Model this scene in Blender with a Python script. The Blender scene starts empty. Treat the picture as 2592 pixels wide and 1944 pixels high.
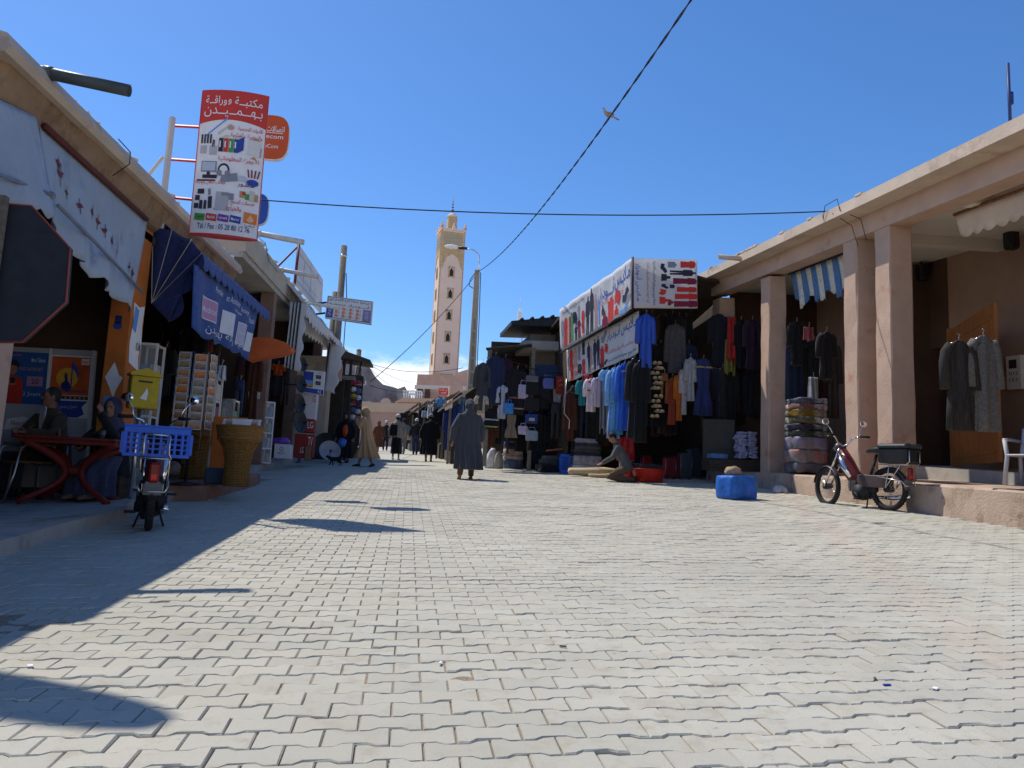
import bpy, bmesh, math, random
import numpy as np
from mathutils import Vector, Matrix, noise as mnoise
random.seed(7); rng = np.random.default_rng(7)
SC = bpy.context.scene; COL = SC.collection
PI = math.pi
ORD = ['first', 'second', 'third', 'fourth', 'fifth', 'sixth', 'seventh', 'eighth', 'ninth', 'tenth', 'eleventh', 'twelfth', 'thirteenth', 'fourteenth']; SHF = ['lowest', 'second lowest', 'second highest', 'highest']
# ------------------------------------------------------------------ camera
FPX, CX, CY = 1934.0, 1296.0, 972.0            # focal length and centre in photograph pixels (2592 wide)
YAW, PITCH, ROLL = map(math.radians, (7.5, 7.5, 2.6))
CAMZ = 1.0022
F_ = np.array([math.sin(YAW)*math.cos(PITCH), math.cos(YAW)*math.cos(PITCH), math.sin(PITCH)])
R0 = np.array([math.cos(YAW), -math.sin(YAW), 0.0]); U0 = np.cross(R0, F_)
U_ = U0*math.cos(ROLL) - R0*math.sin(ROLL); R_ = R0*math.cos(ROLL) + U0*math.sin(ROLL)
CAM = np.array([0, 0, CAMZ])
cd = bpy.data.cameras.new('camera'); cam = bpy.data.objects.new('camera', cd); COL.objects.link(cam)
cd.sensor_width = 36; cd.lens = 36*FPX/2592; cd.clip_start = .05; cd.clip_end = 6000
cam.matrix_world = Matrix(((R_[0], U_[0], -F_[0], 0), (R_[1], U_[1], -F_[1], 0), (R_[2], U_[2], -F_[2], CAMZ), (0, 0, 0, 1)))
SC.camera = cam
# ------------------------------------------------------------------ light
SUN = np.array([.43, -.46, -1.0]); SUN /= np.linalg.norm(SUN)       # the way the sunlight travels
SEL = math.asin(-SUN[2]); SAZ = math.atan2(-SUN[0], -SUN[1])        # azimuth from +Y towards +X
w = bpy.data.worlds.new('World'); SC.world = w; w.use_nodes = True
nt = w.node_tree; nt.nodes.clear()
def wn(t, **k):
    n = nt.nodes.new(t)
    for a, b in k.items(): setattr(n, a, b)
    return n
sky = wn('ShaderNodeTexSky', sky_type='NISHITA', sun_disc=False, sun_elevation=SEL, sun_rotation=SAZ, altitude=800, air_density=1.0, dust_density=.5, ozone_density=6.0)
bg = wn('ShaderNodeBackground'); bg.inputs['Strength'].default_value = .15
tc = wn('ShaderNodeTexCoord'); sp = wn('ShaderNodeSeparateXYZ'); nt.links.new(tc.outputs['Generated'], sp.inputs[0])
nz = wn('ShaderNodeTexNoise'); nz.inputs['Scale'].default_value = 7.0; nz.inputs['Detail'].default_value = 7; nz.inputs['Roughness'].default_value = .62
mp = wn('ShaderNodeMapping'); mp.inputs['Scale'].default_value = (1, 1, 2.6); mp.inputs['Location'].default_value = (.35, .2, 0)
nt.links.new(tc.outputs['Generated'], mp.inputs[0]); nt.links.new(mp.outputs[0], nz.inputs[0])
m1 = wn('ShaderNodeMath', operation='MULTIPLY_ADD'); m1.inputs[1].default_value = .17; m1.inputs[2].default_value = .072
nt.links.new(nz.outputs[0], m1.inputs[0])
m2 = wn('ShaderNodeMath', operation='SUBTRACT'); nt.links.new(m1.outputs[0], m2.inputs[0]); nt.links.new(sp.outputs[2], m2.inputs[1])
m3 = wn('ShaderNodeMapRange', interpolation_type='SMOOTHSTEP'); nt.links.new(m2.outputs[0], m3.inputs[0]); m3.inputs[1].default_value = -.012; m3.inputs[2].default_value = .035
hs_ = wn('ShaderNodeHueSaturation'); hs_.inputs['Hue'].default_value = .503; hs_.inputs['Saturation'].default_value = 1.17; nt.links.new(sky.outputs[0], hs_.inputs['Color'])
mx = wn('ShaderNodeMix', data_type='RGBA'); nt.links.new(m3.outputs[0], mx.inputs[0]); nt.links.new(hs_.outputs[0], mx.inputs[6]); mx.inputs[7].default_value = (7.2, 7.3, 7.5, 1)
nt.links.new(mx.outputs[2], bg.inputs[0]); out = wn('ShaderNodeOutputWorld'); nt.links.new(bg.outputs[0], out.inputs[0])
sl = bpy.data.lights.new('sun', 'SUN'); sl.energy = 3.9; sl.angle = math.radians(.53); sl.color = (1, .935, .83)
so = bpy.data.objects.new('sun', sl); COL.objects.link(so); so.rotation_euler = Vector(SUN).to_track_quat('-Z', 'Y').to_euler(); so.location = (0, 0, 60)
vs = SC.view_settings; vs.view_transform = 'Standard'; vs.look = 'None'; vs.exposure = 0.16; vs.gamma = 1; vs.use_curve_mapping = False
SC.render.engine = 'CYCLES'; SC.cycles.use_denoising = True; SC.cycles.max_bounces = 7; SC.cycles.diffuse_bounces = 5; SC.cycles.glossy_bounces = 3
SC.cycles.transmission_bounces = 4; SC.cycles.transparent_max_bounces = 6; SC.cycles.caustics_reflective = False; SC.cycles.caustics_refractive = False
# ------------------------------------------------------------------ terrain and photo-to-place helpers
SX, SY = .0307, .0593                          # the street climbs away from the camera and a little to the right
def g(x, y): return SX*min(max(x, -14), 14) + SY*min(max(y, -10), 76)
NRM = np.array([-SX, -SY, 1.0]); NRM /= np.linalg.norm(NRM)
def ray(px, py): return F_ + (px-CX)/FPX*R_ - (py-CY)/FPX*U_
def gp(px, py, z=0.0):                         # point of the street (or z above it) that a photo pixel shows -> (x, y)
    r = ray(px, py); t = -(CAMZ*NRM[2]-z)/(r @ NRM); p = CAM+t*r; return float(p[0]), float(p[1])
def ax(px, py, X):                             # point on the plane x = X -> (x, y, height over street)
    r = ray(px, py); p = CAM+r*X/r[0]; return np.array([p[0], p[1], p[2]-g(p[0], p[1])])
def ay(px, py, Y):
    r = ray(px, py); p = CAM+r*Y/r[1]; return np.array([p[0], p[1], p[2]-g(p[0], p[1])])
def W(p): return np.array([p[0], p[1], p[2]+g(p[0], p[1])])
def pix(p):                                    # world point -> photo pixel
    v = np.asarray(p, float)-CAM; return CX+FPX*(v@R_)/(v@F_), CY-FPX*(v@U_)/(v@F_)
# ------------------------------------------------------------------ materials
MATS = {}
def mat(name, col, rough=.85, var=.12, scale=5.0, bump=0.0, bscale=None, metal=0.0, col2=None, amt=None, spec=.3, stretch=(1, 1, 1), alpha=1.0, trans=0.0, wear=None, sheen=0.0, transl=None):
    if name in MATS: return MATS[name]
    m = bpy.data.materials.new(name); m.use_nodes = True; t = m.node_tree; b = t.nodes['Principled BSDF']
    L = t.links.new
    b.inputs['Roughness'].default_value = rough; b.inputs['Metallic'].default_value = metal; b.inputs['Specular IOR Level'].default_value = spec
    if sheen: b.inputs['Sheen Weight'].default_value = sheen
    if trans: b.inputs['Transmission Weight'].default_value = trans
    if alpha < 1: b.inputs['Alpha'].default_value = alpha
    tcn = t.nodes.new('ShaderNodeTexCoord'); mpn = t.nodes.new('ShaderNodeMapping'); mpn.inputs['Scale'].default_value = stretch
    L(tcn.outputs['Object'], mpn.inputs[0])
    n = t.nodes.new('ShaderNodeTexNoise'); n.inputs['Scale'].default_value = scale; n.inputs['Detail'].default_value = 5; n.inputs['Roughness'].default_value = .6
    L(mpn.outputs[0], n.inputs[0])
    c = np.array(col[:3]); lo = tuple(np.clip(c*(1-var), 0, 1))+(1,); hi = tuple(np.clip(c*(1+var), 0, 1))+(1,)
    r = t.nodes.new('ShaderNodeValToRGB'); L(n.outputs[0], r.inputs[0])
    r.color_ramp.elements[0].position = .32; r.color_ramp.elements[0].color = lo; r.color_ramp.elements[1].position = .68; r.color_ramp.elements[1].color = hi
    last = r.outputs[0]
    if col2 is not None or wear:
        n2 = t.nodes.new('ShaderNodeTexNoise'); n2.inputs['Scale'].default_value = (wear or scale*.45); n2.inputs['Detail'].default_value = 7; n2.inputs['Roughness'].default_value = .68
        L(mpn.outputs[0], n2.inputs[0])
        r2 = t.nodes.new('ShaderNodeValToRGB'); a0 = .56 if amt is None else amt
        r2.color_ramp.elements[0].position = a0; r2.color_ramp.elements[0].color = (0, 0, 0, 1); r2.color_ramp.elements[1].position = min(a0+.13, 1); r2.color_ramp.elements[1].color = (1, 1, 1, 1)
        L(n2.outputs[0], r2.inputs[0])
        x = t.nodes.new('ShaderNodeMix'); x.data_type = 'RGBA'; L(r2.outputs[0], x.inputs[0]); L(last, x.inputs[6]); x.inputs[7].default_value = tuple(col2 or (.2, .15, .1))+(1,)
        last = x.outputs[2]
    L(last, b.inputs['Base Color'])
    if bump:
        nb = t.nodes.new('ShaderNodeTexNoise'); nb.inputs['Scale'].default_value = bscale or scale*6; nb.inputs['Detail'].default_value = 6; nb.inputs['Roughness'].default_value = .65
        L(mpn.outputs[0], nb.inputs[0])
        bp = t.nodes.new('ShaderNodeBump'); bp.inputs['Strength'].default_value = bump; bp.inputs['Distance'].default_value = .02
        L(nb.outputs[0], bp.inputs['Height']); L(bp.outputs[0], b.inputs['Normal'])
    if transl is not None:
        tr = t.nodes.new('ShaderNodeBsdfTranslucent'); L(last, tr.inputs[0]); ms = t.nodes.new('ShaderNodeMixShader'); ms.inputs[0].default_value = transl
        L(b.outputs[0], ms.inputs[1]); L(tr.outputs[0], ms.inputs[2]); L(ms.outputs[0], t.nodes['Material Output'].inputs[0])
    MATS[name] = m; return m
def flat(name, col, rough=.6, **k): return mat(name, col, rough, var=.06, scale=9, **k)
def cloth(name, col, **k): return mat('cloth_'+name, col, .92, var=.2, scale=14, bump=.25, bscale=260, spec=.15, sheen=.15, **k)
# ------------------------------------------------------------------ mesh building
class MB:
    def __init__(s): s.v = []; s.f = []; s.sm = []
    def add(s, vs, fs, smooth=False):
        o = len(s.v); s.v += [tuple(map(float, p)) for p in vs]; s.f += [tuple(i+o for i in f) for f in fs]; s.sm += [smooth]*len(fs); return s
    def box(s, x0, x1, y0, y1, z0, z1):
        v = [(x, y, z) for z in (z0, z1) for x, y in ((x0, y0), (x1, y0), (x1, y1), (x0, y1))]
        return s.add(v, [(3, 2, 1, 0), (4, 5, 6, 7), (0, 1, 5, 4), (1, 2, 6, 5), (2, 3, 7, 6), (3, 0, 4, 7)])
    def cbox(s, c, d, R=None, bev=0.0):           # centred box, optionally turned and with chamfered edges
        hx, hy, hz = d[0]/2, d[1]/2, d[2]/2; v = []
        if not bev:
            v = [(x, y, z) for z in (-hz, hz) for x, y in ((-hx, -hy), (hx, -hy), (hx, hy), (-hx, hy))]
            f = [(3, 2, 1, 0), (4, 5, 6, 7), (0, 1, 5, 4), (1, 2, 6, 5), (2, 3, 7, 6), (3, 0, 4, 7)]
        else:
            def ring(z, e): return [(-hx+e, -hy+bev), (-hx+bev, -hy+e), (hx-bev, -hy+e), (hx-e, -hy+bev), (hx-e, hy-bev), (hx-bev, hy-e), (-hx+bev, hy-e), (-hx+e, hy-bev)], z
            f = []
            for pts, z in (ring(-hz, bev), ring(-hz+bev, 0), ring(hz-bev, 0), ring(hz, bev)): v += [(x, y, z) for x, y in pts]
            for k in range(3):
                for i in range(8): f.append((k*8+i, k*8+(i+1) % 8, k*8+8+(i+1) % 8, k*8+8+i))
            f += [tuple(range(7, -1, -1)), tuple(range(24, 32))]
        v = np.array(v)
        if R is not None: v = v @ np.array(R).T
        return s.add(v+np.array(c), f)
    def tube(s, pts, r, n=8, cap=True, smooth=True, flat=None):
        P = [np.array(p, float) for p in pts]; r = [r]*len(P) if np.isscalar(r) else r; vs = []; fs = []; ref = None
        for i, p in enumerate(P):
            d = P[min(i+1, len(P)-1)]-P[max(i-1, 0)]; d /= (np.linalg.norm(d)+1e-12)
            if ref is None: ref = np.array([0, 0, 1.0]) if abs(d[2]) < .9 else np.array([1.0, 0, 0])
            a = np.cross(d, ref); a /= (np.linalg.norm(a)+1e-12); b = np.cross(a, d); ref = b
            for k in range(n):
                t = 2*PI*k/n; vs.append(p+r[i]*(math.cos(t)*a+math.sin(t)*b*(flat or 1)))
        for i in range(len(P)-1):
            for k in range(n): fs.append((i*n+k, i*n+(k+1) % n, i*n+n+(k+1) % n, i*n+n+k))
        if cap: fs += [tuple(range(n-1, -1, -1)), tuple(range((len(P)-1)*n, len(P)*n))]
        return s.add(vs, fs, smooth)
    def loft(s, rings, smooth=True, cap=True):    # rings: lists of points, same count
        n = len(rings[0]); vs = [p for r in rings for p in r]; fs = []
        for i in range(len(rings)-1):
            for k in range(n): fs.append((i*n+k, i*n+(k+1) % n, i*n+n+(k+1) % n, i*n+n+k))
        if cap: fs += [tuple(range(n-1, -1, -1)), tuple(range((len(rings)-1)*n, len(rings)*n))]
        return s.add(vs, fs, smooth)
    def lathe(s, prof, n=24, c=(0, 0, 0), R=None, smooth=True, cap=True):
        rings = [np.array([(r*math.cos(2*PI*k/n), r*math.sin(2*PI*k/n), z) for k in range(n)]) for r, z in prof]
        if R is not None: rings = [q @ np.array(R).T for q in rings]
        return s.loft([q+np.array(c) for q in rings], smooth, cap)
    def ell(s, c, r, n=12, m=8, R=None):
        r = (r, r, r) if np.isscalar(r) else r
        rings = []
        for j in range(1, m):
            a = PI*j/m; rings.append(np.array([(r[0]*math.sin(a)*math.cos(2*PI*k/n), r[1]*math.sin(a)*math.sin(2*PI*k/n), -r[2]*math.cos(a)) for k in range(n)]))
        b = np.array([[0, 0, -r[2]], [0, 0, r[2]]])
        if R is not None: rings = [q @ np.array(R).T for q in rings]; b = b @ np.array(R).T
        c = np.array(c); vs = [p for q in rings for p in q+c]+list(b+c); fs = []; k0 = len(rings)*n
        for i in range(len(rings)-1):
            for k in range(n): fs.append((i*n+k, i*n+(k+1) % n, i*n+n+(k+1) % n, i*n+n+k))
        for k in range(n): fs += [((k+1) % n, k, k0), ((len(rings)-1)*n+k, (len(rings)-1)*n+(k+1) % n, k0+1)]
        return s.add(vs, fs, True)
    def prism(s, pts, o, u, v, w):                # outline pts in (u, v) at o, pushed along w
        o, u, v, w = map(lambda q: np.array(q, float), (o, u, v, w)); n = len(pts)
        a = [o+p[0]*u+p[1]*v for p in pts]; b = [p+w for p in a]
        fs = [tuple(range(n-1, -1, -1)), tuple(range(n, 2*n))]+[(i, (i+1) % n, n+(i+1) % n, n+i) for i in range(n)]
        return s.add(a+b, fs)
    def sheet(s, fn, nu, nv, thick=.006, smooth=True):   # cloth or canvas: surface fn(u, v) with a thickness
        P = np.array([[fn(i/nu, j/nv) for j in range(nv+1)] for i in range(nu+1)], float)
        du = np.gradient(P, axis=0); dv = np.gradient(P, axis=1); N = np.cross(du, dv); N /= (np.linalg.norm(N, axis=2, keepdims=True)+1e-12)
        A = (P+N*thick/2).reshape(-1, 3); B = (P-N*thick/2).reshape(-1, 3); n = (nu+1)*(nv+1); I = lambda i, j: i*(nv+1)+j; fs = []
        for i in range(nu):
            for j in range(nv):
                q = (I(i, j), I(i+1, j), I(i+1, j+1), I(i, j+1)); fs += [q, tuple(n+k for k in reversed(q))]
        for i in range(nu): fs += [(I(i+1, 0), I(i, 0), n+I(i, 0), n+I(i+1, 0)), (I(i, nv), I(i+1, nv), n+I(i+1, nv), n+I(i, nv))]
        for j in range(nv): fs += [(I(0, j), I(0, j+1), n+I(0, j+1), n+I(0, j)), (I(nu, j+1), I(nu, j), n+I(nu, j), n+I(nu, j+1))]
        return s.add(list(A)+list(B), fs, smooth)
    def mesh(s, name, fix=True):
        m = bpy.data.meshes.new(name); m.from_pydata(s.v, [], s.f); m.update()
        if fix:
            bm = bmesh.new(); bm.from_mesh(m); bmesh.ops.recalc_face_normals(bm, faces=bm.faces); bm.to_mesh(m); bm.free()
        m.polygons.foreach_set('use_smooth', s.sm); m.update(); return m
def rz(a): c, s = math.cos(a), math.sin(a); return np.array([[c, -s, 0], [s, c, 0], [0, 0, 1]])
def rx(a): c, s = math.cos(a), math.sin(a); return np.array([[1, 0, 0], [0, c, -s], [0, s, c]])
def ry(a): c, s = math.cos(a), math.sin(a); return np.array([[c, 0, s], [0, 1, 0], [-s, 0, c]])
def tag(o, label=None, cat=None, group=None, kind=None):
    for k, v in (('label', label), ('category', cat), ('group', group), ('kind', kind)):
        if v: o[k] = v
    return o
def thing(name, label, cat, loc, rot=0.0, group=None, lift=True):      # an Empty at the thing's base; loc z is the height over the street
    o = bpy.data.objects.new(name, None); COL.objects.link(o); o.empty_display_size = .2
    o.location = W(loc) if lift else loc
    o.rotation_euler = (0, 0, rot) if np.isscalar(rot) else rot
    return tag(o, label, cat, group)
def part(name, mb, m, parent=None, loc=(0, 0, 0), rot=(0, 0, 0)):
    me = mb.mesh(name) if isinstance(mb, MB) else mb
    o = bpy.data.objects.new(name, me); COL.objects.link(o)
    if not me.materials and m: me.materials.append(m)
    o.location = loc; o.rotation_euler = rot
    if parent: o.parent = parent
    return o
def solo(name, mb, m, label, cat, loc, rot=0.0, group=None):           # a thing that is one mesh
    o = part(name, mb, m); o.location = W(loc); o.rotation_euler = (0, 0, rot) if np.isscalar(rot) else rot
    return tag(o, label, cat, group)
def wpart(name, mb, m, parent):                # part given in place coordinates (x, y, height over street); follows the slope
    b = np.array(parent.location)
    if parent.parent: b = b+np.array(parent.parent.location)
    mb.v = [tuple(W(p)-b) for p in mb.v]; return part(name, mb, m, parent)
def dup(root, loc=None, rot=None, label=None, group=None, parent=None):
    r = root.copy(); COL.objects.link(r); r.parent = parent
    if loc is not None: r.location = loc
    if rot is not None: r.rotation_euler = rot
    if label: r['label'] = label
    if group: r['group'] = group
    for c in list(root.children): dup(c, parent=r)
    return r
# signs: a flat or curved face S(u, v, k) with k layers of print
def quad(p00, p10, p11, p01, step=.003, lift=True):
    p00, p10, p11, p01 = [W(p) if lift else np.array(p, float) for p in (p00, p10, p11, p01)]
    n = np.cross(p10-p00, p01-p00); n /= np.linalg.norm(n)
    return lambda u, v, k=1: p00*(1-u)*(1-v)+p10*u*(1-v)+p11*u*v+p01*(1-u)*v+n*step*k
def org(parent):
    b = np.array(parent.location)
    return b+np.array(parent.parent.location) if parent.parent else b
def ink(parent, S, pts, m, k=1, name='printed_shape', den=0):    # flat printed shape on face S, pts in (u, v)
    b = org(parent); mb = MB(); n = len(pts); c = np.mean(pts, axis=0)
    mb.v = [tuple(S(p[0], p[1], k)-b) for p in pts]; mb.f = [tuple(range(n))]; mb.sm = [False]
    return part(name, mb.mesh(name, False), m, parent)
def inks(parent, S, polys, m, k=1, name='printed_picture'):
    b = org(parent); mb = MB()
    for pts in polys: mb.add([S(p[0], p[1], k)-b for p in pts], [tuple(range(len(pts)))])
    return part(name, mb.mesh(name, False), m, parent)
def rect(u0, v0, u1, v1): return [(u0, v0), (u1, v0), (u1, v1), (u0, v1)]
def disc(u, v, r, ru=None, n=14): return [(u+(ru or r)*math.cos(2*PI*i/n), v+r*math.sin(2*PI*i/n)) for i in range(n)]
AR = {'ا': ('\u0627', '\ufe8e', None, None), 'أ': ('\ufe83', '\ufe84', None, None), 'ة': ('\ufe93', '\ufe94', None, None), 'د': ('\ufea9', '\ufeaa', None, None), 'ر': ('\ufead', '\ufeae', None, None), 'ز': ('\ufeaf', '\ufeb0', None, None), 'و': ('\ufeed', '\ufeee', None, None), 'ء': ('\ufe80',)*2+(None, None)}
for ch, base in (('ب', 0xfe8f), ('ت', 0xfe95), ('ج', 0xfe9d), ('ح', 0xfea1), ('خ', 0xfea5), ('س', 0xfeb1), ('ش', 0xfeb5), ('ص', 0xfeb9), ('ض', 0xfebd), ('ط', 0xfec1), ('ع', 0xfec9), ('ف', 0xfed1), ('ق', 0xfed5), ('ك', 0xfed9), ('ل', 0xfedd), ('م', 0xfee1), ('ن', 0xfee5), ('ه', 0xfee9), ('ي', 0xfef1)):
    AR[ch] = tuple(chr(base+i) for i in range(4))
def ar(s):                                      # joined right-to-left letter forms
    o = []; n = len(s); i = 0
    while i < n:
        c = s[i]; p = s[i-1] if i else ' '; q = s[i+1] if i+1 < n else ' '
        jp = p == 'ـ' or (p in AR and AR[p][2] is not None)
        if c == 'ل' and q in 'اأ':
            o.append(('\ufefb', '\ufefc')[jp] if q == 'ا' else ('\ufef7', '\ufef8')[jp]); i += 2; continue
        if c not in AR: o.append(c); i += 1; continue
        a = AR[c]; jn = a[2] is not None and (q in AR or q == 'ـ')
        o.append(a[3] if jp and jn else a[1] if jp else a[2] if jn else a[0]); i += 1
    return ''.join(reversed(o))
TXT = {}
def glyphs(s):
    if s not in TXT:
        c = bpy.data.curves.new('t', 'FONT'); c.body = s; c.resolution_u = 2; c.offset = 0 if '\ufeec' in s or '\ufeeb' in s else .007 if any(ord(q) > 0x5ff for q in s) else .004; o = bpy.data.objects.new('t', c); COL.objects.link(o)
        dg = bpy.context.evaluated_depsgraph_get(); m = bpy.data.meshes.new_from_object(o.evaluated_get(dg))
        v = np.array([q.co[:] for q in m.vertices]); f = [tuple(p.vertices) for p in m.polygons]
        bpy.data.objects.remove(o); bpy.data.meshes.remove(m); bpy.data.curves.remove(c)
        lo, hi = v.min(0), v.max(0); v = (v-lo)/np.where(hi-lo > 1e-6, hi-lo, 1); TXT[s] = (v, f)
    return TXT[s]
def text(parent, S, s, u0, v0, u1, v1, m, k=2, name='lettering', rot90=False):
    v, f = glyphs(s); b = org(parent); mb = MB()
    if rot90: mb.v = [tuple(S(u0+(u1-u0)*p[1], v1-(v1-v0)*p[0], k)-b) for p in v]
    else: mb.v = [tuple(S(u0+(u1-u0)*p[0], v0+(v1-v0)*p[1], k)-b) for p in v]
    mb.f = f; mb.sm = [False]*len(f)
    return part(name, mb.mesh(name, False), m, parent)
def board(parent, name, p00, p10, p11, p01, t, m):              # a slab behind a sign face
    P = [W(p) for p in (p00, p10, p11, p01)]; n = np.cross(P[1]-P[0], P[3]-P[0]); n /= np.linalg.norm(n)
    b = org(parent); mb = MB(); mb.add([p-b for p in P]+[p-n*t-b for p in P], [(0, 1, 2, 3), (7, 6, 5, 4), (1, 0, 4, 5), (2, 1, 5, 6), (3, 2, 6, 7), (0, 3, 7, 4)])
    return part(name, mb, m, parent)
# ------------------------------------------------------------------ shared materials
plaster_pink = mat('plaster_pink', (.52, .365, .275), .95, var=.10, scale=1.6, bump=.35, bscale=40, col2=(.33, .20, .15), amt=.6, wear=1.1)
plaster_beige = mat('plaster_beige', (.58, .47, .365), .95, var=.10, scale=1.5, bump=.4, bscale=35, col2=(.38, .27, .19), amt=.58, wear=1.3)
plaster_white = mat('plaster_white', (.64, .60, .52), .95, var=.08, scale=1.2, bump=.3, bscale=30, col2=(.38, .33, .27), amt=.62, wear=.9)
plaster_far = mat('plaster_far', (.46, .29, .22), .95, var=.06, scale=.6, bump=.2, bscale=8)
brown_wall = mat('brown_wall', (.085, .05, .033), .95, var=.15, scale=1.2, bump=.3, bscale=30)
fascia_brown = mat('fascia_brown', (.31, .20, .115), .95, var=.22, scale=2.2, bump=.5, bscale=30, col2=(.19, .11, .06), amt=.5, wear=1.6)
concrete = mat('concrete', (.44, .41, .36), .95, var=.14, scale=2.5, bump=.5, bscale=50, col2=(.28, .24, .19), amt=.55, wear=2.0)
kerb_mat = mat('kerb_plaster', (.47, .35, .265), .95, var=.15, scale=2.2, bump=.6, bscale=35, col2=(.27, .18, .12), amt=.52, wear=2.6)
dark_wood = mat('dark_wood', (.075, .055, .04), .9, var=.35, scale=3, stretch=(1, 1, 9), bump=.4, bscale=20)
grey_wood = mat('grey_wood', (.21, .18, .14), .95, var=.3, scale=2.5, stretch=(8, 1, 8), bump=.6, bscale=14)
orange_paint = mat('orange_paint', (.55, .16, .03), .75, var=.14, scale=3, bump=.25, bscale=40, col2=(.38, .10, .025), amt=.62, wear=4)
steel = mat('steel', (.62, .62, .62), .28, var=.1, scale=12, metal=.95)
chrome = mat('chrome', (.78, .78, .78), .14, var=.05, scale=9, metal=1.0)
black_iron = mat('black_iron', (.02, .02, .022), .6, var=.3, scale=7, bump=.2)
rubber = mat('rubber', (.022, .021, .02), .85, var=.25, scale=14, bump=.3)
black_plastic = mat('black_plastic', (.018, .018, .02), .45, var=.2, scale=10)
white_paint = mat('white_paint', (.72, .71, .68), .55, var=.07, scale=6, col2=(.5, .46, .4), amt=.68)
print_white = flat('print_white', (.80, .80, .79)); print_red = flat('print_red', (.62, .045, .03)); print_dark = flat('print_dark', (.03, .03, .045))
print_blue = flat('print_blue', (.03, .07, .33)); print_navy = flat('print_navy', (.02, .03, .13)); print_orange = flat('print_orange', (.8, .22, .03)); print_grey = flat('print_grey', (.25, .26, .3))
print_green = flat('print_green', (.08, .32, .06)); print_purple = flat('print_purple', (.2, .05, .33)); print_maroon = flat('print_maroon', (.22, .02, .05)); print_tan = flat('print_tan', (.5, .3, .14)); print_sky = flat('print_sky', (.12, .33, .75)); print_pink = flat('print_pink', (.6, .12, .3)); print_skin = flat('print_skin', (.45, .22, .13)); print_pale = flat('print_pale', (.5, .56, .66)); print_rose = flat('print_rose', (.55, .3, .25))
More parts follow.
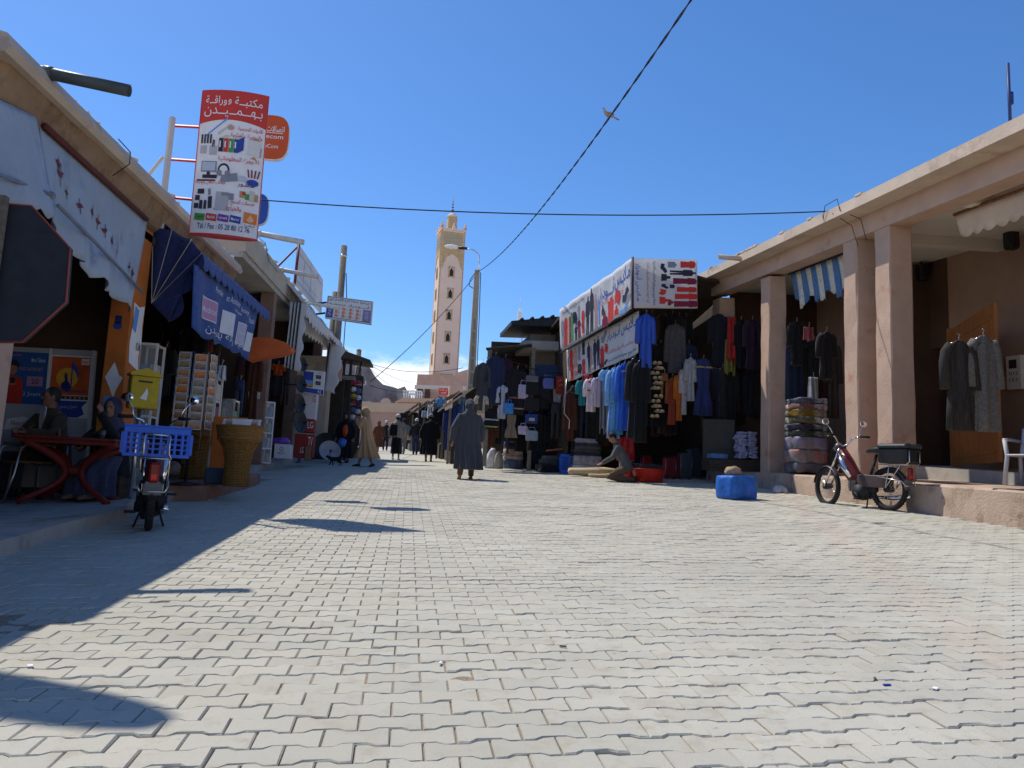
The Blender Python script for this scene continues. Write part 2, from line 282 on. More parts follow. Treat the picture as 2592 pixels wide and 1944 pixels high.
# ------------------------------------------------------------------ street
def street_mat(name, joint=False):
    m = bpy.data.materials.new(name); m.use_nodes = True; t = m.node_tree; b = t.nodes['Principled BSDF']; L = t.links.new
    b.inputs['Roughness'].default_value = .9; b.inputs['Specular IOR Level'].default_value = .25
    ge = t.nodes.new('ShaderNodeNewGeometry')
    def noi(sc, det=6, ro=.62):
        n = t.nodes.new('ShaderNodeTexNoise'); n.inputs['Scale'].default_value = sc; n.inputs['Detail'].default_value = det; n.inputs['Roughness'].default_value = ro; L(ge.outputs['Position'], n.inputs[0]); return n.outputs[0]
    def ramp(src, a, ca, bb, cb):
        r = t.nodes.new('ShaderNodeValToRGB'); e = r.color_ramp.elements; e[0].position = a; e[0].color = ca+(1,); e[1].position = bb; e[1].color = cb+(1,); L(src, r.inputs[0]); return r.outputs[0]
    def mix(fac, a, c, mode='MIX'):
        x = t.nodes.new('ShaderNodeMix'); x.data_type = 'RGBA'; x.blend_type = mode
        for s, val in ((0, fac), (6, a), (7, c)):
            if hasattr(val, 'is_linked'): L(val, x.inputs[s])
            else: x.inputs[s].default_value = val if s == 0 else val+(1,)
        return x.outputs[2]
    if joint:
        base = ramp(noi(55), .3, (.16, .12, .085), .75, (.40, .33, .25))
        far = ramp(noi(1.2), .3, (.415, .398, .33), .7, (.505, .485, .405))
        sep = t.nodes.new('ShaderNodeSeparateXYZ'); L(ge.outputs['Position'], sep.inputs[0])
        mr = t.nodes.new('ShaderNodeMapRange'); L(sep.outputs[1], mr.inputs[0]); mr.inputs[1].default_value = 22.4; mr.inputs[2].default_value = 22.6
        col = mix(mr.outputs[0], base, far)
    else:
        base = ramp(noi(1.1), .3, (.42, .403, .335), .7, (.515, .495, .415))
        at = t.nodes.new('ShaderNodeAttribute'); at.attribute_name = 'tint'
        base = mix(1.0, base, at.outputs['Color'], 'MULTIPLY')
        base = mix(ramp(noi(170, 3), .45, (0, 0, 0), .8, (.5, .5, .5)), base, (.38, .365, .32))
        base = mix(ramp(noi(7.5, 8, .72), .52, (0, 0, 0), .74, (.85, .85, .85)), base, (.36, .315, .24))
        base = mix(ramp(noi(.55, 7, .7), .48, (0, 0, 0), .70, (.7, .7, .7)), base, (.355, .335, .28))
        base = mix(ramp(noi(23, 5, .75), .655, (0, 0, 0), .72, (.85, .85, .85)), base, (.19, .18, .165))
        # a spilled reddish-dust streak across the right-hand paving
        sep = t.nodes.new('ShaderNodeSeparateXYZ'); L(ge.outputs['Position'], sep.inputs[0])
        a = t.nodes.new('ShaderNodeMath'); a.operation = 'MULTIPLY_ADD'; L(sep.outputs[0], a.inputs[0]); a.inputs[1].default_value = -2.4; a.inputs[2].default_value = 3.4
        s2 = t.nodes.new('ShaderNodeMath'); s2.operation = 'ADD'; L(a.outputs[0], s2.inputs[0]); L(sep.outputs[1], s2.inputs[1])
        ns = t.nodes.new('ShaderNodeMath'); ns.operation = 'MULTIPLY_ADD'; L(noi(.9, 6), ns.inputs[0]); ns.inputs[1].default_value = 1.2; ns.inputs[2].default_value = -.6
        s3 = t.nodes.new('ShaderNodeMath'); s3.operation = 'ADD'; L(s2.outputs[0], s3.inputs[0]); L(ns.outputs[0], s3.inputs[1])
        ab = t.nodes.new('ShaderNodeMath'); ab.operation = 'ABSOLUTE'; L(s3.outputs[0], ab.inputs[0])
        mr = t.nodes.new('ShaderNodeMapRange'); L(ab.outputs[0], mr.inputs[0]); mr.inputs[1].default_value = .7; mr.inputs[2].default_value = 0; mr.inputs[3].default_value = 0; mr.inputs[4].default_value = .17
        xr = t.nodes.new('ShaderNodeMapRange'); L(sep.outputs[0], xr.inputs[0]); xr.inputs[1].default_value = 2.3; xr.inputs[2].default_value = 2.8
        mm = t.nodes.new('ShaderNodeMath'); mm.operation = 'MULTIPLY'; L(mr.outputs[0], mm.inputs[0]); L(xr.outputs[0], mm.inputs[1])
        base = mix(mm.outputs[0], base, (.50, .30, .22)); col = base
    L(col, b.inputs['Base Color'])
    bp = t.nodes.new('ShaderNodeBump'); bp.inputs['Strength'].default_value = .35; bp.inputs['Distance'].default_value = .006; L(noi(140, 5), bp.inputs['Height']); L(bp.outputs[0], b.inputs['Normal'])
    return m
paver_mat = street_mat('paver_concrete'); joint_mat = street_mat('street_joint', True)
YF = 22.5
def gridsheet(name, xs, ys, dz, m):
    mb = MB(); vs = [(x, y, g(x, y)+dz(x, y)) for x in xs for y in ys]; n = len(ys)
    mb.add(vs, [(i*n+j, (i+1)*n+j, (i+1)*n+j+1, i*n+j+1) for i in range(len(xs)-1) for j in range(n-1)])
    me = mb.mesh(name, False); return part(name, me, m)
street = tag(gridsheet('paved_street', [-14, -6]+list(np.arange(-4.6, 7.8, .1))+[14], [-10, -4]+list(np.arange(.6, 14, .1))+[16, 18, 20, 22.4, 22.6, 40, 60, 76], lambda x, y: (-.0085+.0058*mnoise.fractal(Vector((x*1.1, y*1.1, 4)), .7, 2, 4)-.002 if y < 14 else -.0085) if y < YF else 0.0, joint_mat), kind='structure')
sand = mat('sandy_ground', (.42, .31, .22), .95, var=.15, scale=.05, bump=.3, bscale=.6)
tag(gridsheet('open_ground', [-2500, -300, -60, -14, 14, 60, 300, 2500], [-60, -10, 20, 50, 76, 140, 400, 3500], lambda x, y: -.06, sand), kind='structure')
LP, PP, AMP = .218, .126, .010
h = PP/2
half = [(-.5, 1), (-.31, 1), (-.19, -1), (.19, -1), (.31, 1), (.5, 1)]
def outline(ins):
    gx = LP/2-ins
    up = [(max(-gx, min(gx, a*LP)), h+s*AMP-ins) for a, s in half]
    return up+[(-x, -y) for x, y in up]
O1, O0 = np.array(outline(.0068)), np.array(outline(.0024))
def paver_rings(): return [np.c_[O1, np.full(12, .0)], np.c_[O0, np.full(12, -.0055)], np.c_[O0, np.full(12, -.03)]]
PR = np.vstack(paver_rings())
PF = [tuple(range(11, -1, -1))]+[(k*12+i, k*12+(i+1) % 12, k*12+12+(i+1) % 12, k*12+12+i) for k in range(2) for i in range(12)]
cand = []
for r in range(-6, int(YF/PP)):
    y = 1.3+r*PP
    if y > YF: break
    for c in range(-30, 40):
        x = (c+.5*(r % 2))*LP
        if x < -4.4 or x > 7.62 or (x < -2.75 and 11.2 < y < 16.5): continue
        p = W((x, y, 0)); d = (p-CAM)@F_
        if d < .7: continue
        px, py = pix(p)
        if -420 < px < 3010 and py < 2500: cand.append((x, y, p, px, py, d))
inside = [q for q in cand if 0 < q[3] < 2592 and q[4] < 1944]
inside.sort(key=lambda q: q[5]); top300 = set((q[0], q[1]) for q in inside[:300])
def tint(): v = random.gauss(1.0, .042); k = random.gauss(0, .008); return (v+k, v, v-k*1.4, 1.0)
def set_tint(me, cols):
    a = me.color_attributes.new('tint', 'FLOAT_COLOR', 'CORNER'); a.data.foreach_set('color', np.array(cols, dtype=np.float32).ravel())
variants = []
for k in range(14):
    me = bpy.data.meshes.new('paver'); me.from_pydata((PR+rng.normal(0, .0006, PR.shape)).tolist(), [], PF); me.update()
    c = tint(); set_tint(me, [c]*len(me.loops)); me.materials.append(paver_mat); variants.append(me)
slope = Matrix.Rotation(math.atan(SY), 4, 'X') @ Matrix.Rotation(-math.atan(SX), 4, 'Y')
V, FC, CL = [], [], []
def wob(x, y): return .009*mnoise.noise(Vector((x*1.3, y*1.3, 0)))
for x, y, p, px, py, d in cand:
    dz = random.gauss(0, .0017)+wob(x, y); a, b = random.gauss(0, .011), random.gauss(0, .008); yw = random.gauss(0, .011)
    if (x, y) in top300:
        o = bpy.data.objects.new('paver', random.choice(variants)); COL.objects.link(o); o.parent = street
        o.matrix_local = Matrix.Translation((p[0], p[1], p[2]+dz)) @ slope @ Matrix.Rotation(yw, 4, 'Z') @ Matrix.Rotation(a, 4, 'X') @ Matrix.Rotation(b, 4, 'Y')
    else:
        q = PR.copy(); q[:, 2] += q[:, 1]*a-q[:, 0]*b; cs, sn = math.cos(yw), math.sin(yw)
        q[:, :2] = np.c_[q[:, 0]*cs-q[:, 1]*sn, q[:, 0]*sn+q[:, 1]*cs]
        q[:, 2] += q[:, 0]*SX+q[:, 1]*SY; o0 = len(V)*36; V.append(q+p+np.array([0, 0, dz])); FC += [tuple(i+o0 for i in f) for f in PF]; CL += [tint()]*(12+24*4)
me = bpy.data.meshes.new('paver_field'); me.from_pydata(np.vstack(V).tolist(), [], FC); me.update(); set_tint(me, CL); me.materials.append(paver_mat)
tag(part('paver_field', me, None, street), kind='stuff')
# bits of litter on the paving
for i, (px, py, c, lab) in enumerate([(2245, 1738, (.03, .05, .4), 'tiny blue scrap of litter on the near right paving'), (2368, 1747, (.8, .8, .78), 'small round white bottle cap on the near right paving'), (1115, 1682, (.8, .8, .78), 'white torn paper scrap on the near middle paving'), (76, 1690, (.8, .8, .8), 'white paper scrap on the near left paving between shadows'), (1425, 1640, (.05, .04, .03), 'tiny dark clod on the middle paving'), (849, 1396, (.9, .9, .9), 'bright white speck of paper on the paving below the sign shadow'), (2215, 1722, (.1, .09, .07), 'dark pebble beside the blue scrap on the paving')]):
    x, y = gp(px, py); mb = MB(); mb.cbox((0, 0, .004), (.035, .012+.01*(i % 2), .006), rz(i*.7), .002)
    solo('litter_scrap', mb, flat('litter%d' % i, c), lab, 'litter', (x, y, .004), 0, 'litter on the paving')
# ------------------------------------------------------------------ rocky hill and far walls
def hillz(u): return 0
mb = MB(); NX, NY = 90, 40; vs = []
for i in range(NX+1):
    for j in range(NY+1):
        u, v = i/NX, j/NY; x = -150+u*300; y = 300+v*160
        e = math.exp(-((u-.40)/.22)**2)*.8+.45*math.exp(-((u-.9)/.3)**2)+.55*math.exp(-((u-.05)/.25)**2)
        z = 58*e*math.sin(PI*min(1, v*1.15+.02))*(.86+.5*mnoise.fractal(Vector((u*9, v*6, 1)), .8, 2, 4))+3.2*mnoise.noise(Vector((u*40, v*20, 3)))
        vs.append((x, y, 2+max(z, -1)+abs(mnoise.noise(Vector((u*26, v*13, 5))))*4))
mb.add(vs, [(i*(NY+1)+j, (i+1)*(NY+1)+j, (i+1)*(NY+1)+j+1, i*(NY+1)+j+1) for i in range(NX) for j in range(NY)])
tag(part('rocky_hill', mb, mat('hill_rock', (.30, .25, .22), .95, var=.3, scale=.08, bump=.8, bscale=.5, col2=(.2, .15, .13), amt=.5, wear=.15)), kind='structure')

# street end: pink wall with a rounded crest
e = thing('end_wall', 'low pink plastered wall with a pale rounded crest closing the street far away', 'wall', (-3, 60, 0))
mb = MB(); zw = ay(960, 1044, 60)[2]; zw2 = ay(960, 1020, 60)[2]; mb.box(-16, 6, 60, 60.5, -1, zw); wpart('wall', mb, plaster_far, e)
mb = MB(); mb.box(-16, 6, 59.9, 60.6, zw, zw2); wpart('coping', mb, mat('plaster_sand', (.55, .39, .27), .95, var=.08, scale=.8, bump=.2, bscale=10), e)
mb = MB(); mb.prism([(.42*math.cos(a), .4*math.sin(a)) for a in np.linspace(0, PI, 16)], (ay(976, 1020, 60)[0], 59.95, zw2), (1, 0, 0), (0, 0, 1), (0, .6, 0)); wpart('rounded_crest', mb, MATS['plaster_sand'], e)
# little kiosk house with white crenellated roof rail
hs = thing('roadside_house', 'small salmon house with a white balustrade roof rail beyond the pink wall', 'house', (1.4, 66, 0))
a0 = ay(1008, 1000, 66); a1 = ay(1052, 1000, 66); x0, x1 = a0[0], a1[0]; zt = ay(1030, 1003, 66)[2]
mb = MB(); mb.box(x0, x1+.4, 66, 70, -1, zt-.5); wpart('wall', mb, plaster_far, hs)
mb = MB(); mb.prism([(-.25, 0), (x1-x0+1.6, 0), (x1-x0+1.6, .35), (.5, .35)], (x0, 65.7, zt-.5), (1, 0, 0), (0, 0, 1), (0, 4.3, 0)); wpart('eave', mb, MATS['plaster_sand'], hs)
for i in range(9):
    xx = x0+.45+i*(x1-x0)/8; mb = MB(); mb.box(xx, xx+.12, 65.75, 65.83, zt-.14, zt+.42); mb.box(xx-.05, xx+.17, 65.74, 65.84, zt+.12, zt+.25); wpart('balustrade_post', mb, print_white, hs)
mb = MB(); mb.box(x0+.35, x1+.5, 65.73, 65.86, zt+.42, zt+.5); wpart('balustrade_rail', mb, print_white, hs)
# mosque block and minaret
ms = thing('mosque_block', 'pink and cream flat-roofed mosque building at the foot of the minaret', 'building', (4, 84, 0))
def blk(name, px0, px1, pt, Y, dep, m, parent, zb=-2):
    p, q = ay(px0, pt, Y), ay(px1, pt, Y); mb = MB(); mb.box(p[0], q[0], Y, Y+dep, zb, p[2]); return wpart(name, mb, m, parent)
blk('upper_storey', 1057, 1225, 947, 88, 9, plaster_pink, ms); blk('lower_storey', 1052, 1200, 992, 83, 5, plaster_far, ms)
blk('parapet', 1050, 1180, 974, 82.8, .6, plaster_white, ms, ay(1100, 985, 82.8)[2]); blk('side_block', 1138, 1172, 975, 78, 3, plaster_pink, ms)
for px in (1062, 1081):
    p = ay(px, 1012, 82.95); mb = MB(); mb.box(p[0]-.28, p[0]+.28, 82.85, 82.97, p[2], p[2]+1.3); f_ = wpart('window', mb, dark_wood, ms)
    mb = MB(); mb.box(p[0]-.4, p[0]+.4, 82.8, 82.9, p[2]-.14, p[2]); wpart('sill', mb, plaster_white, ms)
q = ay(1150, 945, 94); q1 = ay(1225, 925, 94); mb = MB(); mb.prism([(0, -6), (9, -6), (9, q1[2]), (3.4, q1[2]), (0, q[2])], (q[0], 94, 0), (1, 0, 0), (0, 0, 1), (0, 6, 0)); wpart('sloped_block', mb, plaster_pink, ms)
sg = thing('street_board', 'small red board with white lettering on the wall near the mosque', 'sign', (3.4, 77, 5)); cs = [ay(1111, 998, 77), ay(1135, 999, 77), ay(1135, 983, 77), ay(1111, 982, 77)]
board(sg, 'panel', *cs, .1, print_red); S = quad(*cs, step=.02); text(sg, S, ar('درب القصبة'), .08, .55, .92, .9, print_white); text(sg, S, ar('تافراوت'), .2, .1, .8, .45, print_white)

MY = 104.0; mc = ay(1122, 945, MY); mr_ = math.radians(9)
mn = thing('minaret', 'tall square pink minaret with ochre trim, arched windows and small lantern on top', 'minaret', (mc[0], MY, mc[2]-2))
zt = ay(1130, 592, MY)[2]-mc[2]+2; hwid = 1.66; rot = rz(mr_)
def mpart(name, mb, m, parent=mn): mb.v = [tuple(rot@np.array(v)) for v in mb.v]; return part(name, mb, m, parent)
mpink = mat('minaret_pink', (.76, .60, .49), .9, var=.06, scale=.5, bump=.15, bscale=6); ochre = mat('ochre_trim', (.50, .37, .20), .9, var=.18, scale=3, bump=.2, bscale=12); mtile = mat('minaret_tile', (.40, .37, .27), .5, var=.3, scale=9)
mb = MB(); mb.box(-hwid, hwid, -hwid, hwid, 0, zt); mpart('shaft', mb, mpink)
H_ = zt
for sx in (-1, 1):
    for sy in (-1, 1):
        mb = MB(); mb.cbox((sx*(hwid-.065), sy*(hwid-.065), H_/2+.7), (.17, .17, H_-1.4)); mpart('corner_trim', mb, ochre)
mb = MB(); mb.cbox((0, 0, 1.55), (2*hwid+.16, 2*hwid+.16, .4)); mpart('base_band', mb, ochre)
mb = MB(); mb.cbox((0, 0, H_+.12), (2*hwid+.22, 2*hwid+.22, .22)); mpart('cornice', mb, mpink)
for fx in (0, 1, 2, 3):
    Rf = rz(fx*PI/2)
    def fp(name, mb, m, parent=mn):
        mb.v = [tuple(Rf@np.array(v)) for v in mb.v]; return mpart(name, mb, m, parent)
    y = -hwid
    mb = MB(); mb.cbox((0, y-.02, H_-1.55), (2*hwid-.5, .12, 2.6)); fp('tile_panel', mb, ochre)
    for i in range(7):
        for j in range(4):
            if fx in (0, 3): mb = MB(); mb.prism([(0, -.28), (.19, 0), (0, .28), (-.19, 0)], (-1.05+i*.35, y-.08, H_-2.25+j*.45), (1, 0, 0), (0, 0, 1), (0, -.04, 0)); fp('tile', mb, mtile)
    # scalloped ochre spandrel over the face panel
    pts = [(-hwid+.24, 0), (-hwid+.24, -2.6)]
    for k in range(13):
        a = PI*k/12; rr = 1.22+.09*math.cos(a*6); pts.append((-rr*math.cos(a), -2.4+1.75*math.sin(a)*(1+.12*math.exp(-((a-PI/2)/.12)**2))))
    pts += [(hwid-.24, -2.6), (hwid-.24, 0)]
    n = len(pts); mb = MB()
    top = [(p[0], 0) for p in pts]
    for k in range(1, n-2):
        a, b = pts[k], pts[k+1]; mb.prism([(a[0], a[1]), (b[0], b[1]), (b[0], 0), (a[0], 0)], (0, y, H_-2.85), (1, 0, 0), (0, 0, 1), (0, -.06, 0))
    fp('arch_spandrel', mb, ochre)
    for k in range(5):
        zc = H_-5.9-k*3.02
        if zc < 2: continue
        mb = MB()
        for a in ((-.42, -.26), (.26, .42)): mb.box(a[0], a[1], y-.08, y, zc-.72, zc+.75)
        mb.box(-.42, .42, y-.08, y, zc+.58, zc+.75); mb.box(-.42, .42, y-.08, y, zc-.75, zc-.6); wf = fp('window', mb, ochre)
        mb = MB(); mb.prism([(-.24, -.6), (.24, -.6), (.24, .12), (.12, .4), (0, .58), (-.12, .4), (-.24, .12)], (0, y+.02, zc), (1, 0, 0), (0, 0, 1), (0, -.05, 0)); fp('opening', mb, black_plastic, mn)
    for sx in (-1, 0, 1):
        mb = MB(); w_ = .22; mb.prism([(-w_, 0), (w_, 0), (w_, .3), (w_*.6, .3), (w_*.6, .55), (w_*.25, .55), (w_*.25, .85), (-w_*.25, .85), (-w_*.25, .55), (-w_*.6, .55), (-w_*.6, .3), (-w_, .3)], (sx*(hwid-.1), y-.12, H_+.25), (1, 0, 0), (0, 0, 1), (0, .28, 0)); fp('merlon', mb, mpink)
mb = MB(); mb.cbox((0, 0, H_+1.3), (1.25, 1.25, 2.2)); mpart('lantern', mb, ochre)
mb = MB(); mb.lathe([(.74, 0), (.74, .12), (.62, .3), (.4, .52), (.12, .66), (.02, .7)], 16, (0, 0, H_+2.4)); mpart('lantern_dome', mb, mpink)
mb = MB(); mb.tube([(0, 0, H_+3.0), (0, 0, H_+5.4)], .035, 6)
for z, r in ((3.45, .2), (3.95, .16), (4.35, .12), (4.75, .08)): mb.ell((0, 0, H_+z), r)
mpart('finial', mb, mat('finial_copper', (.12, .08, .05), .4, metal=.6))
# ------------------------------------------------------------------ right arcade building
def prismY(mb, y0, y1, prof, za=None):          # x-z profile swept along the street; za(y) lifts it
    za = za or (lambda y: 0.0); n = len(prof)
    mb.add([(x, y0, z+za(y0)) for x, z in prof]+[(x, y1, z+za(y1)) for x, z in prof], [tuple(range(n)), tuple(range(2*n-1, n-1, -1))]+[(i, n+i, n+(i+1) % n, (i+1) % n) for i in range(n)]); return mb
RB = thing('arcade_building', 'long pink plastered arcade building with square columns along the right side of the street', 'building', (8, 12, 0))
lift = lambda y: .022*(y-12)
Y0, Y1 = 3.0, 18.9
mb = prismY(MB(), Y0, Y1, [(7.28, 5.03), (7.28, 5.22), (14, 5.30), (14, 5.03)], lift); wpart('roof_slab', mb, plaster_beige, RB)
mb = MB()
for k in range(9):
    yy = Y0+(Y1-Y0-.7)*random.random(); prismY(mb, yy, yy+.1+.5*random.random()**2, [(7.27, 5.222), (7.27, 5.24+.03*random.random()), (7.5, 5.25+.02*random.random()), (7.5, 5.225)], lift)
tag(wpart('roof_edge_crumbs', mb, plaster_beige, RB), kind='stuff')
mb = prismY(MB(), Y0, Y1, [(7.7, 4.68), (7.7, 5.03), (8.1, 5.03), (8.1, 4.68)], lift); wpart('beam', mb, plaster_pink, RB)
mb = prismY(MB(), Y0, Y1, [(8.1, 4.80), (8.1, 4.98), (14, 4.98), (14, 4.80)], lift); wpart('ceiling', mb, plaster_white, RB)
colmat = mat('column_plaster', (.50, .345, .255), .95, var=.09, scale=2.2, bump=.5, bscale=35, col2=(.44, .2, .12), amt=.585, wear=1.9)
def column(y0, y1, x0=7.72, x1=8.13):
    mb = MB(); rings = []
    for k in range(13):
        z = .2+4.5*k/12; j = lambda: random.gauss(0, .006); b = .02
        rings.append([(x0+b+j(), y0+j(), z), (x1-b+j(), y0+j(), z), (x1+j(), y0+b, z), (x1+j(), y1-b, z), (x1-b, y1, z), (x0+b+j(), y1+j(), z), (x0+j(), y1-b+j(), z), (x0+j(), y0+b+j(), z)])
    mb.loft(rings, False); return wpart('column', mb, colmat, RB)
YA = ax(1947, 900, 7.72)[1]; YB = ax(2171, 900, 7.72)[1]; YC = ax(2257, 900, 7.72)[1]
for y in (YA, YB, YC): column(y, y+.42)
column(6.1, 6.52); column(18.35, 18.85)
pz = lambda y: .36+.016*(15-y) if y < 15 else .36-.03*(y-15)
mb = MB(); ys = np.linspace(3, 18.9, 34); rows = []
for y in ys:
    j = random.gauss(0, .018); rows.append([(7.60+j, y, -.1), (7.62+j, y, pz(y)*.5), (7.63+j*.6, y, pz(y)-.025), (7.67, y, pz(y)+random.gauss(0, .006)), (11.2, y, pz(y)), (11.2, y, -.1)])
mb.loft(rows, False); wpart('kerb_platform', mb, kerb_mat, RB)
mb = MB(); mb.box(9.2, 11.1, 9.3, 13.6, .3, .62); wpart('door_step', mb, concrete, RB)
def wallX(name, x, y0, y1, z0, z1, m, t=.15): mb = MB(); mb.box(x, x+t, y0, y1, z0, z1); return wpart(name, mb, m, RB)
def wallY(name, y, x0, x1, z0, z1, m, t=.12): mb = MB(); mb.box(x0, x1, y, y+t, z0, z1); return wpart(name, mb, m, RB)
WB = mat('arcade_wall', (.36, .235, .165), .95, var=.12, scale=1.4, bump=.3, bscale=25)
dy0, dy1 = ax(2405, 1100, 10.55)[1], ax(2326, 1100, 10.55)[1]
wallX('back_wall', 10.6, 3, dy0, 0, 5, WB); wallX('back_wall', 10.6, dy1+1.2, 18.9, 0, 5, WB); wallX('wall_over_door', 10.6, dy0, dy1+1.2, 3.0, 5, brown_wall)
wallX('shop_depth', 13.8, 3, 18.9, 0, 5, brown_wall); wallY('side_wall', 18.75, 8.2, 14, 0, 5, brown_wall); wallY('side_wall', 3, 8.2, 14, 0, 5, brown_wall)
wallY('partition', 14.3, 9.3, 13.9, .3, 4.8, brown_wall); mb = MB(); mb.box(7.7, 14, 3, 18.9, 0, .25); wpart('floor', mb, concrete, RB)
for y in (9.9, 12.2): mb = MB(); mb.box(8.1, 10.6, y, y+.22, 4.62, 4.83); wpart('ceiling_rib', mb, plaster_white, RB)
# scalloped white valance and striped awning remnant
t = thing('awning_valance', 'faded white valance with a rusty rail under the beam of the right arcade', 'awning', (8.3, 9, 4.5))
def val(u, v): y = 4.2+6.3*u; d = .3*v*(1+.2*abs(math.sin(u*PI*26))*(v > .9)); return (8.25+.1*v+.015*math.sin(u*60)*v, y, 4.64+lift(y)-d*(.95+.1*math.sin(u*9)))
mb = MB(); mb.sheet(val, 156, 4, .006); wpart('fabric', mb, mat('valance_cloth', (.54, .45, .37), .9, var=.1, scale=2, col2=(.42, .22, .10), amt=.6, wear=2.3), t)
mb = MB(); mb.tube([(8.24, 4.2, 4.66+lift(4.2)), (8.24, 10.5, 4.66+lift(10.5))], .025, 8); wpart('rail', mb, mat('rust', (.24, .09, .035), .9, var=.4, scale=12, bump=.4), t)
t = thing('striped_awning', 'torn blue and white striped awning hanging between the first two right columns', 'awning', (8.2, 14, 4.3))
yy0, yy1 = YB+.55, YA-.1; NST = 13
for i in range(NST):
    def st(u, v, i=i): y = yy0+(yy1-yy0)*(i+u)/NST; d = .62+.2*math.sin(i*1.9)*.5+.12*random.random()*(v > .9); return (8.18+.02*math.sin((i+u)*6.3)*v+.1*v, y, 4.66+lift(y)-d*v)
    mb = MB(); mb.sheet(st, 4, 5, .005); wpart('stripe', mb, (cloth('awning_blue', (.07, .17, .36)), cloth('awning_pale', (.52, .54, .50)))[i % 2], t)
mb = MB(); mb.tube([(8.18, yy0-.1, 4.68+lift(yy0)), (8.18, yy1+.1, 4.68+lift(yy1))], .018, 6); wpart('rail', mb, black_iron, t)
# roof aerial
p = ax(2556, 280, 7.9); mb = MB(); zr = 5.25+lift(p[1]); q = ax(2543, 165, 7.9)
mb.tube([(0, 0, 0), (0, 0, q[2]-zr)], .022, 6); mb.tube([(0, 0, .55), (.03, 0, .55), (.03, 0, .72)], .03, 6)
solo('roof_aerial', mb, mat('aerial_blue', (.03, .05, .16), .5), 'thin dark aerial rod standing on the right arcade roof', 'aerial', (7.9, p[1], zr))
p = ax(1875, 605, 7.28); mb = MB(); mb.lathe([(.055, 0), (.055, .55), (.042, .55), (.042, .02)], 14, (0, 0, 0), ry(-PI/2)); solo('drain_pipe', mb, plaster_beige, 'short clay roof drain pipe sticking out of the right arcade roof edge', 'pipe', (7.3, p[1], 5.1+lift(p[1])))
# ------------------------------------------------------------------ left buildings
LB = thing('shop_building', 'near left shop building with brown fascia, pale roof edge and an orange pillar', 'building', (-4, 9, 0))
A0, A1 = 1.0, 14.9
for ya, yb, o_ in ((A0, 6.25, -.16), (6.25, A1, 0)): mb = prismY(MB(), ya, yb, [(-3.4+o_, 4.0), (-3.36+o_, 4.05), (-3.4+o_, 4.16), (-3.55+o_, 4.2), (-9, 4.2), (-9, 4.0)]); wpart('roof_slab', mb, plaster_beige, LB)
mb = MB(); n = 48
rows = []
for k in range(n+1):
    y = A0+(A1-A0)*k/n; b = .02*mnoise.noise(Vector((y*2, 0, 0)))-(.14 if y < 6.25 else 0); rows.append([(-3.47+b, y, 3.999), (-3.58+b, y, 3.72), (-3.76+min(b, 0)*.5, y, 3.62), (-4.0, y, 3.60), (-4.0, y, 3.999)])
mb.loft(rows, False); wpart('fascia', mb, fascia_brown, LB)
mb = MB()
for k in range(20):
    y = 7.5+k*.36+random.random()*.2; s = .03+.05*random.random(); mb.cbox((-3.56, y, 4.2+s*.3), (.16, s*3, s), rz(random.random()), s*.2)
tag(wpart('rubble_on_edge', mb, plaster_white, LB), kind='stuff')
for py, r in ((10.3, .55), (14.1, .42)):
    mb = MB(); mb.prism([(r*math.cos(a), r*.8*math.sin(a)) for a in np.linspace(0, PI, 14)], (-4.3, py, 4.18), (0, 1, 0), (0, 0, 1), (-.5, 0, 0)); wpart('parapet_hump', mb, plaster_beige, LB)
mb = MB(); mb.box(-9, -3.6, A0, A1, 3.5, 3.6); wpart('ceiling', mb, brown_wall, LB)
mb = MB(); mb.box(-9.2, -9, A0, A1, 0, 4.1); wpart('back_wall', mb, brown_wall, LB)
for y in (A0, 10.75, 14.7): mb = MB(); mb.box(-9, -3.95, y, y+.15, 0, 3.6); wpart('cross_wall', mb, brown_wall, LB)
yo0, yo1 = ax(333, 797, -3.6)[1], ax(366, 797, -3.6)[1]
mb = MB(); mb.cbox((-3.735, (yo0+yo1)/2, 1.85), (.27, yo1-yo0, 3.6), None, .012); wpart('orange_pillar', mb, orange_paint, LB)
yp = ax(25, 960, -3.6)[1]
mb = MB(); mb.cbox((-3.8, yp-.2, 1.85), (.4, .4, 3.6), None, .015); wpart('pillar', mb, plaster_pink, LB)
mb = MB(); mb.cbox((-3.8, 14.55, 1.8), (.35, .35, 3.6), None, .015); wpart('pillar', mb, plaster_pink, LB)
for y, x in ((4.4, 0), (2.2, .2)): mb = MB(); mb.cbox((-3.8, y, 1.85), (.4, .4, 3.6), None, .015); wpart('pillar', mb, plaster_pink, LB)
# torn poster patches on the orange pillar
po = [(.02, .99), (.5, .95), (.95, 1.0), (.9, .7), (1.0, .45), (.85, .2), (.95, 0), (.5, .05), (.1, .1), (0, .4), (.12, .7)]
S = quad((-3.597, yo0+.02, 1.75), (-3.597, yo1-.02, 1.75), (-3.597, yo1-.02, 2.62), (-3.597, yo0+.02, 2.62)); ink(LB, S, po, print_white, 1, 'torn_poster')
ink(LB, S, [(.1, .6), (.4, .55), (.5, .9), (.15, .95)], print_sky, 2, 'torn_poster'); text(LB, S, 'KLM', .55, .3, .9, .42, print_dark)
S2 = quad((-3.87, yo0-.003, 1.0), (-3.6, yo0-.003, 1.0), (-3.6, yo0-.003, 2.5), (-3.87, yo0-.003, 2.5)); ink(LB, S2, [(.15, .42), (.5, .55), (.75, .44), (.95, .42), (.7, .32), (.6, .24), (.4, .33)], print_white, 1, 'torn_poster')
ink(LB, S2, disc(.45, .86, .03, .2), print_blue, 1, 'sticker'); ink(LB, S2, rect(.3, .88, .6, .95), print_navy, 1, 'sticker'); ink(LB, S2, rect(.2, .12, .7, .26), print_sky, 1, 'sticker')
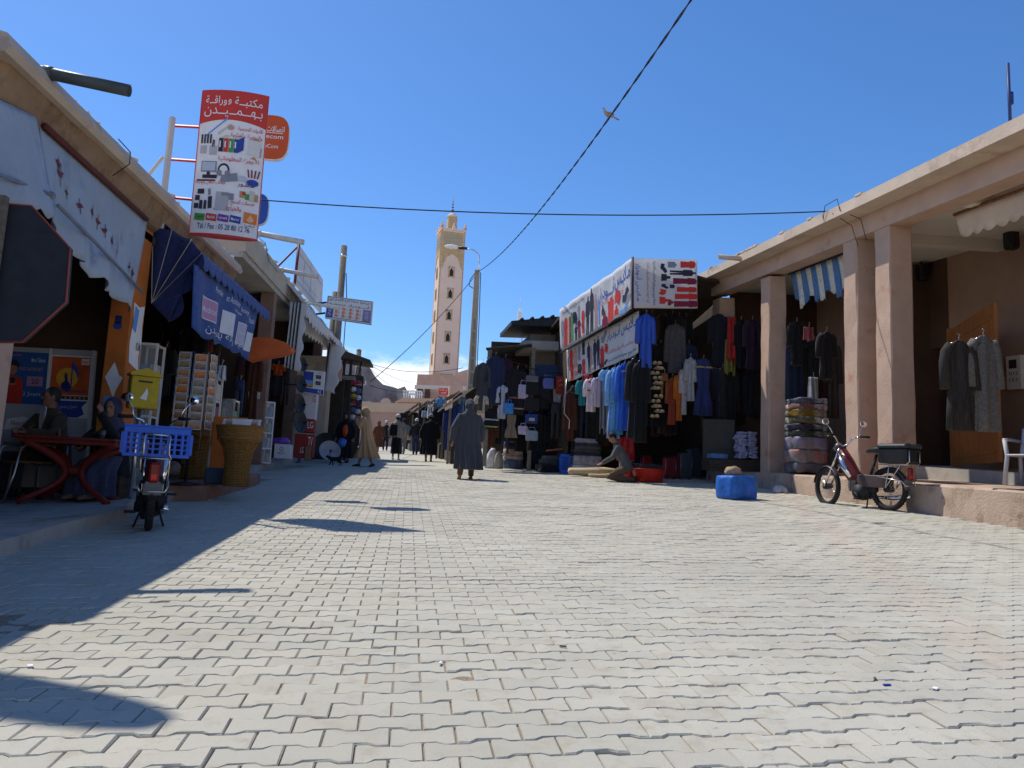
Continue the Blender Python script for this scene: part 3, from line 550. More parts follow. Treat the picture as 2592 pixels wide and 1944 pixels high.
# cafe terrace slab and raised platform before the stationery shop
T = .13; TG = .17
mb = MB(); xs = [(-9, 3.0), (-2.98, 3.0), (-2.95, 5.2), (-3.02, 7.4), (-3.0, 8.2), (-2.98, 8.9), (-3.2, 9.5), (-3.22, 11.4), (-9, 11.4)]
mb.prism(xs, (0, 0, -.1), (1, 0, 0), (0, 1, 0), (0, 0, T+.1)); e = thing('cafe_terrace', 'low worn concrete slab under the cafe table at the left edge', 'terrace', (-4, 8, 0)); wpart('slab', mb, concrete, e)
cx_, cy_ = gp(520, 1266); cx2, cy2 = gp(672, 1226)
mb = MB(); rows = []
for k in range(15):
    u = k/14; y = cy_+(cy2-cy_)*u; xr_ = cx_+(cx2-.1-cx_)*u+random.gauss(0, .01); rows.append([(-8, y, -.05), (-8, y, .2), (xr_-.03, y, .2+random.gauss(0, .004)), (xr_, y, .17), (xr_+.01, y, -.05)])
mb.loft(rows, False); e = thing('shop_platform', 'raised reddish concrete platform with broken edge under the wicker baskets', 'platform', (cx_, cy_, 0))
wpart('slab', mb, mat('platform_red', (.30, .17, .12), .95, var=.2, scale=3, bump=.6, bscale=30, col2=(.2, .13, .09), amt=.5), e)
mb = MB(); mb.box(-9, -3.55, 16.5, 34, -.05, .16); e2 = thing('far_pavement', 'raised dusty pavement strip along the farther left shops', 'pavement', (-4, 20, 0)); wpart('slab', mb, concrete, e2)
# second left building
LC = thing('shop_building', 'farther left shop building with tall cream fascia and slim brown pillars', 'building', (-4, 22, 0))
B0, B1 = 15.6, 33.0
mb = prismY(MB(), B0, B1, [(-3.5, 4.62), (-3.5, 5.12), (-3.56, 5.2), (-9, 5.2), (-9, 4.62)]); wpart('fascia', mb, mat('fascia_cream', (.48, .41, .31), .95, var=.12, scale=1.5, bump=.35, bscale=25, col2=(.34, .25, .17), amt=.56, wear=1.2), LC)
mb = MB()
for k in range(40):
    y = B0+(B1-B0)*random.random(); s = .03+.04*random.random(); mb.cbox((-3.6, y, 5.2+s*.3), (.14, s*3, s), rz(random.random()), s*.2)
tag(wpart('rubble_on_edge', mb, plaster_white, LC), kind='stuff')
mb = MB(); mb.box(-9, -3.55, B0, B1, 4.5, 4.62); wpart('ceiling', mb, concrete, LC)
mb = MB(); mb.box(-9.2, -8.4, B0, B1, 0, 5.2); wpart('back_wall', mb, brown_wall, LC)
PB = mat('pillar_brown', (.25, .155, .115), .95, var=.12, scale=2, bump=.35, bscale=30, col2=(.16, .09, .06), amt=.55)
pil = []
for px, py in ((660, 1150), (738, 1130), (795, 1130), (852, 1110)):
    y = ax(px, py, -3.58)[1]; pil.append(y); mb = MB(); mb.cbox((-3.75, y+.18, 2.3), (.34, .36, 4.64), None, .012); wpart('pillar', mb, PB, LC)
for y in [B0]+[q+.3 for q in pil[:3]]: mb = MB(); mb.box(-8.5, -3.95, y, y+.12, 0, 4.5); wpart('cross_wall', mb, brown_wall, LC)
# drain pipes over the left street edge
def pipe(label, px0, py0, px1, X0, z, r, m, y=None, length=None):
    p = ax(px0, py0, X0); L_ = length or (ay(px1, py0, p[1])[0]-X0)
    mb = MB(); mb.lathe([(r, -.25), (r, L_), (r*.86, L_), (r*.86, L_-.3)], 18, (0, 0, 0), rz(0)@ry(PI/2)@np.eye(3)); mb.lathe([(r*1.15, -.02), (r*1.15, .05)], 18, (0, 0, 0), ry(PI/2))
    return solo('drain_pipe', mb, m, label, 'pipe', (X0, y or p[1], z), (0, .12, 0), 'roof drain pipes on the left')
dk = mat('pipe_dark', (.07, .085, .085), .5, var=.2, scale=4, col2=(.2, .19, .16), amt=.62); wp_ = mat('pipe_white', (.60, .58, .54), .6, var=.1, scale=4)
pipe('thick dark grey drain pipe jutting from the near left roof edge', 118, 190, 334, -3.42, ax(118, 190, -3.42)[2]+.02, .055, dk)
pipe('white drain pipe behind the big red and white shop sign', 655, 585, 752, -3.4, ax(655, 585, -3.4)[2]-.05, .06, wp_, length=.95)
pipe('white drain pipe on the cream fascia beside the roof hoarding', 712, 685, 762, -3.5, ax(714, 685, -3.5)[2], .055, wp_, length=.95)
pipe('white drain pipe below the football shop sign', 787, 767, 836, -3.5, ax(787, 767, -3.5)[2], .055, wp_, length=.95)
# oval sign on the nearest roof edge that throws the rounded shadow at the lower left
e = thing('hanging_sign', 'oval board on a mast over the nearest left roof edge', 'sign', (-4.15, 6.05, 6.2))
mb = MB(); mb.prism(disc(0, 0, .62, .68, 22), (0, 0, 0), (.93, -.36, 0), (0, 0, 1), (.03, .06, 0)); part('panel', mb, print_red, e)
mb = MB(); mb.tube([(-.5, .22, -2.0), (-.5, .22, .2)], .03, 6); part('mast', mb, black_iron, e)
# ------------------------------------------------------------------ big shop sign on the left roof
SGY = 10.75
pc = [ay(478, 588.5, SGY), ay(652, 606, SGY), ay(682, 248, SGY), ay(512, 232.5, SGY)]
sg = thing('shop_sign', 'tall double-faced white and red sign with Arabic writing, office goods and a phone number', 'sign', tuple(pc[0]))
P00, P10, P11, P01 = [W(p) for p in pc]; nn = np.cross(P10-P00, P01-P00); nn /= np.linalg.norm(nn)
BUL = .16
def SG(u, v, k=1):                              # bulging face
    return P00*(1-u)*(1-v)+P10*u*(1-v)+P11*u*v+P01*(1-u)*v+nn*(BUL*4*u*(1-u)*.5+.003*k)
def slab(s): return [[P00*(1-u)*(1-v)+P10*u*(1-v)+P11*u*v+P01*(1-u)*v+s*nn*(BUL*2*u*(1-u)+.0)-org(sg) for u in np.linspace(0, 1, 17)] for v in (0, 1)]
fr, bk = slab(1), slab(-1); mb = MB()
mb.loft([fr[0]+bk[0][::-1], fr[1]+bk[1][::-1]], False); part('panel', mb, print_white, sg)
redm = mat('sign_red', (.58, .05, .035), .5, var=.08, scale=3)
def strip(u0, v0, u1, v1, n=12, curve=0): return [(u0+(u1-u0)*i/n, v0+curve*4*(i/n)*(1-i/n)) for i in range(n+1)]+[(u1-(u1-u0)*i/n, v1) for i in range(n+1)]
def inkstrip(u0, v0, u1, v1, m, k=1, curve=0, name='printed_shape'):
    n = 12; b = org(sg); mb = MB()
    for i in range(n):
        a, c = i/n, (i+1)/n; f_ = lambda t: v0+curve*4*t*(1-t)
        ua, uc = u0+(u1-u0)*a, u0+(u1-u0)*c
        mb.add([SG(ua, f_(a), k)-b, SG(uc, f_(c), k)-b, SG(uc, v1, k)-b, SG(ua, v1, k)-b], [(0, 1, 2, 3)])
    return part(name, mb.mesh(name, False), m, sg)
inkstrip(0, .765, 1, 1, redm, 1, .035, 'header_band')
for a, b_ in ((0, .012), (.988, 1)): inkstrip(a, 0, b_, 1, redm, 2, 0, 'edge_trim')
mb = MB(); mb.loft([[p-nn*0-np.array([0, 0, .001]) for p in fr[0]+bk[0][::-1]], [p-np.array([0, 0, .03]) for p in fr[0]+bk[0][::-1]]], False); part('bottom_cap', mb, redm, sg)
mb = MB(); mb.loft([[p+np.array([0, 0, .001]) for p in fr[1]+bk[1][::-1]], [p+np.array([0, 0, .025]) for p in fr[1]+bk[1][::-1]]], False); part('top_cap', mb, redm, sg)
T_ = lambda s, u0, v0, u1, v1, m: text(sg, SG, s, u0, v0, u1, v1, m, 3)
T_(ar('مكتبــة'), .52, .895, .92, .968, print_white); T_(ar('و'), .42, .905, .47, .945, print_white); T_(ar('وراقــة'), .08, .895, .40, .968, print_white)
T_(ar('بـهــمــيــدن'), .07, .815, .93, .885, print_white)
T_(ar('الأدوات المدرسية'), .60, .725, .95, .765, print_red); T_(ar('والتجهيزات المكتبية'), .50, .675, .95, .715, print_red)
T_(ar('الأجهزة المعلوماتية'), .34, .50, .93, .548, print_red); T_(ar('الهاتف النقال ولوازمه'), .03, .335, .48, .372, print_red); T_(ar('عـطـور'), .66, .335, .90, .375, flat('print_violet', (.12, .03, .2)))
T_(ar('خدمات النسخ'), .58, .205, .92, .245, print_red); T_(ar('والطباعة'), .52, .160, .74, .20, print_red); T_('Tél / Fax : 05 28 80 12 76', .12, .03, .88, .068, print_navy)
I_ = lambda polys, m, k=3: inks(sg, SG, polys, m, k)
rot = lambda pts, c, a: [(c[0]+(x-c[0])*math.cos(a)-(y-c[1])*math.sin(a)*.45, c[1]+(x-c[0])*math.sin(a)*.45+(y-c[1])*math.cos(a)) for x, y in pts]
I_([rot(rect(.06, .735, .50, .752), (.28, .743), .75)], print_sky); I_([rot(rect(.28, .72, .52, .742), (.4, .73), .7)], flat('print_mint', (.5, .6, .5)))
I_([disc(.49, .745, .018, .05)], print_rose)
I_([rect(.06+.045*i, .625, .085+.045*i, .69) for i in range(4)], print_dark)
I_([rect(.06, .555, .15, .61), rect(.2, .545, .31, .61)], flat('print_silver', (.45, .46, .47))); I_([rot(rect(.235, .60, .25, .655), (.24, .61), -.35), rect(.26, .6, .272, .65)], print_dark)
for i, m in enumerate((print_dark, print_red, print_green, print_blue)): I_([rect(.335+.075*i, .57, .40+.075*i, .665)], m); I_([rect(.345+.075*i, .6, .365+.075*i, .645)], print_white, 4)
I_([[(.62, .57), (.70, .595), (.70, .69), (.62, .665)]], print_blue); I_([[(.335, .665), (.62, .665), (.70, .69), (.42, .688)]], flat('print_cream', (.6, .57, .5)))
I_([[(.76, .57), (.93, .555), (.94, .665), (.77, .675)]], flat('print_paper', (.68, .68, .66))); I_([[(.80, .545), (.9, .535), (.86, .56)], [(.78, .68), (.93, .672), (.9, .69)]], print_tan); I_([rot(rect(.94, .56, .955, .63), (.95, .6), -.3)], print_rose)
I_([rect(.10, .425, .33, .50)], print_grey); I_([rect(.115, .433, .315, .492)], print_pale, 4); I_([rect(.19, .405, .24, .425), rect(.13, .38, .35, .405), rect(.05, .36, .33, .372)], print_dark)
I_([disc(.44, .445, .045, .085)], print_dark); I_([disc(.44, .44, .034, .062)], print_white, 4); I_([disc(.38, .42, .02, .04), disc(.5, .42, .02, .04), [(.4, .355), (.66, .375), (.64, .43), (.42, .405)]], print_grey, 5)
I_([disc(.72, .395, .02, .075)], print_pale, 4); I_([[(.80+.04*i, .41), (.82+.04*i, .41), (.80+.055*i, .465), (.78+.055*i, .465)] for i in range(4)], print_maroon, 4); I_([disc(.87, .375, .024, .085)], print_blue, 5)
I_([rect(.08, .27, .18, .305), rect(.05, .225, .12, .26), rect(.04, .17, .11, .205), rect(.12, .165, .17, .225), rect(.19, .165, .23, .225), rot(rect(.25, .17, .31, .255), (.28, .21), .2)], print_dark); I_([rot(rect(.24, .26, .28, .31), (.26, .28), .5)], print_grey)
I_([rect(.36, .17, .55, .29), rect(.34, .16, .57, .175)], MATS['print_silver']); I_([rect(.44, .265, .55, .285), rect(.55, .24, .62, .285)], print_grey, 4)
for i, (m, x, y, a, b_) in enumerate(((print_tan, .70, .265, .07, .045), (print_red, .735, .285, .05, .02), (print_green, .78, .255, .07, .04), (MATS['print_cream'], .84, .25, .07, .07), (print_tan, .90, .25, .06, .05))): I_([rect(x, y, x+a, y+b_)], m, 3+i % 2)
for i, (m, s) in enumerate(((print_green, 'bayn'), (print_red, 'Meditel'), (print_purple, 'inwi'), (print_blue, 'Maroc'))):
    u = .06+.175*i; I_([[(u, .09), (u+.16, .083), (u+.165, .13), (u+.01, .137)]], m); T_(s, u+.025, .1, u+.14, .122, print_white if i else flat('print_darkgreen', (.02, .12, .02)))
I_([[(.78, .07), (.975, .062), (.975, .168), (.78, .175)]], print_white); I_([[(.785, .095), (.97, .09), (.97, .165), (.785, .17)]], print_orange, 4); I_([[(.875, .158), (.91, .135), (.935, .118), (.9, .103), (.85, .104), (.82, .118), (.85, .13)]], flat('print_peach', (.8, .5, .3)), 5); T_(ar('الرياضية'), .80, .07, .95, .088, print_navy)
# frame on the roof that carries it
pz_ = W((-3.4, SGY, 4.2)); b = org(sg)
def sup(p, q, r, m, n=4): mb = MB(); mb.tube([np.array(p)-b, np.array(q)-b], r, n, True, False); return part('support_bar', mb, m, sg)
pl, pt_ = W(ay(413, 520, SGY)), W(ay(437, 297, SGY)); postm = mat('post_white', (.55, .53, .5), .6, var=.1, scale=3, col2=(.3, .12, .07), amt=.66)
sup(W(ay(405, 580, SGY)), pt_, .045, postm); sup(W(ay(412, 395, SGY))+(0, .02, 0), W(ay(355, 470, SGY+.1)), .03, postm)
for pa, pb in (((434, 318), (505, 322)), ((425, 403), (496, 408)), ((415, 498), (486, 505))): sup(W(ay(*pa, SGY+.02)), W(ay(*pb, SGY+.02)), .022, redm)
# orange telecom oval and a blue one behind
def oval(label, pxs, Y, w_, h_, m, name='telecom_sign'):
    c = ay(*pxs, Y); e = thing(name, label, 'sign', tuple(c)); mb = MB()
    pts = [(w_/2*math.copysign(abs(math.cos(a))**.62, math.cos(a)), h_/2*math.copysign(abs(math.sin(a))**.62, math.sin(a))) for a in np.linspace(0, 2*PI, 36, endpoint=False)]
    mb.prism(pts, (0, 0, 0), (1, 0, 0), (0, 0, 1), (0, .12, 0)); part('panel', mb, m, e)
    mb = MB(); mb.prism([(x*1.03, z*1.03) for x, z in pts], (0, .02, 0), (1, 0, 0), (0, 0, 1), (0, .08, 0)); part('rim', mb, print_white, e)
    o = W(c); S = quad(o+np.array([-w_/2, -.002, -h_/2]), o+np.array([w_/2, -.002, -h_/2]), o+np.array([w_/2, -.002, h_/2]), o+np.array([-w_/2, -.002, h_/2]), lift=False); return e, S
e, S = oval('rounded orange-red telecom sign half hidden behind the tall shop sign', (684, 346), 13.2, .62, .80, mat('sign_orange', (.55, .085, .02), .5, var=.1, scale=3))
text(e, S, ar('اتصالات'), .38, .62, .88, .76, print_white); ink(e, S, rect(.2, .585, .85, .6), print_white, 2); text(e, S, 'Telecom', .1, .46, .86, .56, print_white); text(e, S, 'TechCom', .12, .24, .74, .33, print_white)
mb = MB(); mb.tube([(-.2, .1, -.3), (-.9, .1, -1.6)], .025, 6); part('bracket', mb, black_iron, e)
e, S = oval('round blue sign peeping out behind the tall shop sign', (640, 527), 13.6, .52, .58, mat('sign_blue', (.025, .09, .4), .5, var=.1, scale=3), 'round_sign')
mb = MB(); mb.tube([(-.1, .1, -.1), (-.6, .1, -.4)], .025, 6); part('bracket', mb, black_iron, e)
# roof hoarding, football sign
pc = [ax(746, 719, -3.62), ax(814, 795, -3.62), ax(818, 708, -3.62), ax(757, 618, -3.62)]
e = thing('roof_hoarding', 'big pale hoarding with thin blue ruled lines on the farther left roof', 'sign', tuple(pc[0])); board(e, 'panel', *pc, .05, mat('hoarding_white', (.60, .58, .56), .7, var=.08, scale=1.2, col2=(.5, .45, .42), amt=.6)); S = quad(*pc, step=.004)
inks(e, S, [rect(.04, .8, .97, .815), rect(.04, .12, .97, .135), rect(.22, .2, .228, .78), rect(.47, .2, .478, .78), rect(.1, .3, .8, .31)], print_blue, 1)
for i in range(12): inks(e, S, [rect(.1+.07*i, .35+.03*math.sin(i*3), .13+.07*i, .365+.03*math.sin(i*3)), rect(.12+.07*i, .5+.1*math.sin(i*2), .125+.07*i, .56+.1*math.sin(i*2))], print_pale, 1)
mb = MB(); b = org(e); mb.tube([W(pc[3])-b, W(pc[0])-b], .04, 6); mb.tube([W(pc[3])-b+(-.05, 0, -.1), W(pc[3])-b+(-1.6, -.1, -2.1)], .03, 6); part('frame', mb, mat('frame_maroon', (.1, .02, .03), .6), e)
FY = 27.0; pc = [ay(822, 803, FY), ay(940, 820, FY), ay(945, 763, FY), ay(829, 748, FY)]
e = thing('football_sign', 'white box sign with blue Arabic lines and rows of orange squares on the left', 'sign', tuple(pc[0])); board(e, 'box', *pc, .25, white_paint); S = quad(*pc, step=.006)
inks(e, S, [rect(.02, .03, .97, .05), rect(.02, .95, .97, .97), rect(.02, .03, .03, .97), rect(.965, .03, .975, .97)], print_navy, 1, 'border')
text(e, S, ar('عيشوا متعة كرة القدم مع'), .06, .78, .93, .93, print_navy); text(e, S, ar('أبـــودرار محمـد'), .05, .60, .93, .75, print_navy)
ink(e, S, rect(.03, .05, .16, .57), print_blue, 2); text(e, S, 'ONE', .05, .1, .13, .5, print_pale, 3, rot90=True); ink(e, S, rect(.80, .05, .96, .57), flat('print_lilac', (.25, .2, .42)), 2); text(e, S, 'SPORT', .84, .1, .92, .5, print_pale, 3, rot90=True)
for i in range(4):
    for j in range(3): ink(e, S, rect(.2+.15*i, .42-.16*j, .26+.15*i, .55-.16*j), flat('print_coral', (.7, .25, .14)), 2, 'printed_square'); text(e, S, '-%d' % (1+i+4*j), .27+.15*i, .44-.16*j, .30+.15*i, .5-.16*j, print_navy, 3)
b = org(e); mb = MB(); mb.tube([W(pc[0])-b+(.1, .12, .2), W((-3.6, FY+.12, pc[0][2]+.1))-b+(0, 0, 0)], .035, 6); mb.tube([W(pc[3])-b+(.1, .12, -.2), W((-3.6, FY+.12, pc[3][2]-.3))-b], .035, 6); part('bracket', mb, black_iron, e)
# utility poles
p = ay(858, 800, 32); pt_ = ay(864, 622, 32)
e = thing('utility_pole', 'weathered grey twin wooden utility pole behind the left shops', 'pole', (p[0], 32, 0)); mb = MB(); mb.tube([(0, 0, -.2), (0, 0, pt_[2])], [.17, .13], 10); part('pole', mb, grey_wood, e)
mb = MB(); mb.tube([(-.3, .1, -.2), (-.22, .1, pt_[2]-2.0)], [.16, .13], 10); part('stub_pole', mb, grey_wood, e); mb = MB(); mb.lathe([(.16, 0), (.16, .1)], 10, (0, 0, pt_[2]-.5)); mb.box(-.34, .2, -.1, .16, pt_[2]-2.6, pt_[2]-2.5); part('collar', mb, steel, e)
mb = MB(); mb.tube([(.17, -.1, pt_[2]-1.2), (.28, -.1, pt_[2]-2.4), (.3, -.1, pt_[2]-5), (.5, -.1, 3)], .02, 6); part('down_cable', mb, rubber, e)
p = ay(905, 940, 40); zt = ay(906, 888, 40)[2]
mb = MB(); mb.tube([(0, 0, 0), (0, 0, zt)], [.16, .13], 10); mb.ell((0, 0, zt), (.14, .14, .1)); solo('utility_pole', mb, grey_wood, 'small grey pole rising behind the hat stall roof', 'pole', (p[0], 40, 0))
# ------------------------------------------------------------------ octagonal board
e = thing('octagonal_board', 'dark slate octagonal board with a thin red edge hanging at the far left', 'sign', (-3.0, 6.0, 1.5))
OY = 6.2; out8 = [(25, 517), (80, 521), (178, 628), (167, 765), (56, 866), (-60, 866), (-110, 760), (-105, 610), (-30, 517)]
pts = [ay(x, y, OY) for x, y in out8]; b = org(e); mb = MB(); pw = [W(p)-b for p in pts]
mb.add(pw+[p+(0, .05, 0) for p in pw], [tuple(range(9)), tuple(range(17, 8, -1))]+[(i, (i+1) % 9, 9+(i+1) % 9, 9+i) for i in range(9)]); part('panel', mb, mat('slate_dark', (.035, .04, .05), .75, var=.15, scale=6, bump=.1), e)
mb = MB(); mb.tube(pw+[pw[0]], .008, 6, False); part('edge_strip', mb, mat('edge_red', (.33, .07, .05), .5), e)
mb = MB(); q = W(ay(12, 700, OY-.1))-b; mb.cbox((q[0]-.10, q[1], q[2]-.25), (.09, .06, 1.75)); part('post', mb, grey_wood, e)
# ------------------------------------------------------------------ white canvas awnings of the cafe
canvas = mat('canvas_white', (.47, .55, .63), .85, var=.10, scale=1.4, bump=.35, bscale=9, col2=(.33, .42, .56), amt=.53, wear=2.2, transl=.25)
def blend(a, b_, t): return np.array(a)*(1-t)+np.array(b_)*t
t = thing('canvas_awning', 'grimy white canvas awning with dried red paint marks beside the orange pillar', 'awning', tuple(ax(372, 555, -3.56)))
TA, TB = ax(100, 318, -3.56), ax(372, 556, -3.56); BA, BB = ax(120, 560, -3.42), ax(335, 775, -3.48)
def cv(u, v):
    p = blend(blend(TA, TB, u), blend(BA, BB, u), v); s = abs(math.sin(u*PI*5.5)); p = p+np.array([.05*math.sin(u*21+v*2)*v+.03*math.sin(u*47)*v*v, 0, -.07*s*(v > .97)-.04*math.sin(PI*u)*v]); return p
mb = MB(); mb.sheet(cv, 66, 18, .006); wpart('canvas', mb, canvas, t)
def CV(u, v, k=1): return W(cv(u, v))+np.array([.012, -.004, 0])
redp = flat('paint_redbrown', (.16, .03, .04))
for (u, v, s) in ((.12, .25, 1), (.14, .33, 1.3), (.2, .45, .7), (.28, .5, .9), (.42, .42, .8), (.5, .45, .9), (.55, .5, .8), (.62, .55, .8), (.72, .6, .7), (.85, .66, .6), (.9, .7, .8)):
    inks(t, CV, [[(u+.02*s*math.cos(a)*(1+.5*math.sin(a*3+u*30)), v+.035*s*math.sin(a)*(1+.5*math.cos(a*2+v*40))) for a in np.linspace(0, 2*PI, 9, endpoint=False)], rect(u, v-.09*s, u+.004, v+.1*s)], redp, 1, 'paint_mark')
mb = MB(); mb.tube([ax(147, 520, -3.36), ax(240, 612, -3.38), ax(362, 742, -3.42)], .018, 6); wpart('front_rail', mb, mat('rail_grey', (.2, .22, .26), .5), t)
mb = MB(); mb.tube([ax(112, 318, -3.52), ax(372, 556, -3.52)], .03, 6); wpart('top_roller', mb, mat('roller_maroon', (.12, .03, .025), .7), t)
t2 = thing('canvas_awning', 'dirty white canvas awning sagging at the top left edge of the picture', 'awning', tuple(ax(60, 270, -3.56)))
TA2, TB2 = ax(-420, 60, -3.5), ax(92, 296, -3.54); BA2, BB2 = ax(-350, 330, -3.42), ax(150, 545, -3.3)
def cv2(u, v):
    p = blend(blend(TA2, TB2, u), blend(BA2, BB2, u), v); return p+np.array([.04*math.sin(u*17)*v, 0, -.06*abs(math.sin(u*PI*6))*(v > .97)-.05*v*math.sin(PI*u)])
mb = MB(); mb.sheet(cv2, 60, 16, .006); wpart('canvas', mb, canvas, t2)
mb = MB(); q = cv2(1, .8); mb.tube([cv2(0, .78)+(.02, 0, 0), cv2(.5, .78)+(.02, 0, -.02), q+(.02, 0, 0)], .016, 6); mb.tube([q, q+np.array([-.02, .02, -.18])], .018, 6); mb.ell(q, .04); wpart('front_rail', mb, MATS['rail_grey'], t2)
# ------------------------------------------------------------------ blue awning and hanging banner of the stationery shop
navy = cloth('awning_navy', (.022, .03, .10)); bluec = cloth('banner_blue', (.035, .085, .30), transl=.12); cord = flat('cord_cream', (.45, .42, .33))
t = thing('blue_awning', 'folding navy blue awning with cream piping and scalloped edges over the stationery shop', 'awning', tuple(ax(385, 770, -3.58)))
piv = ax(384, 768, -3.57); fan = [ay(388, 572, piv[1]), ay(436, 582, piv[1]+.02), ay(486, 606, piv[1]+.02), ay(512, 640, piv[1]+.05)]
edge = [ay(512, 640, piv[1]), ay(482, 690, piv[1]), ay(460, 745, piv[1]), ay(428, 815, piv[1])]
def fanf(i, A, B):
    def f(u, v): r = blend(A, B, u); p = blend(piv, r, v); return p+np.array([0, .05*math.sin(PI*u)*v*(1 if i % 2 else -1), -.02*math.sin(PI*u)*v])
    return f
seq = fan+edge
for i in range(len(seq)-1):
    mb = MB(); mb.sheet(fanf(i, seq[i], seq[i+1]), 8, 8, .005); wpart('gusset', mb, navy, t)
    mb = MB(); mb.tube([piv+(0, -.01, 0), seq[i]+(0, -.012, 0)], .006, 5)
    if i < 4: wpart('piping', mb, cord, t)
for i in range(3):
    A, B = edge[i], edge[i+1]
    def sc(u, v): p = blend(A, B, u); return p+(np.array([.1, 0, -.05]))*v*math.sin(PI*u)
    mb = MB(); mb.sheet(sc, 10, 3, .005); wpart('scallop', mb, navy, t)
VA, VB = seq[3], ax(683, 790, seq[3][0])
HA, HB = ax(425, 560, -3.56), ax(600, 690, -3.56)
mb = MB(); mb.sheet(lambda u, v: blend(blend((-3.56, VA[1], VA[2]+.42), (-3.56, VB[1], VB[2]+.42), u), blend(VA, VB, u), v)+np.array([0, 0, -.04*math.sin(PI*v)]), 24, 6, .006); wpart('roof_cloth', mb, bluec, t)
NS = 14
for i in range(NS):
    a, b_ = blend(VA, VB, i/NS), blend(VA, VB, (i+1)/NS)
    mb = MB(); mb.sheet(lambda u, v: blend(a, b_, u)+np.array([.01*v, 0, -v*(.16+.07*math.sin(PI*u))]), 8, 3, .005); wpart('valance_scallop', mb, bluec, t)
t = thing('hanging_banner', 'blue cloth banner with white patches and lettering hung below the blue awning', 'banner', tuple(ax(560, 800, VA[0])))
XB = VA[0]-.03; TL, TR, BR, BL = ax(487, 668, XB), ax(656, 776, XB), ax(628, 905, XB), ax(481, 828, XB)
def bf(u, v):                                   # v = 0 at the bottom
    p = blend(blend(BL, BR, u), blend(TL, TR, u), v); return p+np.array([.035*math.sin(u*26)*(1-v*.6)+.02*math.sin(u*9+2), 0, -.05*(abs(math.sin(u*PI*6.5)))*(v < .03)])
mb = MB(); mb.sheet(bf, 80, 14, .005); wpart('cloth', mb, bluec, t)
def BF(u, v, k=1): return W(bf(u, v))+np.array([.011+.002*k, -.003, 0])
bw = flat('banner_white', (.62, .64, .68)); bpk = flat('banner_pink', (.45, .22, .38)); blv = flat('banner_lavender', (.45, .42, .55))
def patch(u0, v0, u1, v1, m, k=1):
    mb = MB(); b = org(t); n = 6
    for i in range(n): a, c = u0+(u1-u0)*i/n, u0+(u1-u0)*(i+1)/n; mb.add([BF(a, v0, k)-b, BF(c, v0, k)-b, BF(c, v1, k)-b, BF(a, v1, k)-b], [(0, 1, 2, 3)])
    return part('printed_patch', mb.mesh('printed_patch', False), m, t)
patch(.13, .26, .33, .62, bw); patch(.14, .28, .32, .60, bpk, 2); patch(.43, .18, .58, .58, bw); patch(.68, .12, .83, .52, bw); patch(.69, .14, .82, .5, blv, 2); patch(.90, .10, .99, .45, bw)
BT = lambda s, u0, v0, u1, v1, m=bw: text(t, BF, s, u0, v0, u1, v1, m, 3)
BT('Meditel', .15, .38, .31, .48); BT('inwi', .70, .3, .81, .38); BT('Portable', .28, .78, .40, .88); BT('et Accessoire', .45, .75, .65, .86); BT('Recharge', .68, .68, .80, .79); BT('Wafacash', .84, .62, .97, .73); BT('tous types', .55, .62, .70, .68); BT(ar('مكتبة وراقة بهميدن'), .22, .04, .86, .22)
# ------------------------------------------------------------------ orange oval shelf-sign and white shop awning
c = ax(680, 880, -2.95); e = thing('oval_canopy', 'tilted orange oval board sticking out beside the blue banner', 'sign', tuple(c))
oo = [ay(x, y, c[1]) for x, y in ((628, 858), (650, 853), (690, 856), (722, 866), (739, 880), (734, 888), (705, 897), (665, 904), (638, 909), (626, 912))]
b = org(e); pw = [W(p)-b for p in oo]; n = len(pw); mb = MB(); mb.add(pw+[p+(0, .55, .03) for p in pw], [tuple(range(n)), tuple(range(2*n-1, n-1, -1))]+[(i, (i+1) % n, n+(i+1) % n, n+i) for i in range(n)])
part('board', mb, mat('canopy_orange', (.55, .12, .03), .7, var=.15, scale=3, bump=.1), e)
mb = MB(); mb.tube([pw[0]+(0, .3, -.1), pw[0]+(-.6, .3, -.05)], .03, 6); part('bracket', mb, black_iron, e)
wcloth = mat('awning_white', (.80, .79, .78), .9, var=.07, scale=2, bump=.2, bscale=10, col2=(.6, .56, .5), amt=.62, transl=.35)
t = thing('white_awning', 'tattered white awning with black-striped side curtains on the farther left shops', 'awning', tuple(ax(775, 770, -2.9)))
YN = ax(775, 900, -2.85)[1]; n0 = [ay(x, y, YN) for x, y in ((738, 764), (778, 768), (758, 942), (719, 928))]
for i in range(6):
    def ct(u, v, i=i): w_ = (i+u)/6*.62; return blend(blend(n0[0], n0[1], w_), blend(n0[3], n0[2], w_), v)+np.array([0, .1*(i % 2)+(.0 if i % 2 else .1*u)-(.1*u if i % 2 else 0), 0])
    mb = MB(); mb.sheet(ct, 2, 8, .005); wpart('curtain_fold', mb, (wcloth, cloth('stripe_dark', (.03, .035, .05)))[i % 2], t)
def cw(u, v): w_ = .62+.38*u; return blend(blend(n0[0], n0[1], w_), blend(n0[3], n0[2], w_), v)+np.array([.035*math.sin(v*22)*u, 0, 0])
mb = MB(); mb.sheet(cw, 6, 30, .005); wpart('curtain', mb, wcloth, t)
YFAR = ax(838, 930, -2.9)[1]; f0 = [ay(x, y, YFAR) for x, y in ((836, 868), (872, 878), (848, 997), (821, 989))]
def cf(u, v): return blend(blend(f0[0], f0[1], u), blend(f0[3], f0[2], u), v)+np.array([.05*math.sin(v*19)*u, 0, 0])
mb = MB(); mb.sheet(cf, 6, 30, .005); wpart('curtain', mb, wcloth, t)
mb = MB(); mb.tube([f0[0]+(-.02, -.03, 0), f0[3]+(-.02, -.03, 0)], .03, 5); wpart('pole', mb, mat('pole_maroon', (.08, .02, .02), .6), t)
k0, k1 = n0[1], ax(868, 872, -2.7)
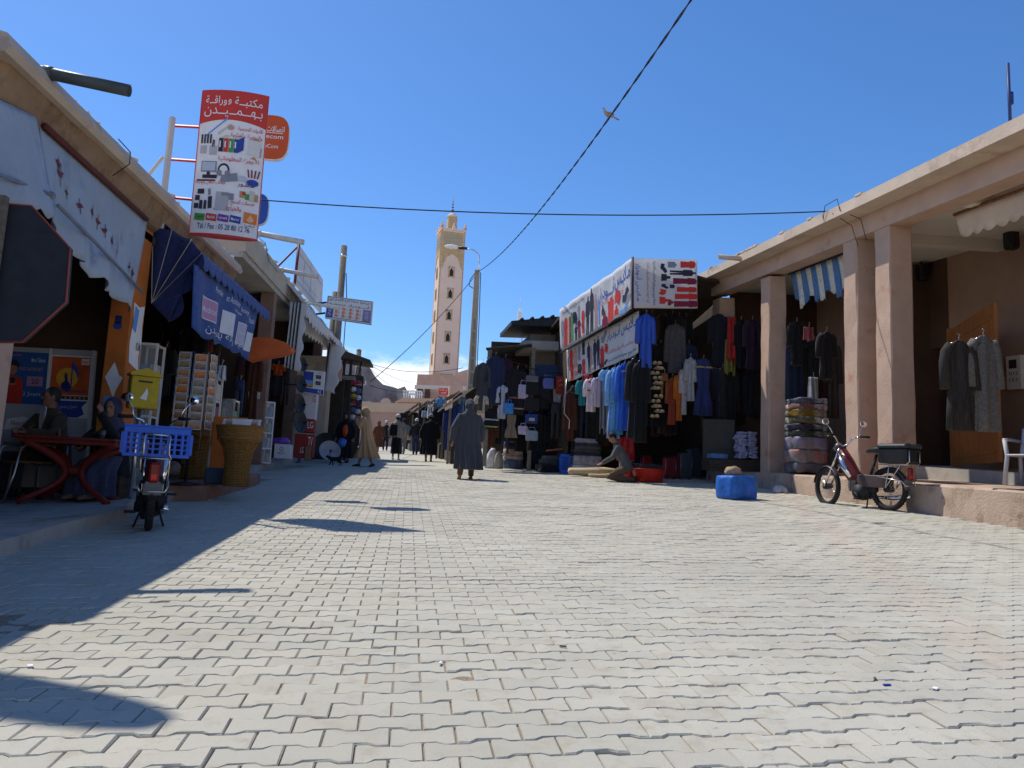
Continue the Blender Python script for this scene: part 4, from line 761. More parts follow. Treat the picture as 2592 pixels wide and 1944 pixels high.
def cn(u, v): o = blend(k0, k1, u); i_ = np.array([-3.6, o[1], o[2]+.65]); p = blend(i_, o, v); return p+np.array([0, 0, -.05*math.sin(PI*v)+.03*math.sin(u*23)*v])
mb = MB(); mb.sheet(cn, 30, 8, .006); wpart('canopy', mb, wcloth, t)
def vl(u, v): o = blend(k0, k1, u); return o+np.array([-.02, 0, -v*(.32+.05*math.sin(u*90)+.12*math.sin(u*7))])
mb = MB(); mb.sheet(vl, 90, 4, .005); wpart('valance', mb, wcloth, t)
def vl2(u, v): o = blend(k0, k1, u); return o+np.array([-.45, 0, .05-v*(.40+.05*math.sin(u*80)+.1*math.sin(u*5))])
mb = MB(); mb.sheet(vl2, 80, 4, .005); wpart('inner_valance', mb, wcloth, t)
# ------------------------------------------------------------------ hat stall
HY = 28.5; h0 = ay(868, 1000, HY); h1 = ay(912, 1000, HY)
e = thing('hat_stall', 'dark iron stall frame with a plank roof and a lettered sign strip, full of hats', 'stall', (h0[0], HY, 0))
zr = ay(900, 903, HY)[2]; z2 = ay(890, 955, HY)[2]
mb = MB(); q0, q1 = ay(862, 885, HY), ay(938, 912, HY); mb.prism([(0, 0), (q1[0]-q0[0], q1[2]-q0[2]), (q1[0]-q0[0], q1[2]-q0[2]-.1), (0, -.32)], (q0[0], HY-.2, q0[2]), (1, 0, 0), (0, 0, 1), (0, 2.5, 0)); wpart('roof', mb, dark_wood, e)
for px in (866, 883, 914): p = ay(px, 1000, HY); mb = MB(); mb.cbox((p[0], HY, zr/2-.1), (.1, .1, zr-.1 if px < 900 else z2*2-zr+.3)); wpart('post', mb, black_iron, e)
mb = MB(); s0, s1 = ay(868, 948, HY-.05), ay(914, 962, HY-.05); mb.box(s0[0], s1[0], HY-.08, HY+2.3, s1[2], s1[2]+.18); mb.tube([(q0[0]+.8, HY, q0[2]-.35), (s1[0]-.1, HY, s1[2]+.2)], .03, 5); wpart('rail_frame', mb, black_iron, e)
mb = MB(); a_, b_ = ay(905, 929, HY), ay(913, 950, HY); mb.tube([(a_[0]-.05, HY, b_[2]), (a_[0], HY, a_[2]), (b_[0], HY, a_[2]-.06), (b_[0], HY, b_[2])], .018, 5); wpart('wire_loop', mb, black_iron, e)
sb = [ay(867, 960, HY-.1), ay(900, 962, HY-.1), ay(900, 953, HY-.1), ay(867, 951, HY-.1)]; board(e, 'sign_strip', *sb, .04, flat('strip_cream', (.35, .31, .22))); S = quad(*sb, step=.006); text(e, S, 'GRATUIT', .05, .15, .9, .85, print_dark)
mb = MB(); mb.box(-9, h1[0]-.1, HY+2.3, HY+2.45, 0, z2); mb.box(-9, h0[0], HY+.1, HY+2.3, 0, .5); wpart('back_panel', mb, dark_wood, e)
mb = MB(); mb.box(h0[0]-2.2, h0[0]-.6, HY+.2, HY+1.5, 0, zr); wpart('side_wall', mb, plaster_beige, e)
hatc = [(.5, .02, .03), (.75, .75, .72), (.55, .42, .03), (.35, .04, .05), (.06, .15, .42), (.72, .72, .7), (.03, .05, .15), (.6, .6, .6), (.4, .1, .05), (.2, .35, .6)]
hn = ['red', 'white', 'yellow', 'dark red', 'blue', 'cream white', 'navy', 'grey', 'rust', 'pale blue']
i = 0
for cx_p in (896, 908):
    for j in range(6):
        py = 968+j*17.5+(cx_p-896)*.3; p = ay(cx_p-j*.6, py, HY-.15); c = hatc[(i*3+j) % 10]; nm = hn[(i*3+j) % 10]
        o = thing('cap', '%s peaked cap, %s down the %s hanging string at the hat stall' % (nm, ORD[j], 'left' if cx_p < 900 else 'right'), 'cap', tuple(p), .4*(j % 3), 'caps hanging at the hat stall')
        mb = MB(); mb.ell((0, 0, 0), (.105, .12, .1), 12, 8); part('crown', mb, cloth('hat%d' % ((i*3+j) % 10), c), o)
        mb = MB(); mb.lathe([(.1, 0), (.13, -.012), (.12, -.02), (.09, -.01)], 14, (0, -.06, -.04)); part('brim', mb, cloth('hat%d' % ((i*3+j+4) % 10), hatc[(i*3+j+4) % 10]), o)
    i += 1
# ------------------------------------------------------------------ cafe front: poster board, table, chairs
PY = 10.62
pc = [ay(-30, 1232, PY), ay(214, 1236, PY), ay(242, 888, PY), ay(8, 876, PY)]
e = thing('poster_board', 'white framed shop board with a blue phone poster and an orange music poster', 'board', tuple(pc[0]))
board(e, 'panel', *pc, .06, mat('board_grey', (.42, .43, .45), .6, var=.08, scale=3)); S = quad(*pc)
pb = flat('poster_blue', (.03, .11, .34)); po_ = mat('poster_orange', (.62, .11, .03), .55, var=.25, scale=4)
ink(e, S, rect(.0, .59, .50, .965), pb, 1, 'blue_poster'); ink(e, S, rect(.53, .5, .97, .955), print_white, 1, 'poster_margin'); ink(e, S, rect(.54, .665, .96, .945), po_, 2, 'orange_poster')
ink(e, S, disc(.13, .84, .045, .05), print_skin, 2); ink(e, S, [(.06, .86), (.08, .90), (.15, .905), (.2, .885), (.2, .85), (.13, .868), (.08, .85)], print_dark, 3); ink(e, S, [(.0, .59), (.0, .76), (.07, .79), (.19, .79), (.25, .75), (.26, .59)], print_red, 2)
ink(e, S, disc(.14, .74, .02, .035), print_skin, 3); ink(e, S, rect(.12, .735, .17, .775), print_dark, 4); ink(e, S, rect(.29, .72, .46, .79), flat('print_mauve', (.5, .25, .35)), 2); text(e, S, '20', .34, .735, .42, .775, print_navy, 3); text(e, S, '3 Jours', .26, .64, .45, .68, print_pale); text(e, S, 'Maroc Telecom', .32, .895, .47, .925, print_white); text(e, S, 'PASS INTERNET', .2, .83, .45, .855, print_rose); text(e, S, 'JAWAL', .12, .93, .22, .945, print_orange)
ink(e, S, disc(.72, .79, .075, .12), flat('print_yellow', (.8, .4, .04)), 3); ink(e, S, [(.76, .72), (.775, .72), (.775, .90), (.76, .91)], print_blue, 4); ink(e, S, disc(.72, .715, .025, .055), print_blue, 4); ink(e, S, [(.775, .905), (.82, .87), (.845, .82), (.83, .78), (.82, .82), (.775, .86)], print_blue, 4)
ink(e, S, [(.67, .715), (.66, .745), (.70, .77), (.69, .81), (.72, .82), (.73, .77), (.76, .74), (.74, .71)], print_navy, 5); ink(e, S, disc(.705, .815, .015, .022), print_skin, 5); text(e, S, 'la chanson', .72, .685, .93, .71, print_navy, 4); ink(e, S, rect(.86, .89, .95, .935), print_white, 3); text(e, S, 'inwi', .87, .9, .94, .925, print_red, 4)
ink(e, S, rect(.54, .635, .96, .66), print_dark, 2); inks(e, S, [disc(.57+.05*i, .647, .009, .015) for i in range(8)], print_skin, 3); ink(e, S, [(.54, .505), (.54, .625), (.96, .625), (.9, .58), (.93, .53), (.86, .505)], print_blue, 2); text(e, S, ar('استمع الى موسيقى العالم'), .6, .56, .85, .6, print_pale, 3); ink(e, S, [(.1, .4), (.22, .42), (.42, .4), (.46, .46), (.3, .5), (.12, .48)], print_white, 1); text(e, S, 'Nescafé', .17, .435, .36, .47, print_red)
for u0, u1 in ((-.01, .01), (.505, .525), (.975, 1.0)):
    b = org(e); mb = MB(); A, B = S(u0, 0, 6), S(u1, 0, 6); C, D = S(u1, 1, 6), S(u0, 1, 6); mb.add([p-b for p in (A, B, C, D)]+[p-b+(0, .05, 0) for p in (A, B, C, D)], [(0, 1, 2, 3), (7, 6, 5, 4), (0, 4, 5, 1), (1, 5, 6, 2), (2, 6, 7, 3), (3, 7, 4, 0)]); part('frame_bar', mb, white_paint, e)
# table
redpl = mat('red_plastic', (.20, .025, .018), .55, var=.12, scale=4)
tx, ty = gp(150, 1262, TG); e = thing('red_table', 'red plastic cafe table on curved crossed legs at the left', 'table', (tx+.12, ty+.05, T), .12)
mb = MB(); mb.cbox((-.05, 0, .715), (1.05, .8, .035), None, .012); mb.cbox((-.05, 0, .68), (.95, .7, .05)); part('table_top', mb, redpl, e)
for sx, sy in ((1, 1), (-1, 1), (1, -1), (-1, -1)):
    pts = [(sx*(.46-.38*math.sin(a)), sy*(.33-.25*math.sin(a)), .68-.68*i/12) for i, a in enumerate(np.linspace(0, PI, 13))]
    mb = MB(); mb.tube(pts, [.04]*5+[.03]*8, 6, True, True, 1.2); part('leg', mb, redpl, e)
mb = MB(); mb.cbox((0, 0, .36), (.2, .16, .1), None, .02); part('leg_joint', mb, redpl, e)
mb = MB(); mb.lathe([(.03, 0), (.036, .1), (.033, .1), (.027, .008)], 12); g1 = solo('tea_glass', mb, mat('glass', (.8, .82, .8), .08, trans=.9, var=.02), 'small tea glass on the red cafe table', 'glass', (tx+.42, ty-.1, T+.733))
# chairs
def cafe_chair(label, loc, rot, group='metal cafe chairs'):
    e = thing('cafe_chair', label, 'chair', loc, rot, group); wick = mat('wicker_brown', (.20, .12, .06), .8, var=.3, scale=30, bump=.5, bscale=120)
    for s in (-1, 1):
        mb = MB(); mb.tube([(s*.27, .28, 0), (s*.26, .2, .3), (s*.25, .16, .6), (s*.245, .1, .64), (s*.245, -.18, .64), (s*.25, -.24, .6), (s*.255, -.27, 0)], .0135, 8); part('leg_frame', mb, steel, e)
        mb = MB(); mb.tube([(s*.245, .14, .645), (s*.245, -.2, .645)], .02, 8); part('armrest', mb, wick, e)
    mb = MB(); mb.tube([(-.24, -.2, .62), (-.22, -.25, .78), (-.12, -.28, .86), (.12, -.28, .86), (.22, -.25, .78), (.24, -.2, .62)], .015, 8); part('back_rail', mb, wick, e)
    mb = MB(); mb.sheet(lambda u, v: (-.2+.4*u, -.24-.03*v-.02*math.sin(PI*u), .48+.34*v), 8, 6, .012); part('backrest', mb, wick, e)
    mb = MB(); mb.cbox((0, 0, .44), (.46, .44, .03), None, .012); mb.tube([(-.25, .2, .43), (.25, .2, .43)], .012, 6); mb.tube([(-.25, -.22, .43), (.25, -.22, .43)], .012, 6); part('seat', mb, wick, e); return e
x, y = gp(55, 1262, TG); cafe_chair('aluminium and wicker armchair at the left edge, nearest to the camera', (x-.15, y+.28, T), 2.4)
x, y = gp(190, 1255, TG); cafe_chair('aluminium armchair the seated cafe man sits on behind the red table', (x-.6, y+.5, T), .3)
# yellow letter box
e = thing('letter_box', 'weathered yellow post box with a gabled lid beside the orange pillar', 'post box', tuple(ay(357, 1035, 9.95)), .5)
yel = mat('box_yellow', (.50, .36, .015), .55, var=.15, scale=4, col2=(.32, .22, .03), amt=.57, wear=5)
W_ = .32; mb = MB(); mb.cbox((0, 0, .2), (W_, .22, .4), None, .012); part('body', mb, yel, e)
mb = MB(); mb.prism([(-.18, .4), (.18, .4), (.18, .43), (0, .5), (-.18, .43)], (0, -.13, 0), (1, 0, 0), (0, 0, 1), (0, .26, 0)); part('lid', mb, yel, e)
mb = MB(); mb.prism([(-.05, .12), (.0, .2), (.02, .26), (.04, .2), (.03, .1)], (0, -.1115, 0), (1, 0, 0), (0, 0, 1), (0, -.002, 0)); part('peeled_patch', mb, print_white, e); mb = MB(); mb.cbox((.0, -.112, .33), (.16, .006, .02)); part('slot', mb, black_iron, e)
mb = MB(); mb.tube([(0, .08, 0), (0, .08, -1.1)], .025, 8); part('post', mb, steel, e)
# glazed display case, postcard stand
def case(name, label, px0, px1, pyt, Y, dep, zb, tiers, cat='display case', fr=white_paint, rot=0.0):
    p, q = ay(px0, pyt, Y), ay(px1, pyt, Y); w_ = q[0]-p[0]; h_ = p[2]-zb; e = thing(name, label, cat, (p[0], Y, zb), rot)
    for x in (0, w_-.03):
        for y in (0, dep-.03): mb = MB(); mb.box(x, x+.03, y, y+.03, 0, h_); part('upright', mb, fr, e)
    for k in range(tiers+1):
        z = h_*k/tiers; mb = MB(); mb.box(.031, w_-.031, .0, dep, max(0, z-.03), z if k else .03); part('shelf', mb, fr, e)
    mb = MB(); mb.box(.02, w_-.02, .008, .012, .02, h_-.02); part('glass_pane', mb, mat('pane', (.9, .95, .95), .05, alpha=.16, var=.01), e)
    mb = MB(); mb.box(.02, w_-.02, dep-.02, dep-.012, .02, h_-.02); part('back_panel', mb, dark_wood, e); return e, w_, h_
goods = [(.3, .05, .05), (.1, .2, .4), (.5, .5, .5), (.4, .25, .1), (.12, .3, .15), (.55, .5, .35), (.08, .08, .1)]
def fill(e, w_, h_, dep, tiers, lab, n=4, cat='box'):
    for k in range(tiers):
        for i in range(n):
            a = w_/n*.75; hh = h_/tiers*(.4+.35*random.random()); c = random.randrange(7)
            mb = MB(); mb.cbox((0, 0, hh/2), (a, dep*.5, hh), None, .006); o = part('packet', mb, flat('packet%d' % c, goods[c])); R = e.rotation_euler.z
            o.location = Vector(e.location)+Matrix.Rotation(R, 3, 'Z')@Vector((w_*(i+.5)/n, dep*.5, h_*k/tiers+.003)); o.rotation_euler = (0, 0, R)
            tag(o, '%s packet from the left on the %s shelf of %s' % (ORD[i], SHF[k], lab), cat, 'goods in '+lab)
e, w_, h_ = case('display_case', 'narrow white glazed display case just behind the yellow post box', 352, 402, 866, 11.2, .35, .17, 4); fill(e, w_, h_, .35, 4, 'the narrow glazed case', 2, 'packet')
RY = 11.55; p = ay(482, 1085, RY); zt = ay(482, 893, RY)[2]; e = thing('postcard_stand', 'revolving wire stand full of postcards on the stationery platform', 'postcard stand', (p[0], RY, .2))
mb = MB(); mb.tube([(0, 0, 0), (0, 0, zt-.2)], .02, 8); mb.lathe([(.22, 0), (.22, .02), (.03, .05)], 16); part('pole', mb, black_iron, e)
pcm = []
for i in range(8):
    r_ = random.Random(i); m = bpy.data.materials.new('postcard%d' % i); m.use_nodes = True; t_ = m.node_tree; bs = t_.nodes['Principled BSDF']; bs.inputs['Roughness'].default_value = .35
    tcn = t_.nodes.new('ShaderNodeTexCoord'); n_ = t_.nodes.new('ShaderNodeTexNoise'); n_.inputs['Scale'].default_value = 14; n_.inputs['Detail'].default_value = 5; t_.links.new(tcn.outputs['Object'], n_.inputs[0])
    sp_ = t_.nodes.new('ShaderNodeSeparateXYZ'); t_.links.new(tcn.outputs['Object'], sp_.inputs[0]); ad = t_.nodes.new('ShaderNodeMath'); ad.operation = 'MULTIPLY_ADD'; t_.links.new(sp_.outputs[2], ad.inputs[0]); ad.inputs[1].default_value = 7; t_.links.new(n_.outputs[0], ad.inputs[2])
    rp = t_.nodes.new('ShaderNodeValToRGB'); el = rp.color_ramp.elements; el[0].position = .2; el[1].position = 1.05
    pal = [((.25, .1, .05), (.55, .3, .1), (.1, .25, .6)), ((.3, .05, .02), (.7, .25, .03), (.5, .15, .1)), ((.1, .05, .03), (.35, .2, .1), (.5, .4, .3)), ((.1, .15, .05), (.4, .25, .12), (.15, .3, .6))][i % 4]
    el[0].color = pal[0]+(1,); el[1].color = pal[2]+(1,); x_ = rp.color_ramp.elements.new(.6); x_.color = pal[1]+(1,); t_.links.new(ad.outputs[0], rp.inputs[0]); t_.links.new(rp.outputs[0], bs.inputs['Base Color']); pcm.append(m)
ch_ = .115
def cards(cx0, ang, n, off):
    for k in range(n):
        z = zt-.2-.07-k*.122-off; R = Matrix.Rotation(ang, 4, 'Z'); o = Vector((cx0[0], cx0[1], z))
        mb = MB(); mb.cbox((0, 0, 0), (.165, .004, ch_)); c = part('postcard', mb, print_white, e); c.matrix_local = Matrix.Translation(o) @ R @ Matrix.Rotation(-.12, 4, 'X')
        mb = MB(); mb.cbox((0, -.0035, 0), (.150, .003, ch_-.016)); part('picture', mb, pcm[random.randrange(8)], c)
cards((-.13, -.14, 0), -.1, 9, 0); cards((.09, -.13, 0), .12, 9, .02); cards((-.27, .02, 0), -1.2, 9, 0); cards((.23, .02, 0), 1.25, 9, 0)
mb = MB()
for x, y in ((-.22, -.14), (-.035, -.16), (.0, -.16), (.18, -.13), (-.3, .1), (.26, .1)): mb.tube([(x, y, zt-.2), (x, y, .3)], .004, 5)
part('wire_frame', mb, steel, e)
# wicker baskets
def wicker(name):
    m = mat(name, (.36, .19, .05), .8, var=.25, scale=18, stretch=(1, 1, 3)); t_ = m.node_tree; b = t_.nodes['Principled BSDF']
    tcn = t_.nodes.new('ShaderNodeTexCoord'); w1 = t_.nodes.new('ShaderNodeTexWave'); w1.bands_direction = 'Z'; w1.inputs['Scale'].default_value = 14; w1.inputs['Distortion'].default_value = .6; w1.inputs['Detail'].default_value = 1
    t_.links.new(tcn.outputs['Object'], w1.inputs[0]); bp = t_.nodes.new('ShaderNodeBump'); bp.inputs['Strength'].default_value = 1; bp.inputs['Distance'].default_value = .02; t_.links.new(w1.outputs[0], bp.inputs['Height']); t_.links.new(bp.outputs[0], b.inputs['Normal']); return m
wk = wicker('wicker')
def basket(label, loc, s=1.0):
    e = thing('wicker_basket', label, 'basket', loc, 0, 'tall wicker display baskets'); mb = MB(); rings = []
    prof = [(.185, 0), (.19, .05), (.18, .2), (.19, .4), (.225, .58), (.29, .70)]
    for r, z in prof: rings.append([((r*s*(1+.035*math.cos(k*8)))*math.cos(2*PI*k/40), (r*s*(1+.035*math.cos(k*8)))*math.sin(2*PI*k/40), z*s) for k in range(40)])
    mb.loft(rings); part('stem', mb, wk, e)
    mb = MB(); mb.lathe([(.29*s, .70*s), (.315*s, .71*s), (.325*s, .73*s), (.36*s, .90*s), (.365*s, .92*s), (.34*s, .92*s), (.3*s, .78*s)], 40); part('tray', mb, wk, e)
    mb = MB(); mb.tube([(.32*s*math.cos(a), .32*s*math.sin(a), .725*s) for a in np.linspace(0, 2*PI, 33)], .018*s, 6); mb.tube([(.36*s*math.cos(a), .36*s*math.sin(a), .92*s) for a in np.linspace(0, 2*PI, 33)], .015*s, 6); part('braided_rim', mb, wk, e)
    mb = MB()
    for k in range(20):
        a = 2*PI*k/20; pts = [((r*s*1.03)*math.cos(a), (r*s*1.03)*math.sin(a), z*s) for r, z in prof]; mb.tube(pts, .008*s, 5)
    part('stakes', mb, wk, e); return e
x, y = gp(596, 1231, .2); B1_ = basket('tall wicker basket of printed cards, nearest to the street', (x, y, .2), .92)
x2, y2 = gp(487, 1212, .2); basket('tall wicker basket behind the postcard stand', (x2, y2, .2), .98)
for i in range(9):
    a = -2.6+i*.52; mb = MB(); mb.cbox((0, 0, .04), (.15, .004, .1)); o = part('card', mb, (print_white, pcm[2], MATS['print_cream'])[i % 3]); o.location = W((x+.2*math.cos(a), y+.22*math.sin(a), 1.08)); o.rotation_euler = (-.5, 0, .3*(i % 3)-.3)
    tag(o, 'printed card standing in the nearest wicker basket, %s from the left' % ORD[i], 'card', 'cards in the wicker basket')
def rock(n=10, m=8, s=(1, 1, 1), seed=0, amp=.16):
    mb = MB(); mb.ell((0, 0, 0), 1, n*2, m*2); v = []
    for p in mb.v:
        q = np.array(p); d = 1+amp*mnoise.fractal(Vector(q*1.3+seed*7), 1, 2, 3); v.append(tuple(q*d*np.array(s)))
    mb.v = v; return mb
xs_, ys_ = gp(436, 1206, .2); solo('round_stone', rock(s=(.13, .1, .13), seed=2, amp=.05), mat('stone_white', (.5, .47, .44), .9, var=.1, scale=9, bump=.4), 'round whitish stone leaning behind the parked moped', 'stone', (xs_, ys_, .33))
mb = MB(); mb.cbox((0, 0, .5), (.5, .05, 1.0), None, .01); solo('plywood_sheet', mb, orange_paint, 'orange painted plywood standing between the two wicker baskets', 'plywood', (x-.35, y+.9, .2))
mb = MB(); mb.cbox((0, 0, .12), (.42, .3, .24), None, .02); solo('dark_crate', mb, flat('crate_navy', (.02, .05, .09)), 'low dark blue crate on the platform behind the near basket', 'crate', (x-.3, y+.35, .2), .2)
# ------------------------------------------------------------------ shop interiors on the left: shelves, clothes
e, w_, h_ = case('display_case', 'white glazed display case standing in the stationery shop behind the baskets', 533, 553, 945, 13.4, .4, .2, 4); fill(e, w_, h_, .4, 4, 'the stationery shop case', 2, 'packet')
e, w_, h_ = case('shelf_unit', 'grey shelf unit deep in the stationery shop under hanging clothes', 560, 596, 1008, 14.2, .4, .2, 3, 'shelf', steel); fill(e, w_, h_, .4, 3, 'the grey stationery shelf', 3, 'packet')
e, w_, h_ = case('display_case', 'white four-tier glass cabinet slanting between the two brown pillars', 658, 700, 1014, 19.6, .5, .2, 4, rot=.5); fill(e, w_, h_, .5, 4, 'the four-tier cabinet', 4, 'packet')
def ring(hw, hd, cx0, cy0, z, n=22, fold=.0, ph=0., fr=5):
    return [(cx0+hw*math.cos(2*PI*k/n), cy0+hd*math.sin(2*PI*k/n)*(1+fold*math.sin(fr*2*PI*k/n+ph))+fold*hd*.8*math.sin(hw*0+fr*1.7*math.cos(2*PI*k/n)*1.6+ph), z) for k in range(n)]
def garment(label, kind, col, top, w_, h_, rot=0., group='clothes hanging in the market stalls', name=None, cat='garment', trim=None, mname=None):
    names = dict(robe='robe', dress='dress', shirt='shirt', trousers='trousers', cloth='hanging_cloth', coat='coat', jacket='jacket')
    e = thing(name or names[kind], label, cat, tuple(top), rot, group); ph = random.random()*6; hw = w_/2; m = col if not isinstance(col, tuple) else cloth(mname or 'g%.3f_%.3f_%.3f' % col, col)
    if isinstance(col, tuple) and int(ph*50) % 3 == 0: m = mat('striped%.3f_%.3f_%.3f' % col, col, .92, var=.45, scale=26, stretch=(4, 4, .08), bump=.3, bscale=60, sheen=.1)
    mb = MB()
    if kind in ('robe', 'dress', 'shirt', 'coat', 'jacket'):
        k = {'robe': (.86, .80, .9, 1.0), 'dress': (.8, .55, .85, 1.0), 'shirt': (.9, .85, .85, .88), 'coat': (.9, .82, .9, 1.0), 'jacket': (.95, .9, .9, .9)}[kind]; lv = []
        for f_, a in ((0, .22), (.025, .5), (.06, .84*k[0]), (.12, k[0]*.92), (.3, k[0]*.85), (.5, k[1]), (.75, k[2]), (1.0, k[3])): lv.append(ring(hw*a*(.95+.1*random.random()), .045+.02*f_, 0, .0, -f_*h_, 26, .22+.45*f_, ph+f_))
        mb.loft(lv)
        sl_ = {'robe': .52, 'dress': 0, 'shirt': .42 if h_ < .65 else .5, 'coat': .5, 'jacket': .75}[kind]
        if sl_:
            for s in (-1, 1): mb.tube([(s*hw*.6, 0, -.06*h_), (s*hw*.92, .01, -.1*h_-.05), (s*hw*1.04, .02, -.5*sl_*h_), (s*hw*1.08, .0, -sl_*h_-.04)], [.07, .075, .07, .075], 9)
    elif kind == 'trousers':
        mb.loft([ring(hw*.8, .05, 0, 0, 0), ring(hw*.95, .07, 0, 0, -.18*h_), ring(hw, .07, 0, 0, -.3*h_)])
        for s in (-1, 1): mb.tube([(s*hw*.5, 0, -.2*h_), (s*hw*.55, .01, -.6*h_), (s*hw*.56, 0, -h_)], [hw*.5, hw*.42, hw*.36], 10, True, True, .7)
    else:
        n1 = random.random()*6; mb.sheet(lambda u, v: (hw*(2*u-1)*(1-.12*v*math.sin(n1+v*3)), .05*math.sin(u*13+n1)*(.3+v)+.02*math.sin(u*29), -h_*v*(1-.06*math.sin(u*9+n1))), 26, 10, .012)
    part('fabric', mb, m, e)
    if trim:
        for f_, c in trim: mb = MB(); mb.loft([ring(hw*.93, .075, 0, 0, -h_*f_, 26, .4, ph+f_), ring(hw*.94, .076, 0, 0, -h_*f_-.04, 26, .4, ph+f_)]); part('woven_band', mb, cloth('band%.2f%.2f' % c[:2], c), e)
    mb = MB(); mb.tube([(0, 0, -.02), (0, 0, .05), (.02, 0, .08), (.0, 0, .1), (-.015, 0, .085)], .004, 5); mb.tube([(-hw*.6, 0, -.05), (0, 0, 0), (hw*.6, 0, -.05)], .006, 5); part('hanger', mb, steel, e)
    return e
def gat(label, kind, col, px0, px1, py0, py1, Y, **k):
    p = ay((px0+px1)/2, py0, Y); q = ay((px0+px1)/2, py1, Y); w_ = abs(ay(px1, py0, Y)[0]-ay(px0, py0, Y)[0]); return garment(label, kind, col, p, w_, max(.2, p[2]-q[2]), **k)
GL = 'clothes hanging in the left shops'
gat('pale grey hooded jacket hanging on the first brown pillar of the left shops', 'jacket', (.42, .40, .40), 620, 653, 952, 1022, 19.0, group=GL)
gat('blue jeans hanging deep in the shop behind the tall wicker basket', 'trousers', (.03, .05, .12), 596, 622, 962, 1050, 16.2, group=GL)
gat('dark jacket hanging in the stationery shop doorway under the blue banner', 'jacket', (.02, .02, .025), 470, 520, 830, 905, 13.2, group=GL); gat('red checked shirt in the dark stationery shop behind the banner', 'shirt', (.14, .02, .02), 500, 530, 850, 930, 13.6, group=GL); gat('white cloth bag hanging inside the stationery shop door', 'cloth', (.5, .5, .55), 553, 572, 925, 962, 12.9, group=GL); gat('dark coat hanging in the shop beyond the first brown pillar', 'coat', (.02, .022, .03), 690, 725, 900, 1000, 21.5, group=GL); gat('orange vest glowing in the shade beyond the first brown pillar', 'shirt', (.4, .06, .01), 693, 718, 922, 950, 21.2, group=GL); gat('black bundle of bags hanging beside the orange pillar inside the shop', 'coat', (.015, .015, .018), 405, 440, 880, 1000, 12.6, group=GL)
# electronics: boxes, screen board, dishes
def carton(label, px0, px1, pyt, pyb, Y, col, zb=None, txt=None, tcol=None, name='carton', dep=.5, rot=0., band=None, grp='cartons outside the electronics shop'):
    p, q, r = ay(px0, pyb, Y), ay(px1, pyb, Y), ay((px0+px1)/2, pyt, Y); w_, h_ = q[0]-p[0], r[2]-p[2]; zb = p[2] if zb is None else zb
    e = thing(name, label, 'box', ((p[0]+q[0])/2, Y, zb), rot, grp); mb = MB(); mb.cbox((0, dep/2, h_/2), (w_, dep, h_), None, .008); part('box', mb, col, e)
    S_ = quad(*[np.array(e.location)+rz(rot)@np.array(v) for v in ((-w_/2, 0, 0), (w_/2, 0, 0), (w_/2, 0, h_), (-w_/2, 0, h_))], lift=False)
    def loc(S_=S_, e=e): return S_
    if band: ink(e, S_, rect(*band[0]), band[1], 1, 'printed_band')
    if txt: text(e, S_, txt[0], *txt[1], tcol or print_white)
    return e, S_
redbox = flat('box_red', (.28, .03, .025)); whbox = flat('box_white', (.6, .6, .62))
Yb = 22.2
e, S_ = carton('white carton with a round logo under a purple bag by the second brown pillar', 692, 733, 1124, 1160, 19.9, whbox, txt=('BRAVO', (.25, .3, .7, .42)), tcol=print_navy); ink(e, S_, disc(.45, .65, .17, .13), print_grey, 1); ink(e, S_, disc(.45, .65, .1, .07), whbox, 2)
mb = MB(); mb.v = []; mb = rock(s=(.24, .16, .11), seed=5, amp=.25); p = ay(708, 1122, 19.95); solo('purple_bag', mb, mat('purple_plastic', (.16, .05, .33), .4, var=.2, scale=6), 'crumpled purple plastic bag on the white carton with a round logo', 'bag', (p[0], 20.1, p[2]+.03))
e, S_ = carton('dark red television carton lowest in the stack at the second pillar', 742, 772, 1098, 1158, Yb, redbox, txt=('LG', (.55, .2, .85, .45))); e, S_ = carton('dark red carton standing right of the lowest television carton', 773, 790, 1100, 1158, Yb+.1, redbox, txt=('TV', (.2, .5, .9, .9))); e, S_ = carton('flat dark red carton with a white corner mark on the stack', 752, 793, 1060, 1093, Yb+.05, redbox, txt=('LG', (.62, .3, .95, .8)))
e, S_ = carton('large white carton in the middle of the electronics stack', 748, 797, 1026, 1060, Yb+.1, whbox); e, S_ = carton('white carton with a small red mark at the top of the stack', 752, 800, 996, 1026, Yb+.1, whbox, txt=('G', (.8, .3, .95, .85)), tcol=print_red); carton('brown carton at the foot of the electronics stack', 770, 783, 1130, 1165, Yb-.1, flat('box_brown', (.22, .14, .08)))
pc = [ay(763, 992, 22.0), ay(818, 1001, 22.0), ay(823, 941, 22.0), ay(768, 935, 22.0)]; e = thing('screen_board', 'white board showing a blue television picture and the number 42', 'board', tuple(pc[0])); board(e, 'panel', *pc, .12, white_paint); S = quad(*pc, step=.005)
ink(e, S, rect(0, .02, 1, .22), print_blue, 1); text(e, S, '42', .72, .06, .9, .19, print_white); ink(e, S, rect(.02, .26, .48, .93), print_dark, 1); ink(e, S, rect(.04, .56, .46, .91), print_blue, 2); ink(e, S, rect(.04, .42, .46, .56), print_sky, 2); ink(e, S, rect(.04, .29, .46, .42), print_tan, 2)
for v in (.40, .66): ink(e, S, rect(.6, v, .84, v+.16), print_dark, 1); text(e, S, 'HD', .64, v+.04, .8, v+.12, print_grey, 2)
text(e, S, 'LED TV', .66, .88, .86, .93, print_grey, 2); mb = MB(); b = org(e); mb.tube([W(pc[0])-b+(.05, .06, .2), W(pc[0])-b+(-.6, .06, .2)], .02, 6); part('bracket', mb, black_iron, e)
